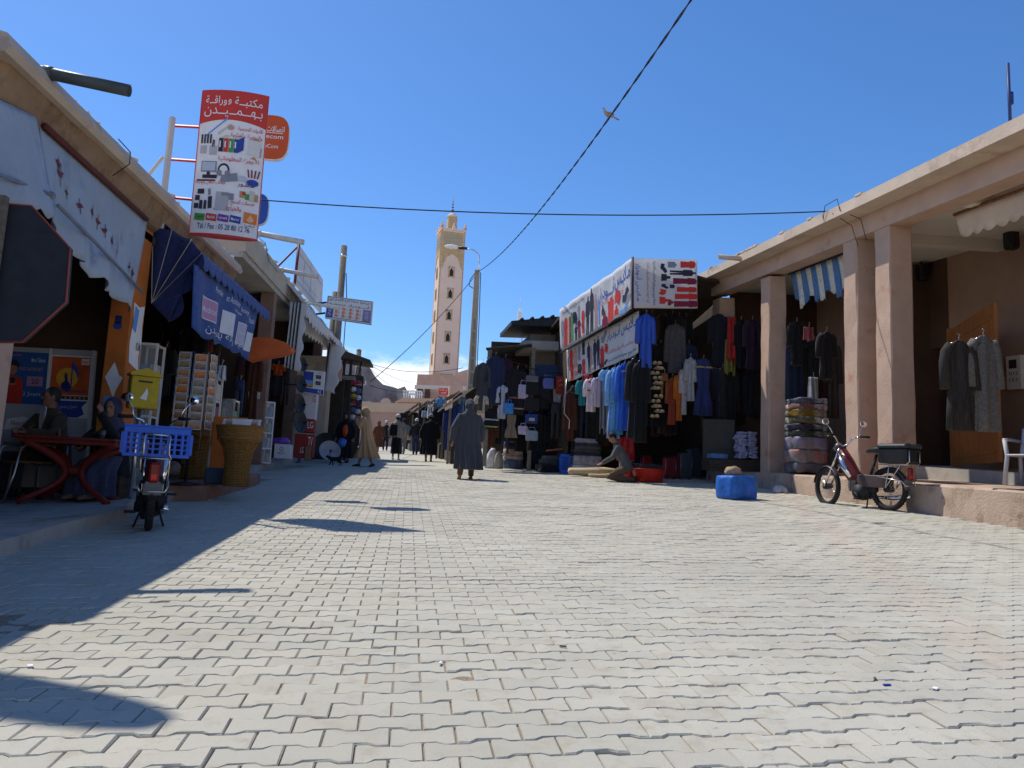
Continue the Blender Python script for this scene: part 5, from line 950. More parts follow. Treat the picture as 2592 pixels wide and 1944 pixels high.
def dish(label, loc, r, rot, m1, m2=None, grp='satellite dishes'):
    e = thing('satellite_dish', label, 'satellite dish', loc, rot, grp); prof = [(r*t, .32*r*t*t) for t in np.linspace(.02, 1, 8)]; mb = MB(); mb.lathe(prof+[(r*1.02, .33*r)]+[(r*t, .32*r*t*t-.02) for t in np.linspace(1, .02, 8)], 28); part('reflector', mb, m1, e)
    mb = MB(); mb.tube([(0, -r*.95, .3*r), (0, -.25*r, .75*r)], .012, 6); mb.cbox((0, -.22*r, .78*r), (.05, .05, .1)); part('arm', mb, black_iron, e); return e
dkd = mat('dish_dark', (.028, .03, .036), .45, var=.15, scale=4); grd = mat('dish_grey', (.36, .38, .42), .4, var=.1, scale=3)
for i, (px, py, r) in enumerate(((770, 922, .2), (764, 972, .25), (760, 1022, .27), (760, 1066, .32))):
    p = ay(px-8, py, 21.4); dish('dark satellite dish, %s from the top, stacked against the second brown pillar' % ORD[i], tuple(p), r, (PI/2-.15, 0, 1.15), dkd)
x, y = gp(830, 1170); e = dish('big grey satellite dish leaning on the ground near the walking man in tan', (x-.15, y+.25, .50), .45, (1.35, 0, .35), dkd); 
x, y = gp(838, 1172); e = dish('light grey satellite dish with red letters standing on the street before the darker dish', (x-.08, y-.05, .36), .34, (1.2, .1, .25), grd)
S = lambda u, v, k=1: np.array(e.matrix_basis@Vector(((u-.5)*.5, (v-.5)*.5, .32*.34*(((u-.5)*.5)**2+((v-.5)*.5)**2)/.34**2+.006*k)))
e.matrix_basis; bpy.context.view_layer.update()
def dtext(s, u0, v0, u1, v1):
    v, f = glyphs(s); mb = MB(); mb.v = [((u0+(u1-u0)*p[0]-.5)*.5, (v0+(v1-v0)*p[1]-.5)*.5, .32*.34*(((u0+(u1-u0)*p[0]-.5)*.5)**2+((v0+(v1-v0)*p[1]-.5)*.5)**2)/.34**2+.004) for p in v]; mb.f = f; mb.sm = [False]*len(f); part('lettering', mb.mesh('lettering', False), print_red, e)
dtext('HF', .1, .45, .3, .6); dtext('TOP', .6, .5, .85, .62)
x, y = gp(757, 1172); mb = MB(); mb.tube([(0, 0, 0), (.03, 0, .62)], [.055, .045], 10); mb.lathe([(.13, 0), (.12, .02), (.06, .05)], 12); mb.ell((.03, 0, .62), (.05, .05, .03)); solo('bollard', mb, mat('bollard_grey', (.16, .16, .18), .6, var=.2, scale=5), 'short grey iron bollard in front of the electronics shop', 'bollard', (x, y, 0))
# ------------------------------------------------------------------ banner stall on the right
C0 = ay(1601, 653, 16.5); CB = ay(1601, 780, 16.5); L0, L1 = ay(1417, 784, 20.1), ay(1420, 890, 20.1); Rr0, Rr1 = ay(1765, 657, 17.0), ay(1765, 781, 17.0)
ST = thing('clothes_stall', 'dark corner clothes stall with iron canopy frame under the printed white banners', 'stall', (5, 17, 0))
zc = CB[2]; zf = L1[2]; K = [(C0[0]+.03, 16.55), (L0[0]+.05, 20.1), (L0[0]+.3, 23.5), (8.4, 23.5), (8.3, 18.9), (6.6, 17.35)]
mb = MB(); tops = [C0[2]-.1, L0[2]-.1, L0[2]-.1, L0[2]-.1, C0[2], C0[2]-.1]; n = 6
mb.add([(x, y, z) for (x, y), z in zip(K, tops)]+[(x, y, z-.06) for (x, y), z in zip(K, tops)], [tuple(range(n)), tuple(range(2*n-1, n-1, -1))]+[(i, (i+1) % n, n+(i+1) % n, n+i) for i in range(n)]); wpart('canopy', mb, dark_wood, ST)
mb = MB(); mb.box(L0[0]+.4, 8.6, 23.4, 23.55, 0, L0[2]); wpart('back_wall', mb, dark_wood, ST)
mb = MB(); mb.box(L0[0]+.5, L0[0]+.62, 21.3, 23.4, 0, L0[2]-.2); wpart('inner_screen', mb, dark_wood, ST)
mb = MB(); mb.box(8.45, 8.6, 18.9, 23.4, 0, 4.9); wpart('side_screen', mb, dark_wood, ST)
for x, y, z in ((C0[0]+.08, 16.7, C0[2]), (L0[0]+.08, 20.05, L0[2]), (6.45, 17.08, Rr0[2]-.05)): mb = MB(); mb.tube([(x, y, z-1.2), (x, y, z)], .02, 6); wpart('post', mb, black_iron, ST)
mb = MB(); mb.tube([(C0[0]+.03, 16.6, zc-.05), (L0[0]+.05, 20.05, zf-.05)], .02, 6); mb.tube([(C0[0]+.3, 16.9, zc-.35), (L0[0]+.35, 20.0, zf-.75)], .015, 6); wpart('hanging_rail', mb, black_iron, ST)
ban = mat('banner_white_vinyl', (.82, .81, .80), .6, var=.05, scale=2, bump=.25, bscale=6, transl=.38)
def vinyl(name, label, p00, p10, p11, p01, wav, loc):
    e = thing(name, label, 'banner', loc); b = org(e)
    def f(u, v): p = blend(blend(p00, p10, u), blend(p01, p11, u), v); return p+wav(u, v)
    mb = MB(); mb.sheet(f, 40, 12, .006); wpart('vinyl', mb, ban, e)
    q = quad(p00, p10, p11, p01); nn_ = (q(.5, .5, 100)-q(.5, .5, 0)); nn_ = nn_/np.linalg.norm(nn_)
    S = lambda u, v, k=1: W(f(u, v))+nn_*(.005+.003*k); return e, S
def sil(kind, u, v, su, sv):                     # little clothing silhouettes, centred at u, v with size su, sv
    d = dict(robe=[(-.12, .5), (.12, .5), (.3, .42), (.36, .1), (.26, .1), (.3, -.5), (-.3, -.5), (-.26, .1), (-.36, .1), (-.3, .42)], man=[(-.08, .5), (.08, .5), (.08, .4), (.28, .34), (.3, 0), (.2, 0), (.2, -.5), (.05, -.5), (0, -.05), (-.05, -.5), (-.2, -.5), (-.2, 0), (-.3, 0), (-.28, .34), (-.08, .4)], case=[(-.3, .35), (-.12, .35), (-.12, .5), (.12, .5), (.12, .35), (.3, .35), (.3, -.5), (-.3, -.5)], bag=[(-.4, .1), (-.2, .1), (-.15, .5), (.15, .5), (.2, .1), (.4, .1), (.45, -.5), (-.45, -.5)], shoe=[(-.5, -.3), (-.45, .2), (-.2, .1), (.1, .4), (.35, .5), (.5, .2), (.2, -.1), (.0, -.4)], scarf=[(-.3, .5), (.3, .4), (.5, 0), (.2, -.5), (-.1, -.2), (-.45, -.3)])[kind]
    return [(u+a*su, v+b*sv) for a, b in d]
bl_big = flat('banner_ink_blue', (.05, .09, .42)); bl_red = flat('banner_ink_red', (.62, .1, .08)); bl_blk = flat('banner_ink_black', (.07, .06, .09))
# left-facing banner, upper
wv = lambda u, v: np.array([-.02*math.sin(u*19+v*3)*.6-.012*math.sin(u*41), 0, -.02*math.sin(PI*u)*(1-v)])
e, S = vinyl('printed_banner', 'upper long white banner with blue Arabic title and clothes pictures facing the street', L1, CB, C0, L0, wv, (L0[0], 20.1, zf))
text(e, S, ar('مـلابـس'), .79, .56, .985, .95, bl_big); text(e, S, ar('أبـــودرار'), .585, .5, .78, .9, bl_big); text(e, S, ar('أزياء . أحذية وملابس للصغار و الكبار'), .60, .42, .95, .55, bl_red); text(e, S, ar('خياطة وبيع جميع لوازم الطفلات و القندورة'), .05, .80, .38, .92, bl_blk)
cols = [print_grey, print_red, print_rose, print_maroon, print_green, print_dark, print_maroon, print_grey, print_red, print_dark, print_dark, print_grey, print_sky]
for i, (k, u, v, a, b_, c) in enumerate((('robe', .05, .36, .06, .66, 0), ('robe', .09, .38, .06, .68, 1), ('robe', .125, .38, .05, .64, 2), ('robe', .155, .39, .05, .62, 3), ('robe', .19, .41, .05, .66, 4), ('scarf', .235, .55, .07, .34, 5), ('man', .24, .23, .06, .34, 5), ('robe', .30, .63, .07, .32, 7), ('robe', .295, .26, .1, .4, 6), ('robe', .365, .36, .05, .5, 8), ('man', .42, .44, .09, .84, 9), ('man', .48, .5, .1, .95, 10), ('man', .535, .42, .06, .72, 2), ('man', .575, .4, .05, .6, 12), ('bag', .64, .34, .05, .2, 5), ('bag', .66, .12, .09, .34, 3), ('case', .74, .26, .12, .5, 1), ('scarf', .82, .40, .07, .34, 8), ('bag', .81, .16, .05, .2, 1), ('shoe', .92, .34, .1, .3, 5), ('shoe', .95, .22, .09, .2, 11), ('shoe', .9, .08, .1, .16, 12))):
    ink(e, S, sil(k, u, v, a, b_), cols[c], 1+i % 2, 'printed_garment')
# second banner, lower and set back
M0, M1, N0, N1 = ay(1434, 886, 20.0), ay(1437, 966, 20.0), ay(1618, 786, 16.75), ay(1618, 893, 16.75)
e, S = vinyl('printed_banner', 'lower white banner hanging under the upper one, half in its shade', M1, N1, N0, M0, lambda u, v: np.array([-.018*math.sin(u*33)*(1-v)-.012*math.sin(u*15), 0, -.025*abs(math.sin(u*PI*4))*(1-v)]), (M0[0], 20.0, M1[2]))
text(e, S, ar('مـلابـس'), .78, .60, .99, .95, bl_big); text(e, S, ar('أبـودرار'), .60, .62, .76, .93, bl_big); text(e, S, ar('أزياء وملابس للصغار و الكبار'), .62, .27, .99, .42, bl_red); text(e, S, ar('خياطة وبيع جميع لوازم الطفلات و القندورة'), .53, .06, .99, .18, bl_blk)
for i, (k, u, v, a, b_, c) in enumerate((('robe', .03, .4, .05, .7, 0), ('robe', .08, .62, .08, .6, 1), ('robe', .085, .25, .07, .5, 1), ('robe', .14, .5, .09, .8, 2), ('robe', .2, .7, .06, .42, 7), ('scarf', .2, .22, .08, .35, 5), ('robe', .26, .78, .06, .38, 5), ('robe', .26, .25, .06, .44, 8), ('man', .33, .46, .08, .85, 9), ('man', .37, .4, .06, .7, 2), ('man', .43, .45, .09, .85, 10), ('man', .48, .5, .07, .8, 9), ('case', .53, .36, .09, .45, 1), ('bag', .52, .12, .07, .22, 3), ('scarf', .59, .46, .06, .3, 8), ('shoe', .56, .78, .08, .34, 11), ('shoe', .58, .12, .05, .16, 5))): ink(e, S, sil(k, u, v, a, b_), cols[c], 1+i % 2, 'printed_garment')
# front banner facing the camera (its print runs sideways)
e, S = vinyl('printed_banner', 'square white banner facing the camera whose print lies on its side', CB, Rr1, Rr0, C0, lambda u, v: np.array([0, -.012*math.sin(u*8+v*5), 0]), (C0[0], 16.5, zc))
for lab, u0, u1, v0, v1, m in ((ar('مـلابـس أبـودرار'), .04, .14, .14, .9, bl_big), (ar('أزياء أحذية وملابس للصغار و الكبار'), .20, .26, .1, .92, bl_red), (ar('خياطة وبيع جميع لوازم الطفلات و القندورة'), .29, .35, .06, .94, bl_blk)): text(e, S, lab, u0, v0, u1, v1, m, rot90=True)
def sil90(k, u, v, su, sv): return [(u+(y-v), v-(x-u)) for x, y in sil(k, u, v, sv, su)]
for i, (k, u, v, a, b_, c) in enumerate((('case', .60, .88, .14, .2, 0), ('robe', .85, .89, .24, .22, 1), ('man', .77, .72, .42, .22, 9), ('robe', .80, .55, .38, .2, 3), ('robe', .83, .38, .32, .17, 8), ('robe', .82, .24, .36, .18, 1), ('robe', .82, .09, .38, .2, 6), ('shoe', .46, .80, .12, .2, 5), ('bag', .50, .62, .14, .16, 5), ('shoe', .48, .44, .13, .1, 5), ('scarf', .45, .33, .12, .14, 1), ('bag', .48, .16, .15, .16, 8), ('bag', .58, .12, .09, .14, 3), ('case', .60, .44, .08, .12, 5))): ink(e, S, sil90(k, u, v, a, b_), cols[c], 1+i % 2, 'printed_garment')
mb = MB(); b = org(e); mb.tube([W(C0)-b+(0, -.01, .02), W(CB)-b+(0, -.01, -.02)], .028, 6); part('corner_pole', mb, flat('pole_dark', (.06, .02, .03)), e)
# clothes along the side rail
D_ = lambda px: 16.7+(20.0-16.7)*(1601-px)/184.
def side(label, kind, col, px0, px1, py0, py1, dy=.25, **k): return gat(label, kind, col, px0, px1, py0, py1, D_((px0+px1)/2)+dy, **k)
side('teal shirt on a hanger at the far end of the banner stall rail', 'shirt', (.02, .20, .24), 1464, 1484, 962, 1026); side('black T-shirt beside the teal shirt on the banner stall rail', 'shirt', (.02, .02, .025), 1452, 1468, 975, 1010)
side('white and red child suit with a dangling red tie on the banner stall rail', 'shirt', (.62, .56, .60), 1484, 1512, 958, 1042, trim=((.1, (.5, .04, .04)), (.35, (.5, .04, .04)))); side('lilac smock next to the white and red child suit', 'shirt', (.5, .42, .55), 1504, 1526, 955, 1030); side('red frilly hangers and scarf hooked under the lower banner', 'cloth', (.55, .05, .06), 1478, 1500, 950, 972, cat='scarf')
side('grey wool cloth hanging full length beside the pale blue robe', 'cloth', (.24, .25, .28), 1520, 1543, 950, 1092); pbl = cloth('robe_pale_blue', (.18, .38, .68)); mbl = cloth('robe_mid_blue', (.10, .30, .62)); rbl = cloth('robe_royal', (.03, .12, .62))
side('pale blue short shirt hanging in front of the blue robes', 'shirt', pbl, 1524, 1552, 936, 990, 0); side('long pale sky blue robe in plastic on the banner stall rail', 'robe', pbl, 1541, 1572, 930, 1110, .1); side('long mid blue robe between the pale and the royal blue ones', 'robe', mbl, 1555, 1580, 926, 1100, .2)
side('long royal blue robe with a pale lapel, rightmost on the sunlit rail', 'robe', rbl, 1566, 1598, 918, 1090, .12, trim=((.12, (.3, .4, .6)),)); side('black robe hanging right of the royal blue robe in the stall mouth', 'robe', (.014, .014, .018), 1592, 1622, 905, 1110, .2); side('black long coat beside the black robe at the stall mouth', 'coat', (.012, .012, .014), 1608, 1640, 910, 1120, .4)
gat('shiny royal blue satin robe hanging high below the camera-facing banner', 'robe', mat('satin_blue', (.02, .075, .42), .38, var=.2, scale=8, stretch=(6, 6, .5), bump=.3, bscale=20), 1618, 1654, 795, 932, 16.7)
for i in range(11):
    py = 920+i*12.6+(8 if i > 5 else 0); p = ay(1662+5*math.sin(i*2.3), py, 17.1); e = thing('slipper_pair', 'straw slipper pair, %s from the top of the hanging slipper string' % ORD[i], 'slippers', tuple(p), .5*math.sin(i*1.7), 'slippers on the hanging string')
    for s in (-1, 1):
        mb = MB(); R = ry(s*.25); mb.ell((s*.055, 0, 0), (.05, .12, .028), 10, 6, rz(s*.3)); part('sole', mb, cloth('straw', (.42, .30, .15)), e)
        mb = MB(); mb.ell((s*.055, -.05, .02), (.047, .06, .03), 10, 6); part('upper', mb, cloth('straw_pale', (.55, .44, .28)), e)
mb = MB(); mb.tube([(0, 0, 0), (0, 0, -1.9)], .008, 5); solo('slipper_string', mb, rubber, 'dark string that carries the straw slippers', 'string', tuple(ay(1662, 800, 17.15)))
for i, (lab, kind, c, a, b_, y0, y1, Y) in enumerate((('rust red djellaba hanging in the stall shade', 'robe', (.30, .06, .03), 1692, 1712, 955, 1075, 18.3), ('orange djellaba edge next to the rust red one', 'robe', (.50, .14, .02), 1712, 1726, 945, 1065, 18.2), ('white and navy striped robe beside the orange djellaba', 'robe', (.45, .42, .46), 1726, 1738, 930, 1050, 18.1), ('pale grey striped robe with a dark cuff near the brown pillar', 'robe', (.34, .38, .42), 1738, 1758, 905, 1015, 18.0), ('navy dress with embroidered chest on a white hanger by the brown pillar', 'dress', (.025, .04, .14), 1756, 1806, 908, 1052, 17.9), ('grey padded jacket hanging high in the stall corner', 'jacket', (.10, .10, .12), 1690, 1730, 820, 945, 18.5), ('dark blue robe behind the navy dress', 'robe', (.02, .03, .08), 1728, 1760, 870, 1010, 18.6), ('black caftan in the far corner of the banner stall', 'robe', (.012, .012, .014), 1655, 1690, 870, 1080, 18.6), ('ochre trousers lost in the shade behind the slippers', 'trousers', (.25, .11, .03), 1672, 1692, 945, 1010, 17.8))): gat(lab, kind, c, a, b_, y0, y1, Y, trim=((.14, (.35, .3, .15)),) if 'embroid' in lab else None)
# ------------------------------------------------------------------ goods on the ground
def softbox(w_, d, h_, seed=0, amp=.02, bulge=.12):
    mb = MB(); rings = []
    for f_ in (0, .04, .15, .5, .85, .96, 1.0):
        e_ = {0: .93, .04: .985, .96: .985, 1.0: .93}.get(f_, 1+bulge*math.sin(PI*f_)*.15); r = []
        for k in range(36):
            a = 2*PI*k/36; c_, s_ = math.cos(a), math.sin(a); q = 1/max(abs(c_)**.0001*0+(abs(c_)**11+abs(s_)**11)**(1/11), .01); x, y = c_*q*w_/2*e_, s_*q*d/2*e_; j = amp*mnoise.noise(Vector((x*6+seed, y*6, f_*3+seed)))
            r.append((x+j, y+j, f_*h_+j*.6))
        rings.append(r)
    return mb.loft(rings)
def pile(base, items, grp):
    z = base[2]
    for lab, w_, d, h_, col, nm, cat in items:
        m = col if not isinstance(col, tuple) else cloth('p%.3f_%.3f_%.3f' % col, col)
        e = solo(nm, softbox(w_, d, h_, random.random()*50, .04), m, lab, cat, (base[0]+random.gauss(0, .015), base[1]+random.gauss(0, .01), z), base[3] if len(base) > 3 else random.gauss(0, .05), grp); z += h_+.002
film = mat('plastic_film', (.62, .60, .60), .25, var=.25, scale=7, bump=.6, bscale=25); pat = mat('blanket_pattern', (.50, .38, .30), .8, var=.3, scale=9, col2=(.75, .70, .66), amt=.5, bump=.3); pat2 = mat('blanket_pattern_blue', (.14, .20, .30), .6, var=.4, scale=12, col2=(.08, .09, .12), amt=.5, bump=.4)
x, y = gp(1298, 1186); pile((x, y+.25, 0, .1), (('rolled grey blankets with blue round ends at the bottom of the street pile', .62, .5, .26, pat2, 'blanket_bundle', 'blankets'), ('pink and white wrapped blanket in the middle of the street pile', .60, .5, .13, cloth('blanket_pink', (.55, .42, .45)), 'folded_blanket', 'blanket'), ('patterned cream and brown blanket in the street pile', .60, .5, .19, pat, 'folded_blanket', 'blanket'), ('maroon cloth near the top of the street blanket pile', .58, .48, .09, (.18, .06, .10), 'folded_cloth', 'cloth'), ('navy blue cloth on top of the street blanket pile', .56, .46, .14, (.03, .035, .12), 'folded_cloth', 'cloth')), 'blankets in the street pile')
x, y = gp(1362, 1189); pile((x, y+.3, 0), (('dark wrapped bundle beside the blanket pile', .62, .45, .24, (.03, .03, .035), 'cloth_bundle', 'bundle'), ('black folded cloth on the dark wrapped bundle', .55, .42, .2, (.02, .02, .022), 'folded_cloth', 'cloth')), 'dark bundles')
def sack(label, px, py, w_, h_, col, nm='sack', dy=.2, grp='sacks and bags on the ground'):
    x, y = gp(px, py); mb = MB(); rings = []
    for f_, r in ((0, .9), (.05, 1), (.4, .92), (.7, .72), (.9, .45), (1, .25)): rings.append([((w_/2*r*(1+.12*math.sin(k*2.1+f_*5)))*math.cos(2*PI*k/24)+.08*w_*f_, (w_*.4*r*(1+.12*math.cos(k*1.7)))*math.sin(2*PI*k/24), h_*f_) for k in range(24)])
    mb.loft(rings); return solo(nm, mb, col, label, 'bag', (x, y+dy, 0), 0, grp)
sack('whitish plastic sack slumped left of the blanket pile', 1245, 1186, .42, .62, film); sack('grey striped sack standing between white sack and blanket pile', 1262, 1187, .3, .55, mat('sack_stripe', (.32, .29, .26), .8, var=.3, scale=20, stretch=(6, 6, .3)))
x, y = gp(1395, 1196); pile((x, y+.25, 0, .3), (('black garments spread at the bottom of the low heap by the blue basket', .7, .55, .22, (.02, .02, .022), 'folded_clothes', 'clothes'), ('dark grey folded jacket on the low heap by the blue basket', .5, .42, .14, (.07, .07, .075), 'folded_clothes', 'clothes'), ('olive grey jacket on top of the low heap by the blue basket', .42, .36, .1, (.10, .11, .10), 'folded_clothes', 'clothes')), 'low heap of clothes')
# blue lattice basket
def lattice(label, loc, w_, d, h_, m, nm='plastic_basket', nx=7, nz=5, rot=0.0, grp=None, solid=(.2, .12), cat='basket'):
    e = thing(nm, label, cat, loc, rot, grp); t_ = .008
    def panel(length, R, off):
        mb = MB(); z0, z1 = h_*solid[0], h_*(1-solid[1])
        for a, b_ in ((0, z0), (z1, h_)): mb.cbox((0, 0, (a+b_)/2), (length, t_, b_-a))
        for k in range(nz-1): mb.cbox((0, 0, z0+(z1-z0)*(k+1)/nz), (length, t_*.8, h_*.035))
        for k in range(nx+1): mb.cbox((-length/2+length*k/nx, 0, (z0+z1)/2), ((length/nx)*(.3 if 0 < k < nx else .8), t_*.9, z1-z0))
        mb.v = [tuple(R@np.array(v)+off) for v in mb.v]; return part('lattice_side', mb, m, e)
    panel(w_, np.eye(3), np.array([0, -d/2, 0])); panel(w_, np.eye(3), np.array([0, d/2, 0])); panel(d, rz(PI/2), np.array([w_/2, 0, 0])); panel(d, rz(PI/2), np.array([-w_/2, 0, 0]))
    mb = MB(); mb.cbox((0, 0, .006), (w_, d, .012)); part('bottom', mb, m, e)
    mb = MB()
    for y in (-d/2, d/2): mb.cbox((0, y, h_), (w_+.03, .026, .022), None, .006)
    for x in (-w_/2, w_/2): mb.cbox((x, 0, h_), (.026, d+.03, .022), None, .006)
    part('rim', mb, m, e); return e
bpl = mat('blue_plastic', (.015, .12, .62), .35, var=.1, scale=5)
x, y = gp(1430, 1199); lattice('blue lattice laundry basket standing at the corner of the clothes heap', (x, y+.12, 0), .24, .2, .52, bpl, nx=6, nz=7)
x, y = gp(1482, 1199); pile((x, y+.1, 0, .05), (('greyish plastic-wrapped garments at the bottom of the big clothes heap', .86, .6, .22, film, 'wrapped_clothes', 'clothes'), ('crumpled clear plastic pack in the big clothes heap', .82, .58, .26, mat('film_dark', (.42, .38, .40), .25, var=.4, scale=9, bump=.6, bscale=20), 'wrapped_clothes', 'clothes'), ('black trousers folded low in the big clothes heap', .74, .55, .09, (.05, .05, .055), 'folded_trousers', 'trousers'), ('charcoal trousers folded in the middle of the big clothes heap', .74, .55, .09, (.08, .08, .09), 'folded_trousers', 'trousers'), ('dark slate trousers folded upon the big clothes heap', .72, .54, .09, (.10, .10, .115), 'folded_trousers', 'trousers'), ('black folded garment second from the top of the big clothes heap', .70, .5, .08, (.06, .06, .065), 'folded_trousers', 'trousers'), ('grey lined coat folded on the very top of the big clothes heap', .66, .44, .13, (.32, .31, .38), 'folded_coat', 'coat')), 'big heap of folded clothes')
x, y = gp(1440, 1194); solo('wrapped_clothes', softbox(.3, .3, .3, 4, .05), film, 'white plastic bag of clothes bulging over the blue lattice basket', 'bag', (x+.12, y+.02, 0), .4)
x, y = gp(1345, 1190); mb = MB(); mb.cbox((0, 0, 0), (.65, .06, .05), ry(-.15), .01); solo('wooden_rail', mb, mat('wood_red', (.3, .1, .05), .5, var=.2, scale=4), 'short polished wooden rail across the dark heap of clothes', 'rail', tuple(ay(1410, 1138, y-1.2)))
# seated seller's rolled mats
rm = mat('mat_straw', (.50, .39, .24), .9, var=.15, scale=12, bump=.4, bscale=80, col2=(.28, .19, .10), amt=.62, wear=11)
xa, ya = gp(1442, 1206); xb, yb = gp(1568, 1208)
def rollmat(label, x0, y0, x1, y1, z, r, flat_=.55): 
    L_ = math.hypot(x1-x0, y1-y0); mb = MB(); mb.tube([(0, 0, 0), (L_*.3, .02, -.01), (L_*.7, -.02, .02), (L_, 0, .0)], [r*.75, r, r*1.1, r], 16, True, True, flat_); mb.tube([(-.02, 0, 0), (L_*.5, 0, .0), (L_+.02, 0, 0)], [r*.45, r*.5, r*.6], 12, True, True, flat_)
    return solo('rolled_mat', mb, rm, label, 'mat', (x0, y0, z), math.atan2(y1-y0, x1-x0), 'rolled mats')
rollmat('large beige patterned mat roll lying before the kneeling seller', xa, ya+.05, xb, yb+.1, .14, .2); rollmat('smaller beige mat roll under the large one at the kneeling seller', xa+.4, ya-.5, xb, yb-.28, .07, .09)
# tubs
red_tub = mat('red_tub', (.50, .025, .015), .38, var=.08, scale=4)
def tub(label, px, py, r, h_, fillc):
    x, y = gp(px, py); e = thing('plastic_tub', label, 'tub', (x, y+r*.8, 0), 0, 'red plastic tubs'); mb = MB(); mb.lathe([(r*.78, 0), (r*.82, .01), (r*.97, h_*.9), (r, h_), (r*1.04, h_), (r*1.04, h_*.96), (r*.98, h_*.97), (r*.9, h_*.5), (r*.76, .02)], 32); part('shell', mb, red_tub, e)
    mb = softbox(r*1.3, r*1.1, .16, px, .05); mb.v = [(a, b_, c+h_*.8) for a, b_, c in mb.v]; o = part('folded_clothes', mb, cloth('tubfill%d' % px, fillc)); o.location = e.location; tag(o, 'dark clothes piled in the %s red tub' % ('larger front' if px > 1620 else 'smaller rear'), 'clothes')
tub('larger red plastic tub of clothes in front on the right of the seller', 1652, 1222, .4, .3, (.03, .03, .035)); tub('smaller red plastic tub half hidden behind the larger one', 1606, 1217, .34, .3, (.05, .05, .07))
# suitcases
def suitcase(label, px, py, w_, h_, col, d=.24, rot=0.05, dy=.15):
    x, y = gp(px, py); e = thing('suitcase', label, 'suitcase', (x, y+dy, .03), rot, 'suitcases for sale'); m = mat('case_%.2f_%.2f_%.2f' % col, col, .5, var=.15, scale=6, bump=.15, bscale=60)
    mb = MB(); mb.cbox((0, 0, h_/2), (w_, d, h_), None, .04); part('shell', mb, m, e)
    for s in (-.3, -.1, .1, .3): mb = MB(); mb.tube([(s*w_, -d/2-.004, .05), (s*w_, -d/2-.006, h_-.05)], .009, 6); part('rib', mb, m, e)
    mb = MB(); mb.tube([(-w_/2+.015, -d/2+.012, .06), (-w_/2+.015, -d/2+.012, h_-.06)], .006, 5); mb.tube([(w_/2-.015, -d/2+.012, .06), (w_/2-.015, -d/2+.012, h_-.06)], .006, 5); part('zip_piping', mb, steel, e)
    mb = MB(); mb.tube([(-.09, 0, h_-.01), (-.08, 0, h_+.04), (.08, 0, h_+.04), (.09, 0, h_-.01)], .012, 6); part('handle', mb, black_plastic, e)
    for s in (-1, 1): mb = MB(); mb.tube([(s*(w_/2-.06)-.012, -d/4, 0), (s*(w_/2-.06)+.012, -d/4, 0)], .03, 10); part('wheel', mb, rubber, e)
    return e
bk_, rd_, gy_, nv_ = (.02, .02, .024), (.20, .012, .02), (.06, .07, .085), (.03, .04, .07)
for lab, px, py, w_, h_, c, dy in (('small black suitcase, leftmost in the luggage row', 1622, 1200, .3, .5, bk_, .6), ('small bright red suitcase between two black ones', 1652, 1203, .28, .5, (.30, .015, .02), .6), ('small black suitcase behind the larger red tub', 1675, 1203, .26, .48, bk_, .65), ('dark red suitcase right of the red tubs', 1700, 1214, .3, .52, rd_, .2), ('maroon suitcase second in the front luggage row', 1718, 1214, .24, .55, (.12, .01, .02), .22), ('slate grey suitcase in the front luggage row', 1738, 1214, .34, .64, gy_, .15), ('blue grey suitcase with silver piping near the brown pillar', 1766, 1211, .36, .74, (.07, .085, .11), .3), ('tall charcoal suitcase at the right end of the luggage row', 1790, 1209, .4, .8, (.05, .055, .06), .45), ('black suitcase in the rear luggage row', 1690, 1190, .4, .62, bk_, .6), ('dark navy suitcase in the rear luggage row', 1650, 1190, .4, .62, nv_, .7)): suitcase(lab, px, py, w_, h_, c, dy=dy)
# red and white bag and crate behind the seller
gat('red quilted nylon jacket in the stall mouth behind the kneeling seller', 'jacket', mat('red_nylon', (.42, .02, .03), .45, var=.25, scale=9), 1570, 1600, 1105, 1180, 18.4); sack('white and red nylon bag leaning behind the kneeling seller', 1588, 1200, .3, .6, mat('bag_redwhite', (.55, .5, .52), .5, var=.1, scale=6, col2=(.5, .03, .04), amt=.48), dy=.4)
x, y = gp(1532, 1190); lattice('dark purple plastic basket behind the big clothes heap', (x, y+.2, 0), .34, .3, .5, flat('plum_plastic', (.12, .02, .1)), nx=6, nz=6)
# ------------------------------------------------------------------ stall with black iron roof (middle right)
BY = 23.0
SB = thing('clothes_stall', 'grey plastered stall with a black corrugated roof, its front crowded with dark clothes', 'stall', (3.6, BY, 0))
def bx(name, px0, px1, py0, py1, Y, dep, m, parent=SB): p, q = ay(px0, py1, Y), ay(px1, py0, Y); mb = MB(); mb.box(p[0], q[0], Y, Y+dep, p[2], q[2]); return wpart(name, mb, m, parent)
gpl = mat('plaster_grey', (.26, .225, .185), .95, var=.12, scale=1.5, bump=.35, bscale=25, col2=(.21, .17, .14), amt=.55)
bx('upper_wall', 1342, 1445, 878, 960, BY+.2, .3, gpl); bx('roof_slab', 1326, 1445, 866, 884, BY-.35, 3.2, concrete); bx('parapet', 1343, 1445, 850, 867, BY+.25, 2.2, gpl)
for px in (1322, 1366): bx('post', px-1.5, px+1.5, 822, 872, BY+.3, .06, black_iron)
q0, q1 = ay(1295, 812, BY-.4), ay(1425, 800, BY-.4); mb = MB(); mb.prism([(0, 0), (q1[0]-q0[0], q1[2]-q0[2]), (q1[0]-q0[0], q1[2]-q0[2]-.33), (.0, -.13)], (q0[0], BY-.4, q0[2]), (1, 0, 0), (0, 0, 1), (0, 3, 0)); wpart('roof', mb, black_iron, SB)
for k in range(5): mb = MB(); f_ = .2+.2*k; x = q0[0]+(q1[0]-q0[0])*f_; z = q0[2]+(q1[2]-q0[2])*f_; mb.tube([(x, BY-.45, z+.01), (x, BY+2.6, z+.01)], .06, 6); wpart('roof_ridge', mb, black_iron, SB)
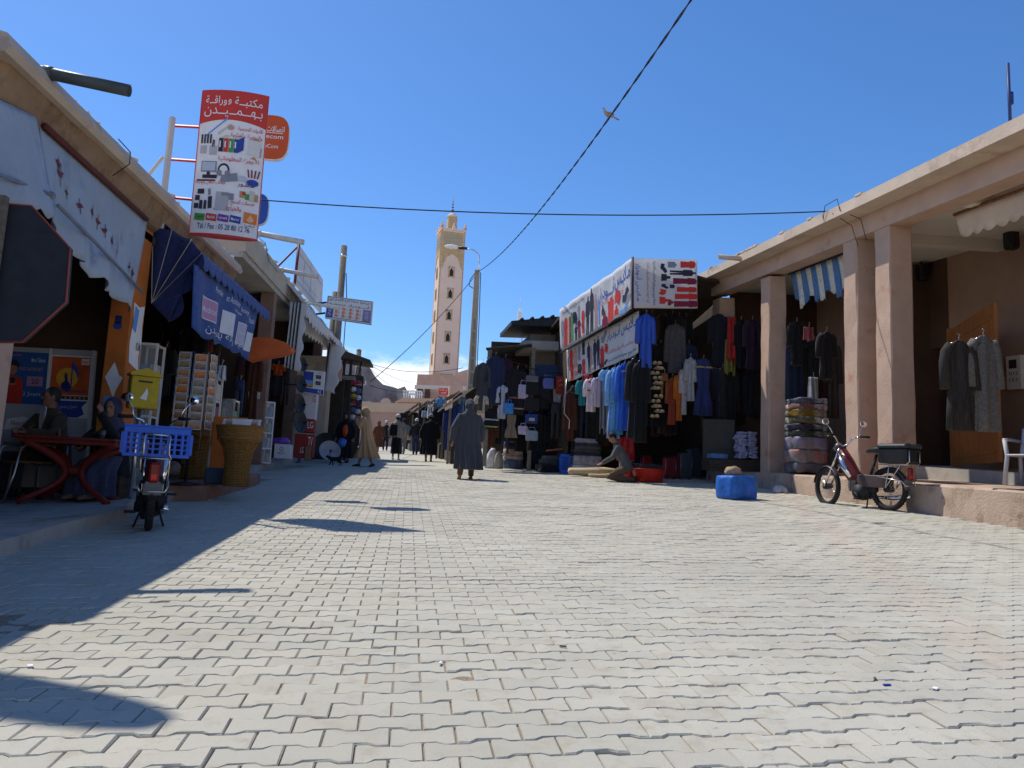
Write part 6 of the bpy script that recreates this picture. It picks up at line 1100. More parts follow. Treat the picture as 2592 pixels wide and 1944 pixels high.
mb = MB(); a0, a1, a2, a3 = ay(1230, 882, BY-1.2), ay(1346, 872, BY-1.2), ay(1348, 884, BY+1.5), ay(1240, 895, BY+1.5); mb.sheet(lambda u, v: blend(blend(a0, a1, u), blend(a3, a2, u), v), 8, 6, .05); wpart('tarpaulin', mb, mat('tarp_grey', (.045, .047, .045), .8, var=.3, scale=4), SB)
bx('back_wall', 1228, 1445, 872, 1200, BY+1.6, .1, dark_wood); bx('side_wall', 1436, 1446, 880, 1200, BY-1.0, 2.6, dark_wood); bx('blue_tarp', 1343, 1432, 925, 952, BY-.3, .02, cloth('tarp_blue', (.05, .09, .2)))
bx('post', 1231, 1235, 885, 1180, BY-1.1, .05, grey_wood); bx('post', 1343, 1347, 880, 1190, BY-1.1, .06, grey_wood)
mb = MB(); mb.tube([ay(1232, 905, BY-1.15), ay(1345, 925, BY-1.15)], .015, 6); mb.tube([ay(1330, 930, BY-1.2), ay(1440, 950, BY-1.2)], .015, 6); wpart('hanging_rail', mb, black_iron, SB)
p = ax(1438, 960, 3.92); mb = MB(); mb.tube([ay(1434, 960, 20.2), ay(1428, 1046, 20.2), ay(1442, 1064, 20.2), ay(1440, 1086, 20.2)], .012, 6); o = thing('awning_crank', 'thin bent metal crank rod hanging from the lower banner', 'crank', (4, 20.2, 0)); wpart('rod', mb, steel, o)
mast = thing('radio_mast', 'slim lattice radio mast with a white antenna behind the black stall roof', 'mast', tuple(ay(1313, 880, 60))); b = org(mast); zt = W(ay(1317, 790, 60))-b
for dx in (-.12, .12): mb = MB(); mb.tube([(dx, 0, -8), (zt[0]+dx*.7, 0, zt[2]+.3)], .025, 5); part('mast_leg', mb, white_paint, mast)
mb = MB(); mb.tube([(-.12 if i % 2 else .12, 0, -2+i*.33) for i in range(16)], .012, 4); mb.tube([(zt[0], 0, zt[2]), (zt[0], 0, zt[2]+1.2)], .02, 5); part('lattice', mb, white_paint, mast); mb = MB(); mb.cbox((zt[0]-.05, -.1, zt[2]-.5), (.32, .2, 1.1), None, .03); part('antenna', mb, print_white, mast)
# things hung at its front
FB = BY-1.15
for a in (('charcoal pinstriped long coat, leftmost on the black-roofed stall', 'coat', mat('pinstripe', (.06, .06, .065), .9, var=.35, scale=60, stretch=(3, 3, .05)), 1207, 1240, 918, 1040), ('cream shirt showing below the charcoal pinstriped coat', 'shirt', (.5, .44, .36), 1207, 1232, 1000, 1048), ('navy wool robe second from the left on the black-roofed stall', 'robe', (.02, .03, .075), 1236, 1275, 900, 1025), ('black skirt with pale stripes under the navy wool robe', 'dress', (.015, .015, .018), 1220, 1266, 1035, 1086), ('pale blue white shirt hanging beside the navy robe', 'shirt', (.45, .46, .56), 1262, 1284, 975, 1060), ('black jacket with a rose band in the middle of the black-roofed stall', 'jacket', (.015, .014, .016), 1288, 1332, 935, 1050), ('striped brown and beige dress low under the black jacket', 'dress', mat('stripe_brown', (.22, .17, .12), .9, var=.5, scale=40, stretch=(4, 4, .1)), 1279, 1312, 1048, 1108), ('white cotton shirt deep under the blue tarp', 'shirt', (.45, .45, .5), 1382, 1422, 985, 1018), ('black hooded top hanging at the right of the black-roofed stall', 'jacket', (.014, .014, .016), 1362, 1395, 955, 1035), ('dark grey trousers hanging at the right of the black-roofed stall', 'trousers', (.05, .05, .055), 1395, 1420, 1020, 1110), ('black cloak hanging by the right wall of the black-roofed stall', 'robe', (.012, .012, .014), 1340, 1366, 1040, 1140), ('plum robe in the shade under the tarpaulin', 'robe', (.06, .02, .05), 1268, 1292, 905, 1010)):
    gat(*a[:3], *a[3:], FB+(.15 if 'deep' in a[0] or 'shade' in a[0] else 0), trim=((.62, (.35, .12, .12)), (.85, (.5, .3, .25))) if 'rose band' in a[0] else ((.5, (.4, .45, .45)), (.85, (.35, .35, .1))) if 'pale stripes' in a[0] else None)
def bag(label, px0, px1, py0, py1, Y, col, nm='handbag', cat='bag', flap=None, grp='bags on the black-roofed stall'):
    p, q = ay(px0, py0, Y), ay(px1, py1, Y); w_, h_ = q[0]-p[0], p[2]-q[2]; e = thing(nm, label, cat, ((p[0]+q[0])/2, Y, q[2]), 0, grp); m = col if not isinstance(col, tuple) else cloth('bag%.2f%.2f%.2f' % col, col)
    mb = softbox(w_, .16, h_*.72, px0, .02, .3); part('body', mb, m, e); mb = MB(); mb.tube([(-w_*.3, 0, h_*.7), (-w_*.22, 0, h_*.95), (w_*.22, 0, h_*.95), (w_*.3, 0, h_*.7)], .012, 6); part('strap', mb, m, e)
    mb = MB(); mb.cbox((0, -.083, h_*.3), (w_*.5, .02, h_*.25), None, .008); part('pocket', mb, flap or m, e); return e
bag('upper black backpack in the row of bags on the black-roofed stall', 1332, 1364, 958, 1000, FB-.1, (.02, .02, .024), 'backpack'); bag('lower black backpack under the upper one', 1330, 1364, 995, 1040, FB-.1, (.025, .025, .028), 'backpack'); bag('small blue child bag with a pale patch', 1331, 1360, 1040, 1072, FB-.12, (.03, .06, .24), flap=cloth('patch_pale', (.5, .45, .3))); bag('pale blue grey handbag lowest in the bag row', 1332, 1360, 1080, 1116, FB-.12, (.28, .34, .38)); bag('bright blue shopping bag hanging left of the bag row', 1278, 1298, 1010, 1048, FB-.1, (.06, .25, .62)); bag('lilac cloth bag tilted above the backpacks', 1313, 1336, 960, 1010, FB-.05, (.45, .38, .5)); bag('white lilac pouch tilted by the child bag', 1313, 1334, 1070, 1100, FB-.08, (.5, .42, .55)); bag('grey cap with a dark band hanging above the backpacks', 1332, 1362, 945, 968, FB-.1, (.16, .16, .17), 'cap', 'cap'); bag('blue and white plastic pack under the blue tarp', 1376, 1400, 948, 985, FB-.1, (.12, .15, .4)); bag('dark round rucksack right of the backpacks', 1368, 1392, 965, 1010, FB-.05, (.018, .018, .02), 'rucksack')
pc = [ay(1407, 997, FB-.1), ay(1433, 999, FB-.1), ay(1432, 952, FB-.1), ay(1408, 953, FB-.1)]; e = thing('price_board', 'small red board with white marks at the edge of the lower banner', 'sign', tuple(pc[0])); board(e, 'panel', *pc, .03, flat('board_red', (.3, .03, .02))); S = quad(*pc); text(e, S, ar('ثمن'), .2, .7, .8, .9, print_rose); text(e, S, ar('خاص'), .25, .45, .75, .62, print_rose)
x, y = gp(1224, 1178); mb = MB(); mb.cbox((0, .2, .09), (.4, .4, .18), None, .01); solo('red_tray', mb, flat('tray_red', (.28, .04, .02)), 'low red tray of shoes beside the walking man in grey', 'tray', (x, y, 0))
for i in range(5): solo('shoe', rock(5, 4, (.05, .1, .04), i, .1), flat('shoe%d' % (i % 2), ((.6, .6, .62), (.3, .28, .28))[i % 2]), '%s white shoe from the left on the low red tray' % ORD[i], 'shoe', (x-.15+.075*i, y+.15+.06*(i % 2), .215), .2*i, 'shoes on the red tray')
# ------------------------------------------------------------------ row of plank-roofed stalls
def pstall(label, px0, py0, px1, py1, Y0_, Y1_, m=grey_wood, clothes=()):
    a, b_ = ay(px0, py0, Y0_), ay(px1, py1, Y0_); e = thing('market_stall', label, 'stall', (a[0], Y0_, 0), 0, 'plank-roofed stalls along the right'); n = 4
    for k in range(n):
        u0, u1 = k/n, (k+1)/n-.02; mb = MB(); P = lambda u, dz: (a[0]+(b_[0]-a[0])*u, a[2]+(b_[2]-a[2])*u+dz)
        (xa, za), (xb, zb) = P(u0, 0), P(u1, .03); mb.prism([(xa, za), (xb, zb), (xb, zb+.06), (xa, za+.06)], (0, Y0_, 0), (1, 0, 0), (0, 0, 1), (0, Y1_-Y0_, 0)); wpart('roof_plank', mb, m, e)
    for yy in (Y0_+.1, Y1_-.3):
        mb = MB(); mb.cbox((a[0]+.25, yy, a[2]/2), (.08, .08, a[2])); wpart('post', mb, grey_wood, e)
    mb = MB(); mb.box(b_[0], b_[0]+.1, Y0_, Y1_, 0, b_[2]); mb.box(a[0]+.9, b_[0], Y1_-.1, Y1_, 0, a[2]); wpart('back_wall', mb, dark_wood, e)
    mb = MB(); mb.box(a[0]+.35, b_[0], Y0_+.2, Y1_-.2, 0, .6); wpart('counter', mb, dark_wood, e); return e
pstall('farthest plank-roofed stall at the end of the row', 1018, 1050, 1062, 1020, 50, 54); pstall('second farthest plank-roofed stall in the row', 1034, 1050, 1085, 1015, 44, 49.5); pstall('middle plank-roofed stall in the row with white sheets', 1062, 1038, 1114, 1005, 38, 43.5); pstall('plank-roofed stall just beyond the blue robes', 1097, 1025, 1165, 993, 32, 37.5); pstall('nearest plank-roofed stall where the blue robes hang', 1122, 1033, 1205, 980, 26.3, 31.5)
mb = MB(); mb.tube([ay(1121, 1034, 26.0), ay(1205, 978, 26.0)], .03, 6); e = thing('striped_pole', 'pale rope-wrapped pole along the roof edge above the blue robes', 'pole', (3, 26, 0)); wpart('pole', mb, mat('rope_pale', (.4, .35, .27), .9, var=.5, scale=30, stretch=(3, 3, 3)), e)
for a in (('deep blue robe, leftmost under the nearest plank roof', 'robe', (.03, .05, .20), 1128, 1147, 1035, 1140), ('blue robe second from the left under the nearest plank roof', 'robe', (.035, .06, .26), 1140, 1158, 1030, 1142), ('bright blue robe third under the nearest plank roof', 'robe', (.04, .09, .40), 1150, 1168, 1022, 1142), ('royal blue robe nearest to the walking man in grey', 'robe', (.04, .08, .34), 1160, 1178, 1015, 1142), ('pale blue shirt hanging over the blue robes', 'shirt', (.22, .36, .55), 1165, 1180, 1005, 1045)): gat(*a[:3], *a[3:], 27.0)
for a in (('white sheet hanging at the front of the middle plank stall', 'cloth', (.62, .62, .64), 1083, 1096, 1025, 1058, 36), ('pale lilac sheet beside the white one at the middle plank stall', 'cloth', (.45, .45, .55), 1068, 1082, 1040, 1056, 37), ('pale sky blue sheet under the plank roofs', 'cloth', (.35, .45, .58), 1096, 1110, 1018, 1045, 33), ('bright sky blue shirt tucked under the plank roof corner', 'shirt', (.15, .35, .65), 1108, 1124, 1008, 1030, 31.5), ('dark robe hanging in the second farthest plank stall', 'robe', (.03, .03, .04), 1048, 1060, 1045, 1085, 45)): gat(*a)
for a in (('cloth_bundle', 'bundle of pale goods on the street at the far plank stalls', 1043, 1137, .5, .4, (.45, .42, .4)), ('dark_sack', 'dark sack by the far plank stalls', 1030, 1132, .45, .5, (.05, .05, .06))):
    x, y = gp(a[2], a[3]+3); solo(a[0], softbox(a[4], .4, a[5], 9, .05), cloth(a[0], a[6]), a[1], 'bundle', (x, y, 0))
# street lamp
LX, LY = 0, 34.0; p = ay(1178, 1140, LY); pt_ = ay(1191, 684, LY); e = thing('street_lamp', 'concrete street lamp pole with recessed panels and a curved lamp arm', 'street lamp', (p[0]+.1, LY, 0)); H_ = pt_[2]
mb = MB(); mb.loft([[(sx*w_, sy*w_*1.1, z) for sx, sy in ((-1, -1), (1, -1), (1, 1), (-1, 1))] for w_, z in ((.20, -.2), (.115, H_))], False); part('pole', mb, mat('pole_concrete', (.40, .33, .24), .9, var=.1, scale=2, bump=.3), e)
for k in range(9): z = .8+k*.62; w_ = .10-.007*k; mb = MB(); y_ = -1.1*(.2-.085*(z/H_))-.004; mb.box(-w_, w_, y_, y_+.03, z, z+.5); part('recess', mb, mat('pole_recess', (.27, .21, .14), .95, var=.15, scale=3), e)
mb = MB(); mb.tube([(.05, 0, H_-.3), (.08, 0, H_+.35), (.05, 0, H_+.75), (-.2, 0, H_+.95), (-.55, 0, H_+1.0)], .03, 8); part('lamp_arm', mb, steel, e); mb = MB(); mb.loft([ring(.09, .08, 0, 0, 0, 12), ring(.12, .1, 0, 0, .4, 12)]); mb.v = [(-.5-z, y_, H_+1.0+x*.6) for x, y_, z in mb.v]; part('lamp_housing', mb, black_plastic, e)
mb = MB(); mb.ell((-1.2, 0, H_+1.02), (.36, .13, .10)); part('lamp_glass', mb, print_white, e); mb = MB(); mb.tube([(.16, -.1, H_-.1), (.2, -.12, H_-2), (.22, -.14, 3), (.24, -.2, 1)], .02, 6); mb.tube([(-.12, -.2, H_-.2), (-.3, -.25, H_-.5), (-.35, -.25, H_-.8), (-.15, -.2, H_-.9)], .02, 6); part('down_cable', mb, rubber, e)
LAMP = W((p[0]+.1, LY, H_))
# ------------------------------------------------------------------ goods in the right arcade
for a in (('dark robe in the first right bay beside the red cloth', 'robe', (.015, .018, .03), 1800, 1842, 795, 930, 18.3), ('red curtain cloth hanging in the first right bay', 'cloth', (.42, .03, .03), 1843, 1863, 802, 912, 17.9), ('yellow green scarf under the red curtain cloth', 'cloth', (.22, .22, .05), 1836, 1860, 860, 946, 18.1), ('black robe at the back of the first right bay', 'robe', (.012, .012, .018), 1862, 1890, 810, 930, 17.9), ('dark plum robe next to the first right column', 'robe', (.025, .012, .03), 1888, 1922, 810, 935, 17.4), ('small red bag cloth hanging in the second right bay', 'cloth', (.25, .05, .05), 2036, 2060, 828, 862, 14.6), ('black robe hanging in the second right bay', 'robe', (.012, .012, .014), 2000, 2034, 815, 925, 15.3), ('pale plastic sheet hanging above the blanket pile', 'cloth', (.3, .3, .3), 2048, 2070, 955, 1010, 14.5), ('dark sleeved coat by the second right column', 'coat', (.014, .012, .012), 2075, 2110, 840, 960, 13.9)): gat(*a, group='clothes in the right arcade')
def kz(y): return pz(y)
def pat_mat(n, c1, c2): return mat(n, tuple(.38*c for c in c1), .5, var=.3, scale=10, col2=c2, amt=.5, bump=.4, bscale=25)
x = ay(2042, 1185, 14.7)[0]; pile((x, 14.7, kz(14.7)+.02, 0.1), (('patterned wrapped quilt at the bottom of the column-side pile', .72, .55, .20, pat_mat('q1', (.3, .28, .3), (.1, .1, .14)), 'wrapped_quilt', 'quilt'), ('white and red flowered quilt second in the column-side pile', .72, .55, .26, pat_mat('q2', (.5, .48, .46), (.35, .08, .07)), 'wrapped_quilt', 'quilt'), ('white printed quilt in the middle of the column-side pile', .70, .55, .26, pat_mat('q3', (.48, .45, .5), (.2, .15, .3)), 'wrapped_quilt', 'quilt'), ('dark green wrapped quilt in the column-side pile', .70, .54, .13, pat_mat('q4', (.06, .09, .08), (.2, .2, .2)), 'wrapped_quilt', 'quilt'), ('dark violet wrapped quilt in the column-side pile', .70, .54, .13, pat_mat('q5', (.08, .06, .12), (.3, .3, .3)), 'wrapped_quilt', 'quilt'), ('lime and white wrapped sheet set in the column-side pile', .70, .54, .15, pat_mat('q6', (.25, .24, .12), (.5, .5, .5)), 'wrapped_quilt', 'quilt'), ('yellow wrapped sheet set in the column-side pile', .68, .52, .14, pat_mat('q7', (.42, .27, .03), (.3, .3, .3)), 'wrapped_quilt', 'quilt'), ('red and pale wrapped sheet set in the column-side pile', .68, .52, .12, pat_mat('q8', (.42, .2, .16), (.5, .5, .5)), 'wrapped_quilt', 'quilt'), ('blue and pale wrapped sheet set on top of the column-side pile', .66, .52, .11, pat_mat('q9', (.16, .18, .3), (.45, .45, .48)), 'wrapped_quilt', 'quilt')), 'wrapped quilts in the arcade pile')
for j, (px0, px1, lab) in enumerate(((1866, 1884, 'left'), (1891, 1909, 'right'))):
    p, q = ay(px0, 1160, 17.3), ay(px1, 1160, 17.3); items = []
    pile(((p[0]+q[0])/2, 17.3, p[2], 0), tuple(('lilac white folded shirt, %s from the bottom of the %s shirt stack' % (ORD[k], lab), .2, .3, .055, cloth('shirt_lilac', (.42, .40, .58)), 'folded_shirt', 'shirt') for k in range(11)), 'folded shirts in the right arcade')
e = thing('low_shelf', 'dark low shelf behind the suitcases carrying the stacked lilac shirts', 'shelf', (8.6, 17.1, .3)); mb = MB(); p, q = ay(1795, 1162, 17.15), ay(1925, 1162, 17.15); mb.box(p[0], q[0], 17.1, 17.6, .3, p[2]); wpart('body', mb, dark_wood, e); mb = MB(); mb.box(p[0]+.05, ay(1860, 1162, 17.6)[0], 17.62, 17.7, .3, p[2]+.95); wpart('back_board', mb, mat('board_olive', (.07, .07, .06), .8), e)
solo('folded_cloth', softbox(.4, .35, .12, 3), cloth('cloth_bluepink', (.12, .25, .5)), 'blue folded cloth pile on the low shelf beside the suitcases', 'cloth', (p[0]+.28, 17.35, p[2]))
# open door with two djellabas, meter, white chair
dw = mat('door_orange', (.33, .125, .03), .6, var=.18, scale=3, stretch=(4, 4, .6), bump=.2)
D0, D1 = ax(2412, 1100, 10.0), ax(2532, 1100, 9.2); dl = ay(2412, 838, D0[1]); d1 = ay(2532, 826, D1[1])
e = thing('shop_door', 'open orange brown panelled wooden door folded against the arcade wall', 'door', (D0[0], D0[1], .62)); v = np.array([D1[0]-D0[0], D1[1]-D0[1], 0]); LD = np.linalg.norm(v); v /= LD; hD = dl[2]-.62; e.rotation_euler = (0, 0, math.atan2(v[1], v[0]))
mb = MB(); mb.cbox((LD/2, 0, hD/2), (LD, .05, hD)); part('leaf', mb, dw, e)
for z0, z1 in ((.15, .85), (1.0, hD-.2)):
    mb = MB()
    for a, b_ in ((.1, .16), (LD-.16, LD-.1)): mb.box(a, b_, -.04, -.02, z0, z1)
    mb.box(.1, LD-.1, -.04, -.02, z1-.05, z1); mb.box(.1, LD-.1, -.04, -.02, z0, z0+.05); part('panel_moulding', mb, dw, e)
mb = MB(); mb.box(-.06, 0, -.04, .06, 0, hD+.05); part('hinge_post', mb, dw, e)
for a in (('dark embroidered djellaba with pale lines hanging on the open orange door', 'robe', mat('djellaba_dark', (.035, .03, .026), .9, var=.6, scale=50, stretch=(2, 2, .1)), 2392, 2462, 862, 1090), ('grey checked djellaba hanging beside the dark one on the orange door', 'robe', mat('djellaba_grey', (.13, .125, .12), .9, var=.4, scale=45), 2455, 2522, 850, 1092)): gat(*a, 9.55, group='djellabas on the arcade door')
MX = 10.58; pc = [ax(2562, 987, MX), ax(2596, 985, MX), ax(2594, 905, MX), ax(2560, 903, MX)]; pc = [pc[0], pc[1], pc[2], pc[3]]
e = thing('electric_meter', 'white electric meter box with stencilled digits on the arcade wall', 'meter', tuple(pc[0])); mw = MX-.1
mb = MB(); mb.box(mw, MX+.02, min(pc[0][1], pc[1][1])-.02, max(pc[0][1], pc[3][1]), pc[0][2], pc[3][2]); wpart('case', mb, white_paint, e)
y0_, y1_ = max(pc[0][1], pc[3][1]), min(pc[0][1], pc[1][1])-.02; S = quad((mw, y0_, pc[0][2]), (mw, y1_, pc[0][2]), (mw, y1_, pc[3][2]), (mw, y0_, pc[3][2])); ink(e, S, rect(.2, .62, .75, .88), print_dark, 1); text(e, S, '012', .2, .42, .85, .52, print_dark); text(e, S, '157', .2, .22, .85, .32, print_dark)
x, y = ax(2560, 1240, 8.9)[:2]; e = thing('plastic_chair', 'pale grey plastic armchair at the right edge under the arcade', 'chair', (9.0, ax(2612, 1240, 9.0)[1], pz(9)), 2.0); cp = mat('chair_plastic', (.45, .47, .52), .5, var=.08, scale=4)
for sx, sy in ((1, 1), (-1, 1), (1, -1), (-1, -1)): mb = MB(); mb.tube([(sx*.25, sy*.25, 0), (sx*.22, sy*.2, .42), (sx*.26, sy*.18, .66 if sy > 0 else .45)], [.028, .03, .03], 6); part('leg', mb, cp, e)
mb = MB(); mb.cbox((0, 0, .43), (.48, .46, .03), None, .012); part('seat', mb, cp, e); mb = MB(); mb.sheet(lambda u, v: (-.24+.48*u, -.22-.12*v-.05*math.sin(PI*u), .44+.42*v+.04*math.sin(PI*u)*v), 10, 6, .018); part('backrest', mb, cp, e)
for s in (-1, 1): mb = MB(); mb.tube([(s*.26, .2, .66), (s*.27, 0, .67), (s*.25, -.26, .66)], .025, 6); part('armrest', mb, cp, e)
for px, py, X, nm, lab in ((2335, 690, 10.4, 'ceiling_lamp', 'small black lamp under the arcade ceiling beside the third column'), (2560, 608, 10.3, 'junction_box', 'round dark cable box at the top of the arcade wall')): q = ax(px, py, X); mb = MB(); mb.cbox((0, 0, 0), (.22, .2, .34), None, .04); mb.tube([(0, 0, .17), (-.05, 0, .3), (-.2, .1, .36)], .02, 6); solo(nm, mb, black_plastic, lab, 'lamp' if 'lamp' in nm else 'cable box', tuple(q))
# blue wrapped box with a stone, white bundles
x, y = gp(1862, 1266); e = solo('wrapped_box', softbox(.58, .46, .40, 3, .03, .2), mat('blue_tarp', (.02, .13, .50), .45, var=.3, scale=5, bump=.7, bscale=14, col2=(.16, .16, .42), amt=.62), 'blue plastic-wrapped box with a stone on top on the right paving', 'box', (x+.12, y+.24, 0), .35)
b_ = solo('stone', rock(s=(.17, .11, .09), seed=8, amp=.22), mat('stone_tan', (.42, .31, .20), .95, var=.2, scale=9, bump=.6, bscale=30), 'tan stone lying on the blue wrapped box', 'stone', (x+.06, y+.26, .475), .3)
for px, s, lab in ((1968, -1, 'left white cloth shoe standing against the right kerb'), (1988, 1, 'right white cloth shoe standing against the right kerb')):
    x, y = gp(px, 1249); mb = MB(); rr = []
    for t_, w_, h_ in ((0, .03, .03), (.1, .08, .08), (.35, .1, .13), (.7, .09, .16), (1, .05, .12)): rr.append([(w_*.9*math.cos(a)*1.0, .3*t_, max(0, h_*.5+h_*.5*math.sin(a))) for a in np.linspace(0, 2*PI, 12, endpoint=False)])
    mb.loft(rr); solo('cloth_shoe', mb, cloth('shoe_white', (.55, .53, .50)), lab, 'shoe', (x, y, 0), -.25+.2*s, 'pair of white shoes')
# ------------------------------------------------------------------ mopeds
def moped(label, loc, rot, steer, body, second, group='parked mopeds', tilt=0.0, lean=.0):
    e = thing('moped', label, 'moped', loc, (tilt, lean, rot), group); e.scale = (1.1, 1.1, 1.12); WB_, R_w = 1.08, .285
    def wheel(cy_, st):
        Rm = rz(st); c = np.array([0, cy_, R_w]); base = MB(); base.tube([c+Rm@np.array([0, (R_w-.045)*math.cos(a), (R_w-.045)*math.sin(a)]) for a in np.linspace(0, 2*PI, 41)], .017, 8, False); o = part('wheel', base, chrome, e)
        mb = MB(); mb.tube([c+Rm@np.array([0, (R_w-.028)*math.cos(a), (R_w-.028)*math.sin(a)]) for a in np.linspace(0, 2*PI, 49)], .036, 10, False); part('tyre', mb, rubber, o)
        mb = MB()
        for k in range(44): a = 2*PI*k/44; mb.cbox(c+Rm@np.array([0, (R_w+.003)*math.cos(a), (R_w+.003)*math.sin(a)]), (.05, .018, .008), Rm@rx(a-PI/2))
        tag(part('tread', mb, rubber, o), kind='stuff')
        mb = MB()
        for k in range(28): a = 2*PI*k/28; b_ = a+(.5 if k % 2 else -.5); mb.tube([c+Rm@np.array([.03*(-1)**k, .035*math.cos(b_), .035*math.sin(b_)]), c+Rm@np.array([0, (R_w-.06)*math.cos(a), (R_w-.06)*math.sin(a)])], .0022, 4, False)
        tag(part('spoke', mb, chrome, o), kind='stuff'); mb = MB(); mb.tube([c+Rm@np.array([-.06, 0, 0]), c+Rm@np.array([.06, 0, 0])], .045, 14); part('hub', mb, black_iron, o); return Rm, c
    wheel(0, 0); Rm, c = wheel(WB_, steer)
    fen = lambda c, Rm, a0, a1, nm, m, w_=.048: part(nm, MB().sheet(lambda u, v: c+Rm@np.array([w_*(2*v-1), (R_w+.022-.018*(2*v-1)**2)*math.cos(a0+(a1-a0)*u), (R_w+.022-.018*(2*v-1)**2)*math.sin(a0+(a1-a0)*u)]), 20, 6, .004), m, e)
    fen(np.array([0, 0, R_w]), np.eye(3), .7, 3.15, 'rear_mudguard', second); fen(c, Rm, .15, 2.6, 'front_mudguard', second)
    hs_ = np.array([0, .86, .70]); ht = np.array([0, .80, .86])
    for s in (-1, 1): mb = MB(); mb.tube([c+Rm@np.array([s*.055, 0, 0]), hs_+Rm@np.array([s*.055, .02, 0]), ht+Rm@np.array([s*.05, 0, -.02])], .016, 8); part('fork', mb, chrome, e)
    mb = MB(); mb.tube([(0, .82, .80), (0, .72, .62), (0, .58, .43), (0, .42, .37)], [.07, .095, .09, .06], 12, True, True, 1.25); part('tank_frame', mb, body, e)
    mb = MB(); mb.tube([(.072, .80, .76), (.085, .70, .58), (.078, .58, .43)], [.03, .05, .03], 8); mb.tube([(-.072, .80, .76), (-.085, .70, .58), (-.078, .58, .43)], [.03, .05, .03], 8); part('side_trim', mb, chrome, e)
    mb = MB(); mb.tube([(0, .43, .38), (0, .2, .36), (0, 0, .3)], [.035, .03, .02], 8); mb.tube([(0, .34, .36), (0, .2, .76)], .02, 8); mb.tube([(0, .26, .6), (0, -.02, .33)], .014, 6); part('rear_frame', mb, black_iron, e)
    mb = softbox(.17, .5, .17, 1, .004); mb.v = [(x+s_*.0, y+.23, z+.30) for x, y, z in mb.v for s_ in (0,)]; part('side_cover', mb, second, e)
    mb = MB(); mb.ell((0, .44, .24), (.12, .17, .13)); mb.cbox((0, .55, .31), (.14, .2, .13), None, .02); mb.tube([(-.13, .42, .23), (.13, .42, .23)], .1, 16); mb.cbox((0, .3, .3), (.12, .2, .14), None, .02); part('engine', mb, black_iron, e)
    for k in range(4): mb = MB(); mb.cbox((0, .5+.03*k, .31), (.19, .012, .16)); part('cooling_fin', mb, steel, e)
    mb = MB(); mb.tube([(.09, .5, .22), (.11, .3, .17), (.115, .05, .17), (.115, -.25, .2)], [.016, .02, .036, .034], 10); part('exhaust', mb, chrome, e)
    mb = MB(); mb.tube([(-.13, .47, .22), (-.13, .38, .14)], .012, 6); mb.cbox((-.17, .38, .135), (.1, .06, .025)); mb.tube([(.13, .47, .22), (.13, .56, .3)], .012, 6); mb.cbox((.17, .56, .3), (.1, .06, .025)); part('pedal', mb, black_iron, e)
    mb = MB(); mb.loft([[(w_*math.cos(a)+0, y, z+h_*math.sin(a)) for a in np.linspace(0, 2*PI, 14, endpoint=False)] for y, w_, z, h_ in ((.36, .03, .80, .02), (.32, .06, .81, .035), (.2, .10, .82, .045), (.08, .125, .83, .05), (.02, .11, .83, .045), (-.0, .06, .83, .03))]); part('saddle', mb, black_plastic, e)
    mb = MB()
    for s in (-1, 1):
        mb.tube([(s*.11, .08, .62), (s*.12, -.36, .62), (s*.1, -.4, .66), (s*.1, -.4, .80), (s*.09, -.36, .82)], .009, 6); mb.tube([(s*.11, -.03, .3), (s*.115, -.1, .62)], .007, 6); mb.tube([(s*.11, -.03, .3), (s*.115, -.28, .62)], .007, 6)
        mb.tube([(s*.12, .1, .45), (s*.125, -.3, .40), (s*.1, -.34, .34)], .007, 6)
    for y in (.06, -.08, -.22, -.36): mb.tube([(-.115, y, .62), (.115, y, .62)], .007, 6)
    mb.tube([(-.09, -.36, .82), (.09, -.36, .82)], .009, 6); mb.tube([(-.1, -.34, .34), (.1, -.34, .34)], .007, 6); part('luggage_rack', mb, steel, e)
    mb = MB(); mb.cbox((0, -.335, .50), (.085, .05, .17), None, .018); o = part('tail_light', mb, mat('light_housing', (.25, .015, .012), .3), e); mb = MB(); mb.cbox((0, -.362, .465), (.05, .012, .05), None, .004); part('reflector', mb, mat('reflector_red', (.75, .03, .02), .2), o)
    mb = MB(); mb.cbox((0, -.30, .36), (.15, .012, .1), None, .004); mb.cbox((0, -.31, .40), (.12, .03, .05)); part('number_plate', mb, mat('plate_dull', (.16, .16, .15), .6), e)
    mb = MB()
    for s in (-1, 1): mb.tube([ht+Rm@np.array(q) for q in ((0, 0, .02), (s*.08, -.01, .05), (s*.15, -.04, .14), (s*.24, -.1, .17))], .011, 8)
    part('handlebar', mb, chrome, e)
    for s in (-1, 1):
        mb = MB(); mb.tube([ht+Rm@np.array([s*.22, -.09, .17]), ht+Rm@np.array([s*.34, -.16, .165])], .017, 8); o = part('grip', mb, rubber, e)
        mb = MB(); mb.tube([ht+Rm@np.array(q) for q in ((s*.22, -.09, .17), (s*.25, -.06, .26), (s*.3, -.04, .33))], .006, 6); mb.ell(ht+Rm@np.array([s*.32, -.04, .36]), (.062, .012, .045), 14, 8, Rm); part('mirror', mb, mat('mirror', (.85, .87, .9), .06, metal=1.0, var=.02), e)
        mb = MB(); mb.tube([ht+Rm@np.array([s*.2, -.06, .165]), ht+Rm@np.array([s*.33, -.11, .15])], .006, 5); part('brake_lever', mb, chrome, e)
    mb = MB(); q = ht+Rm@np.array([0, .09, -.0]); mb.ell(q, (.075, .07, .075)); o = part('headlamp', mb, second, e); mb = MB(); mb.ell(q+Rm@np.array([0, .045, 0]), (.06, .035, .06)); part('lens', mb, mat('lens', (.8, .8, .8), .1, var=.02), o)
    for s in (-1, 1): mb = MB(); mb.tube([(s*.04, .30, .27), (s*.13, .26, .0)], .011, 6); part('stand_leg', mb, black_iron, e)
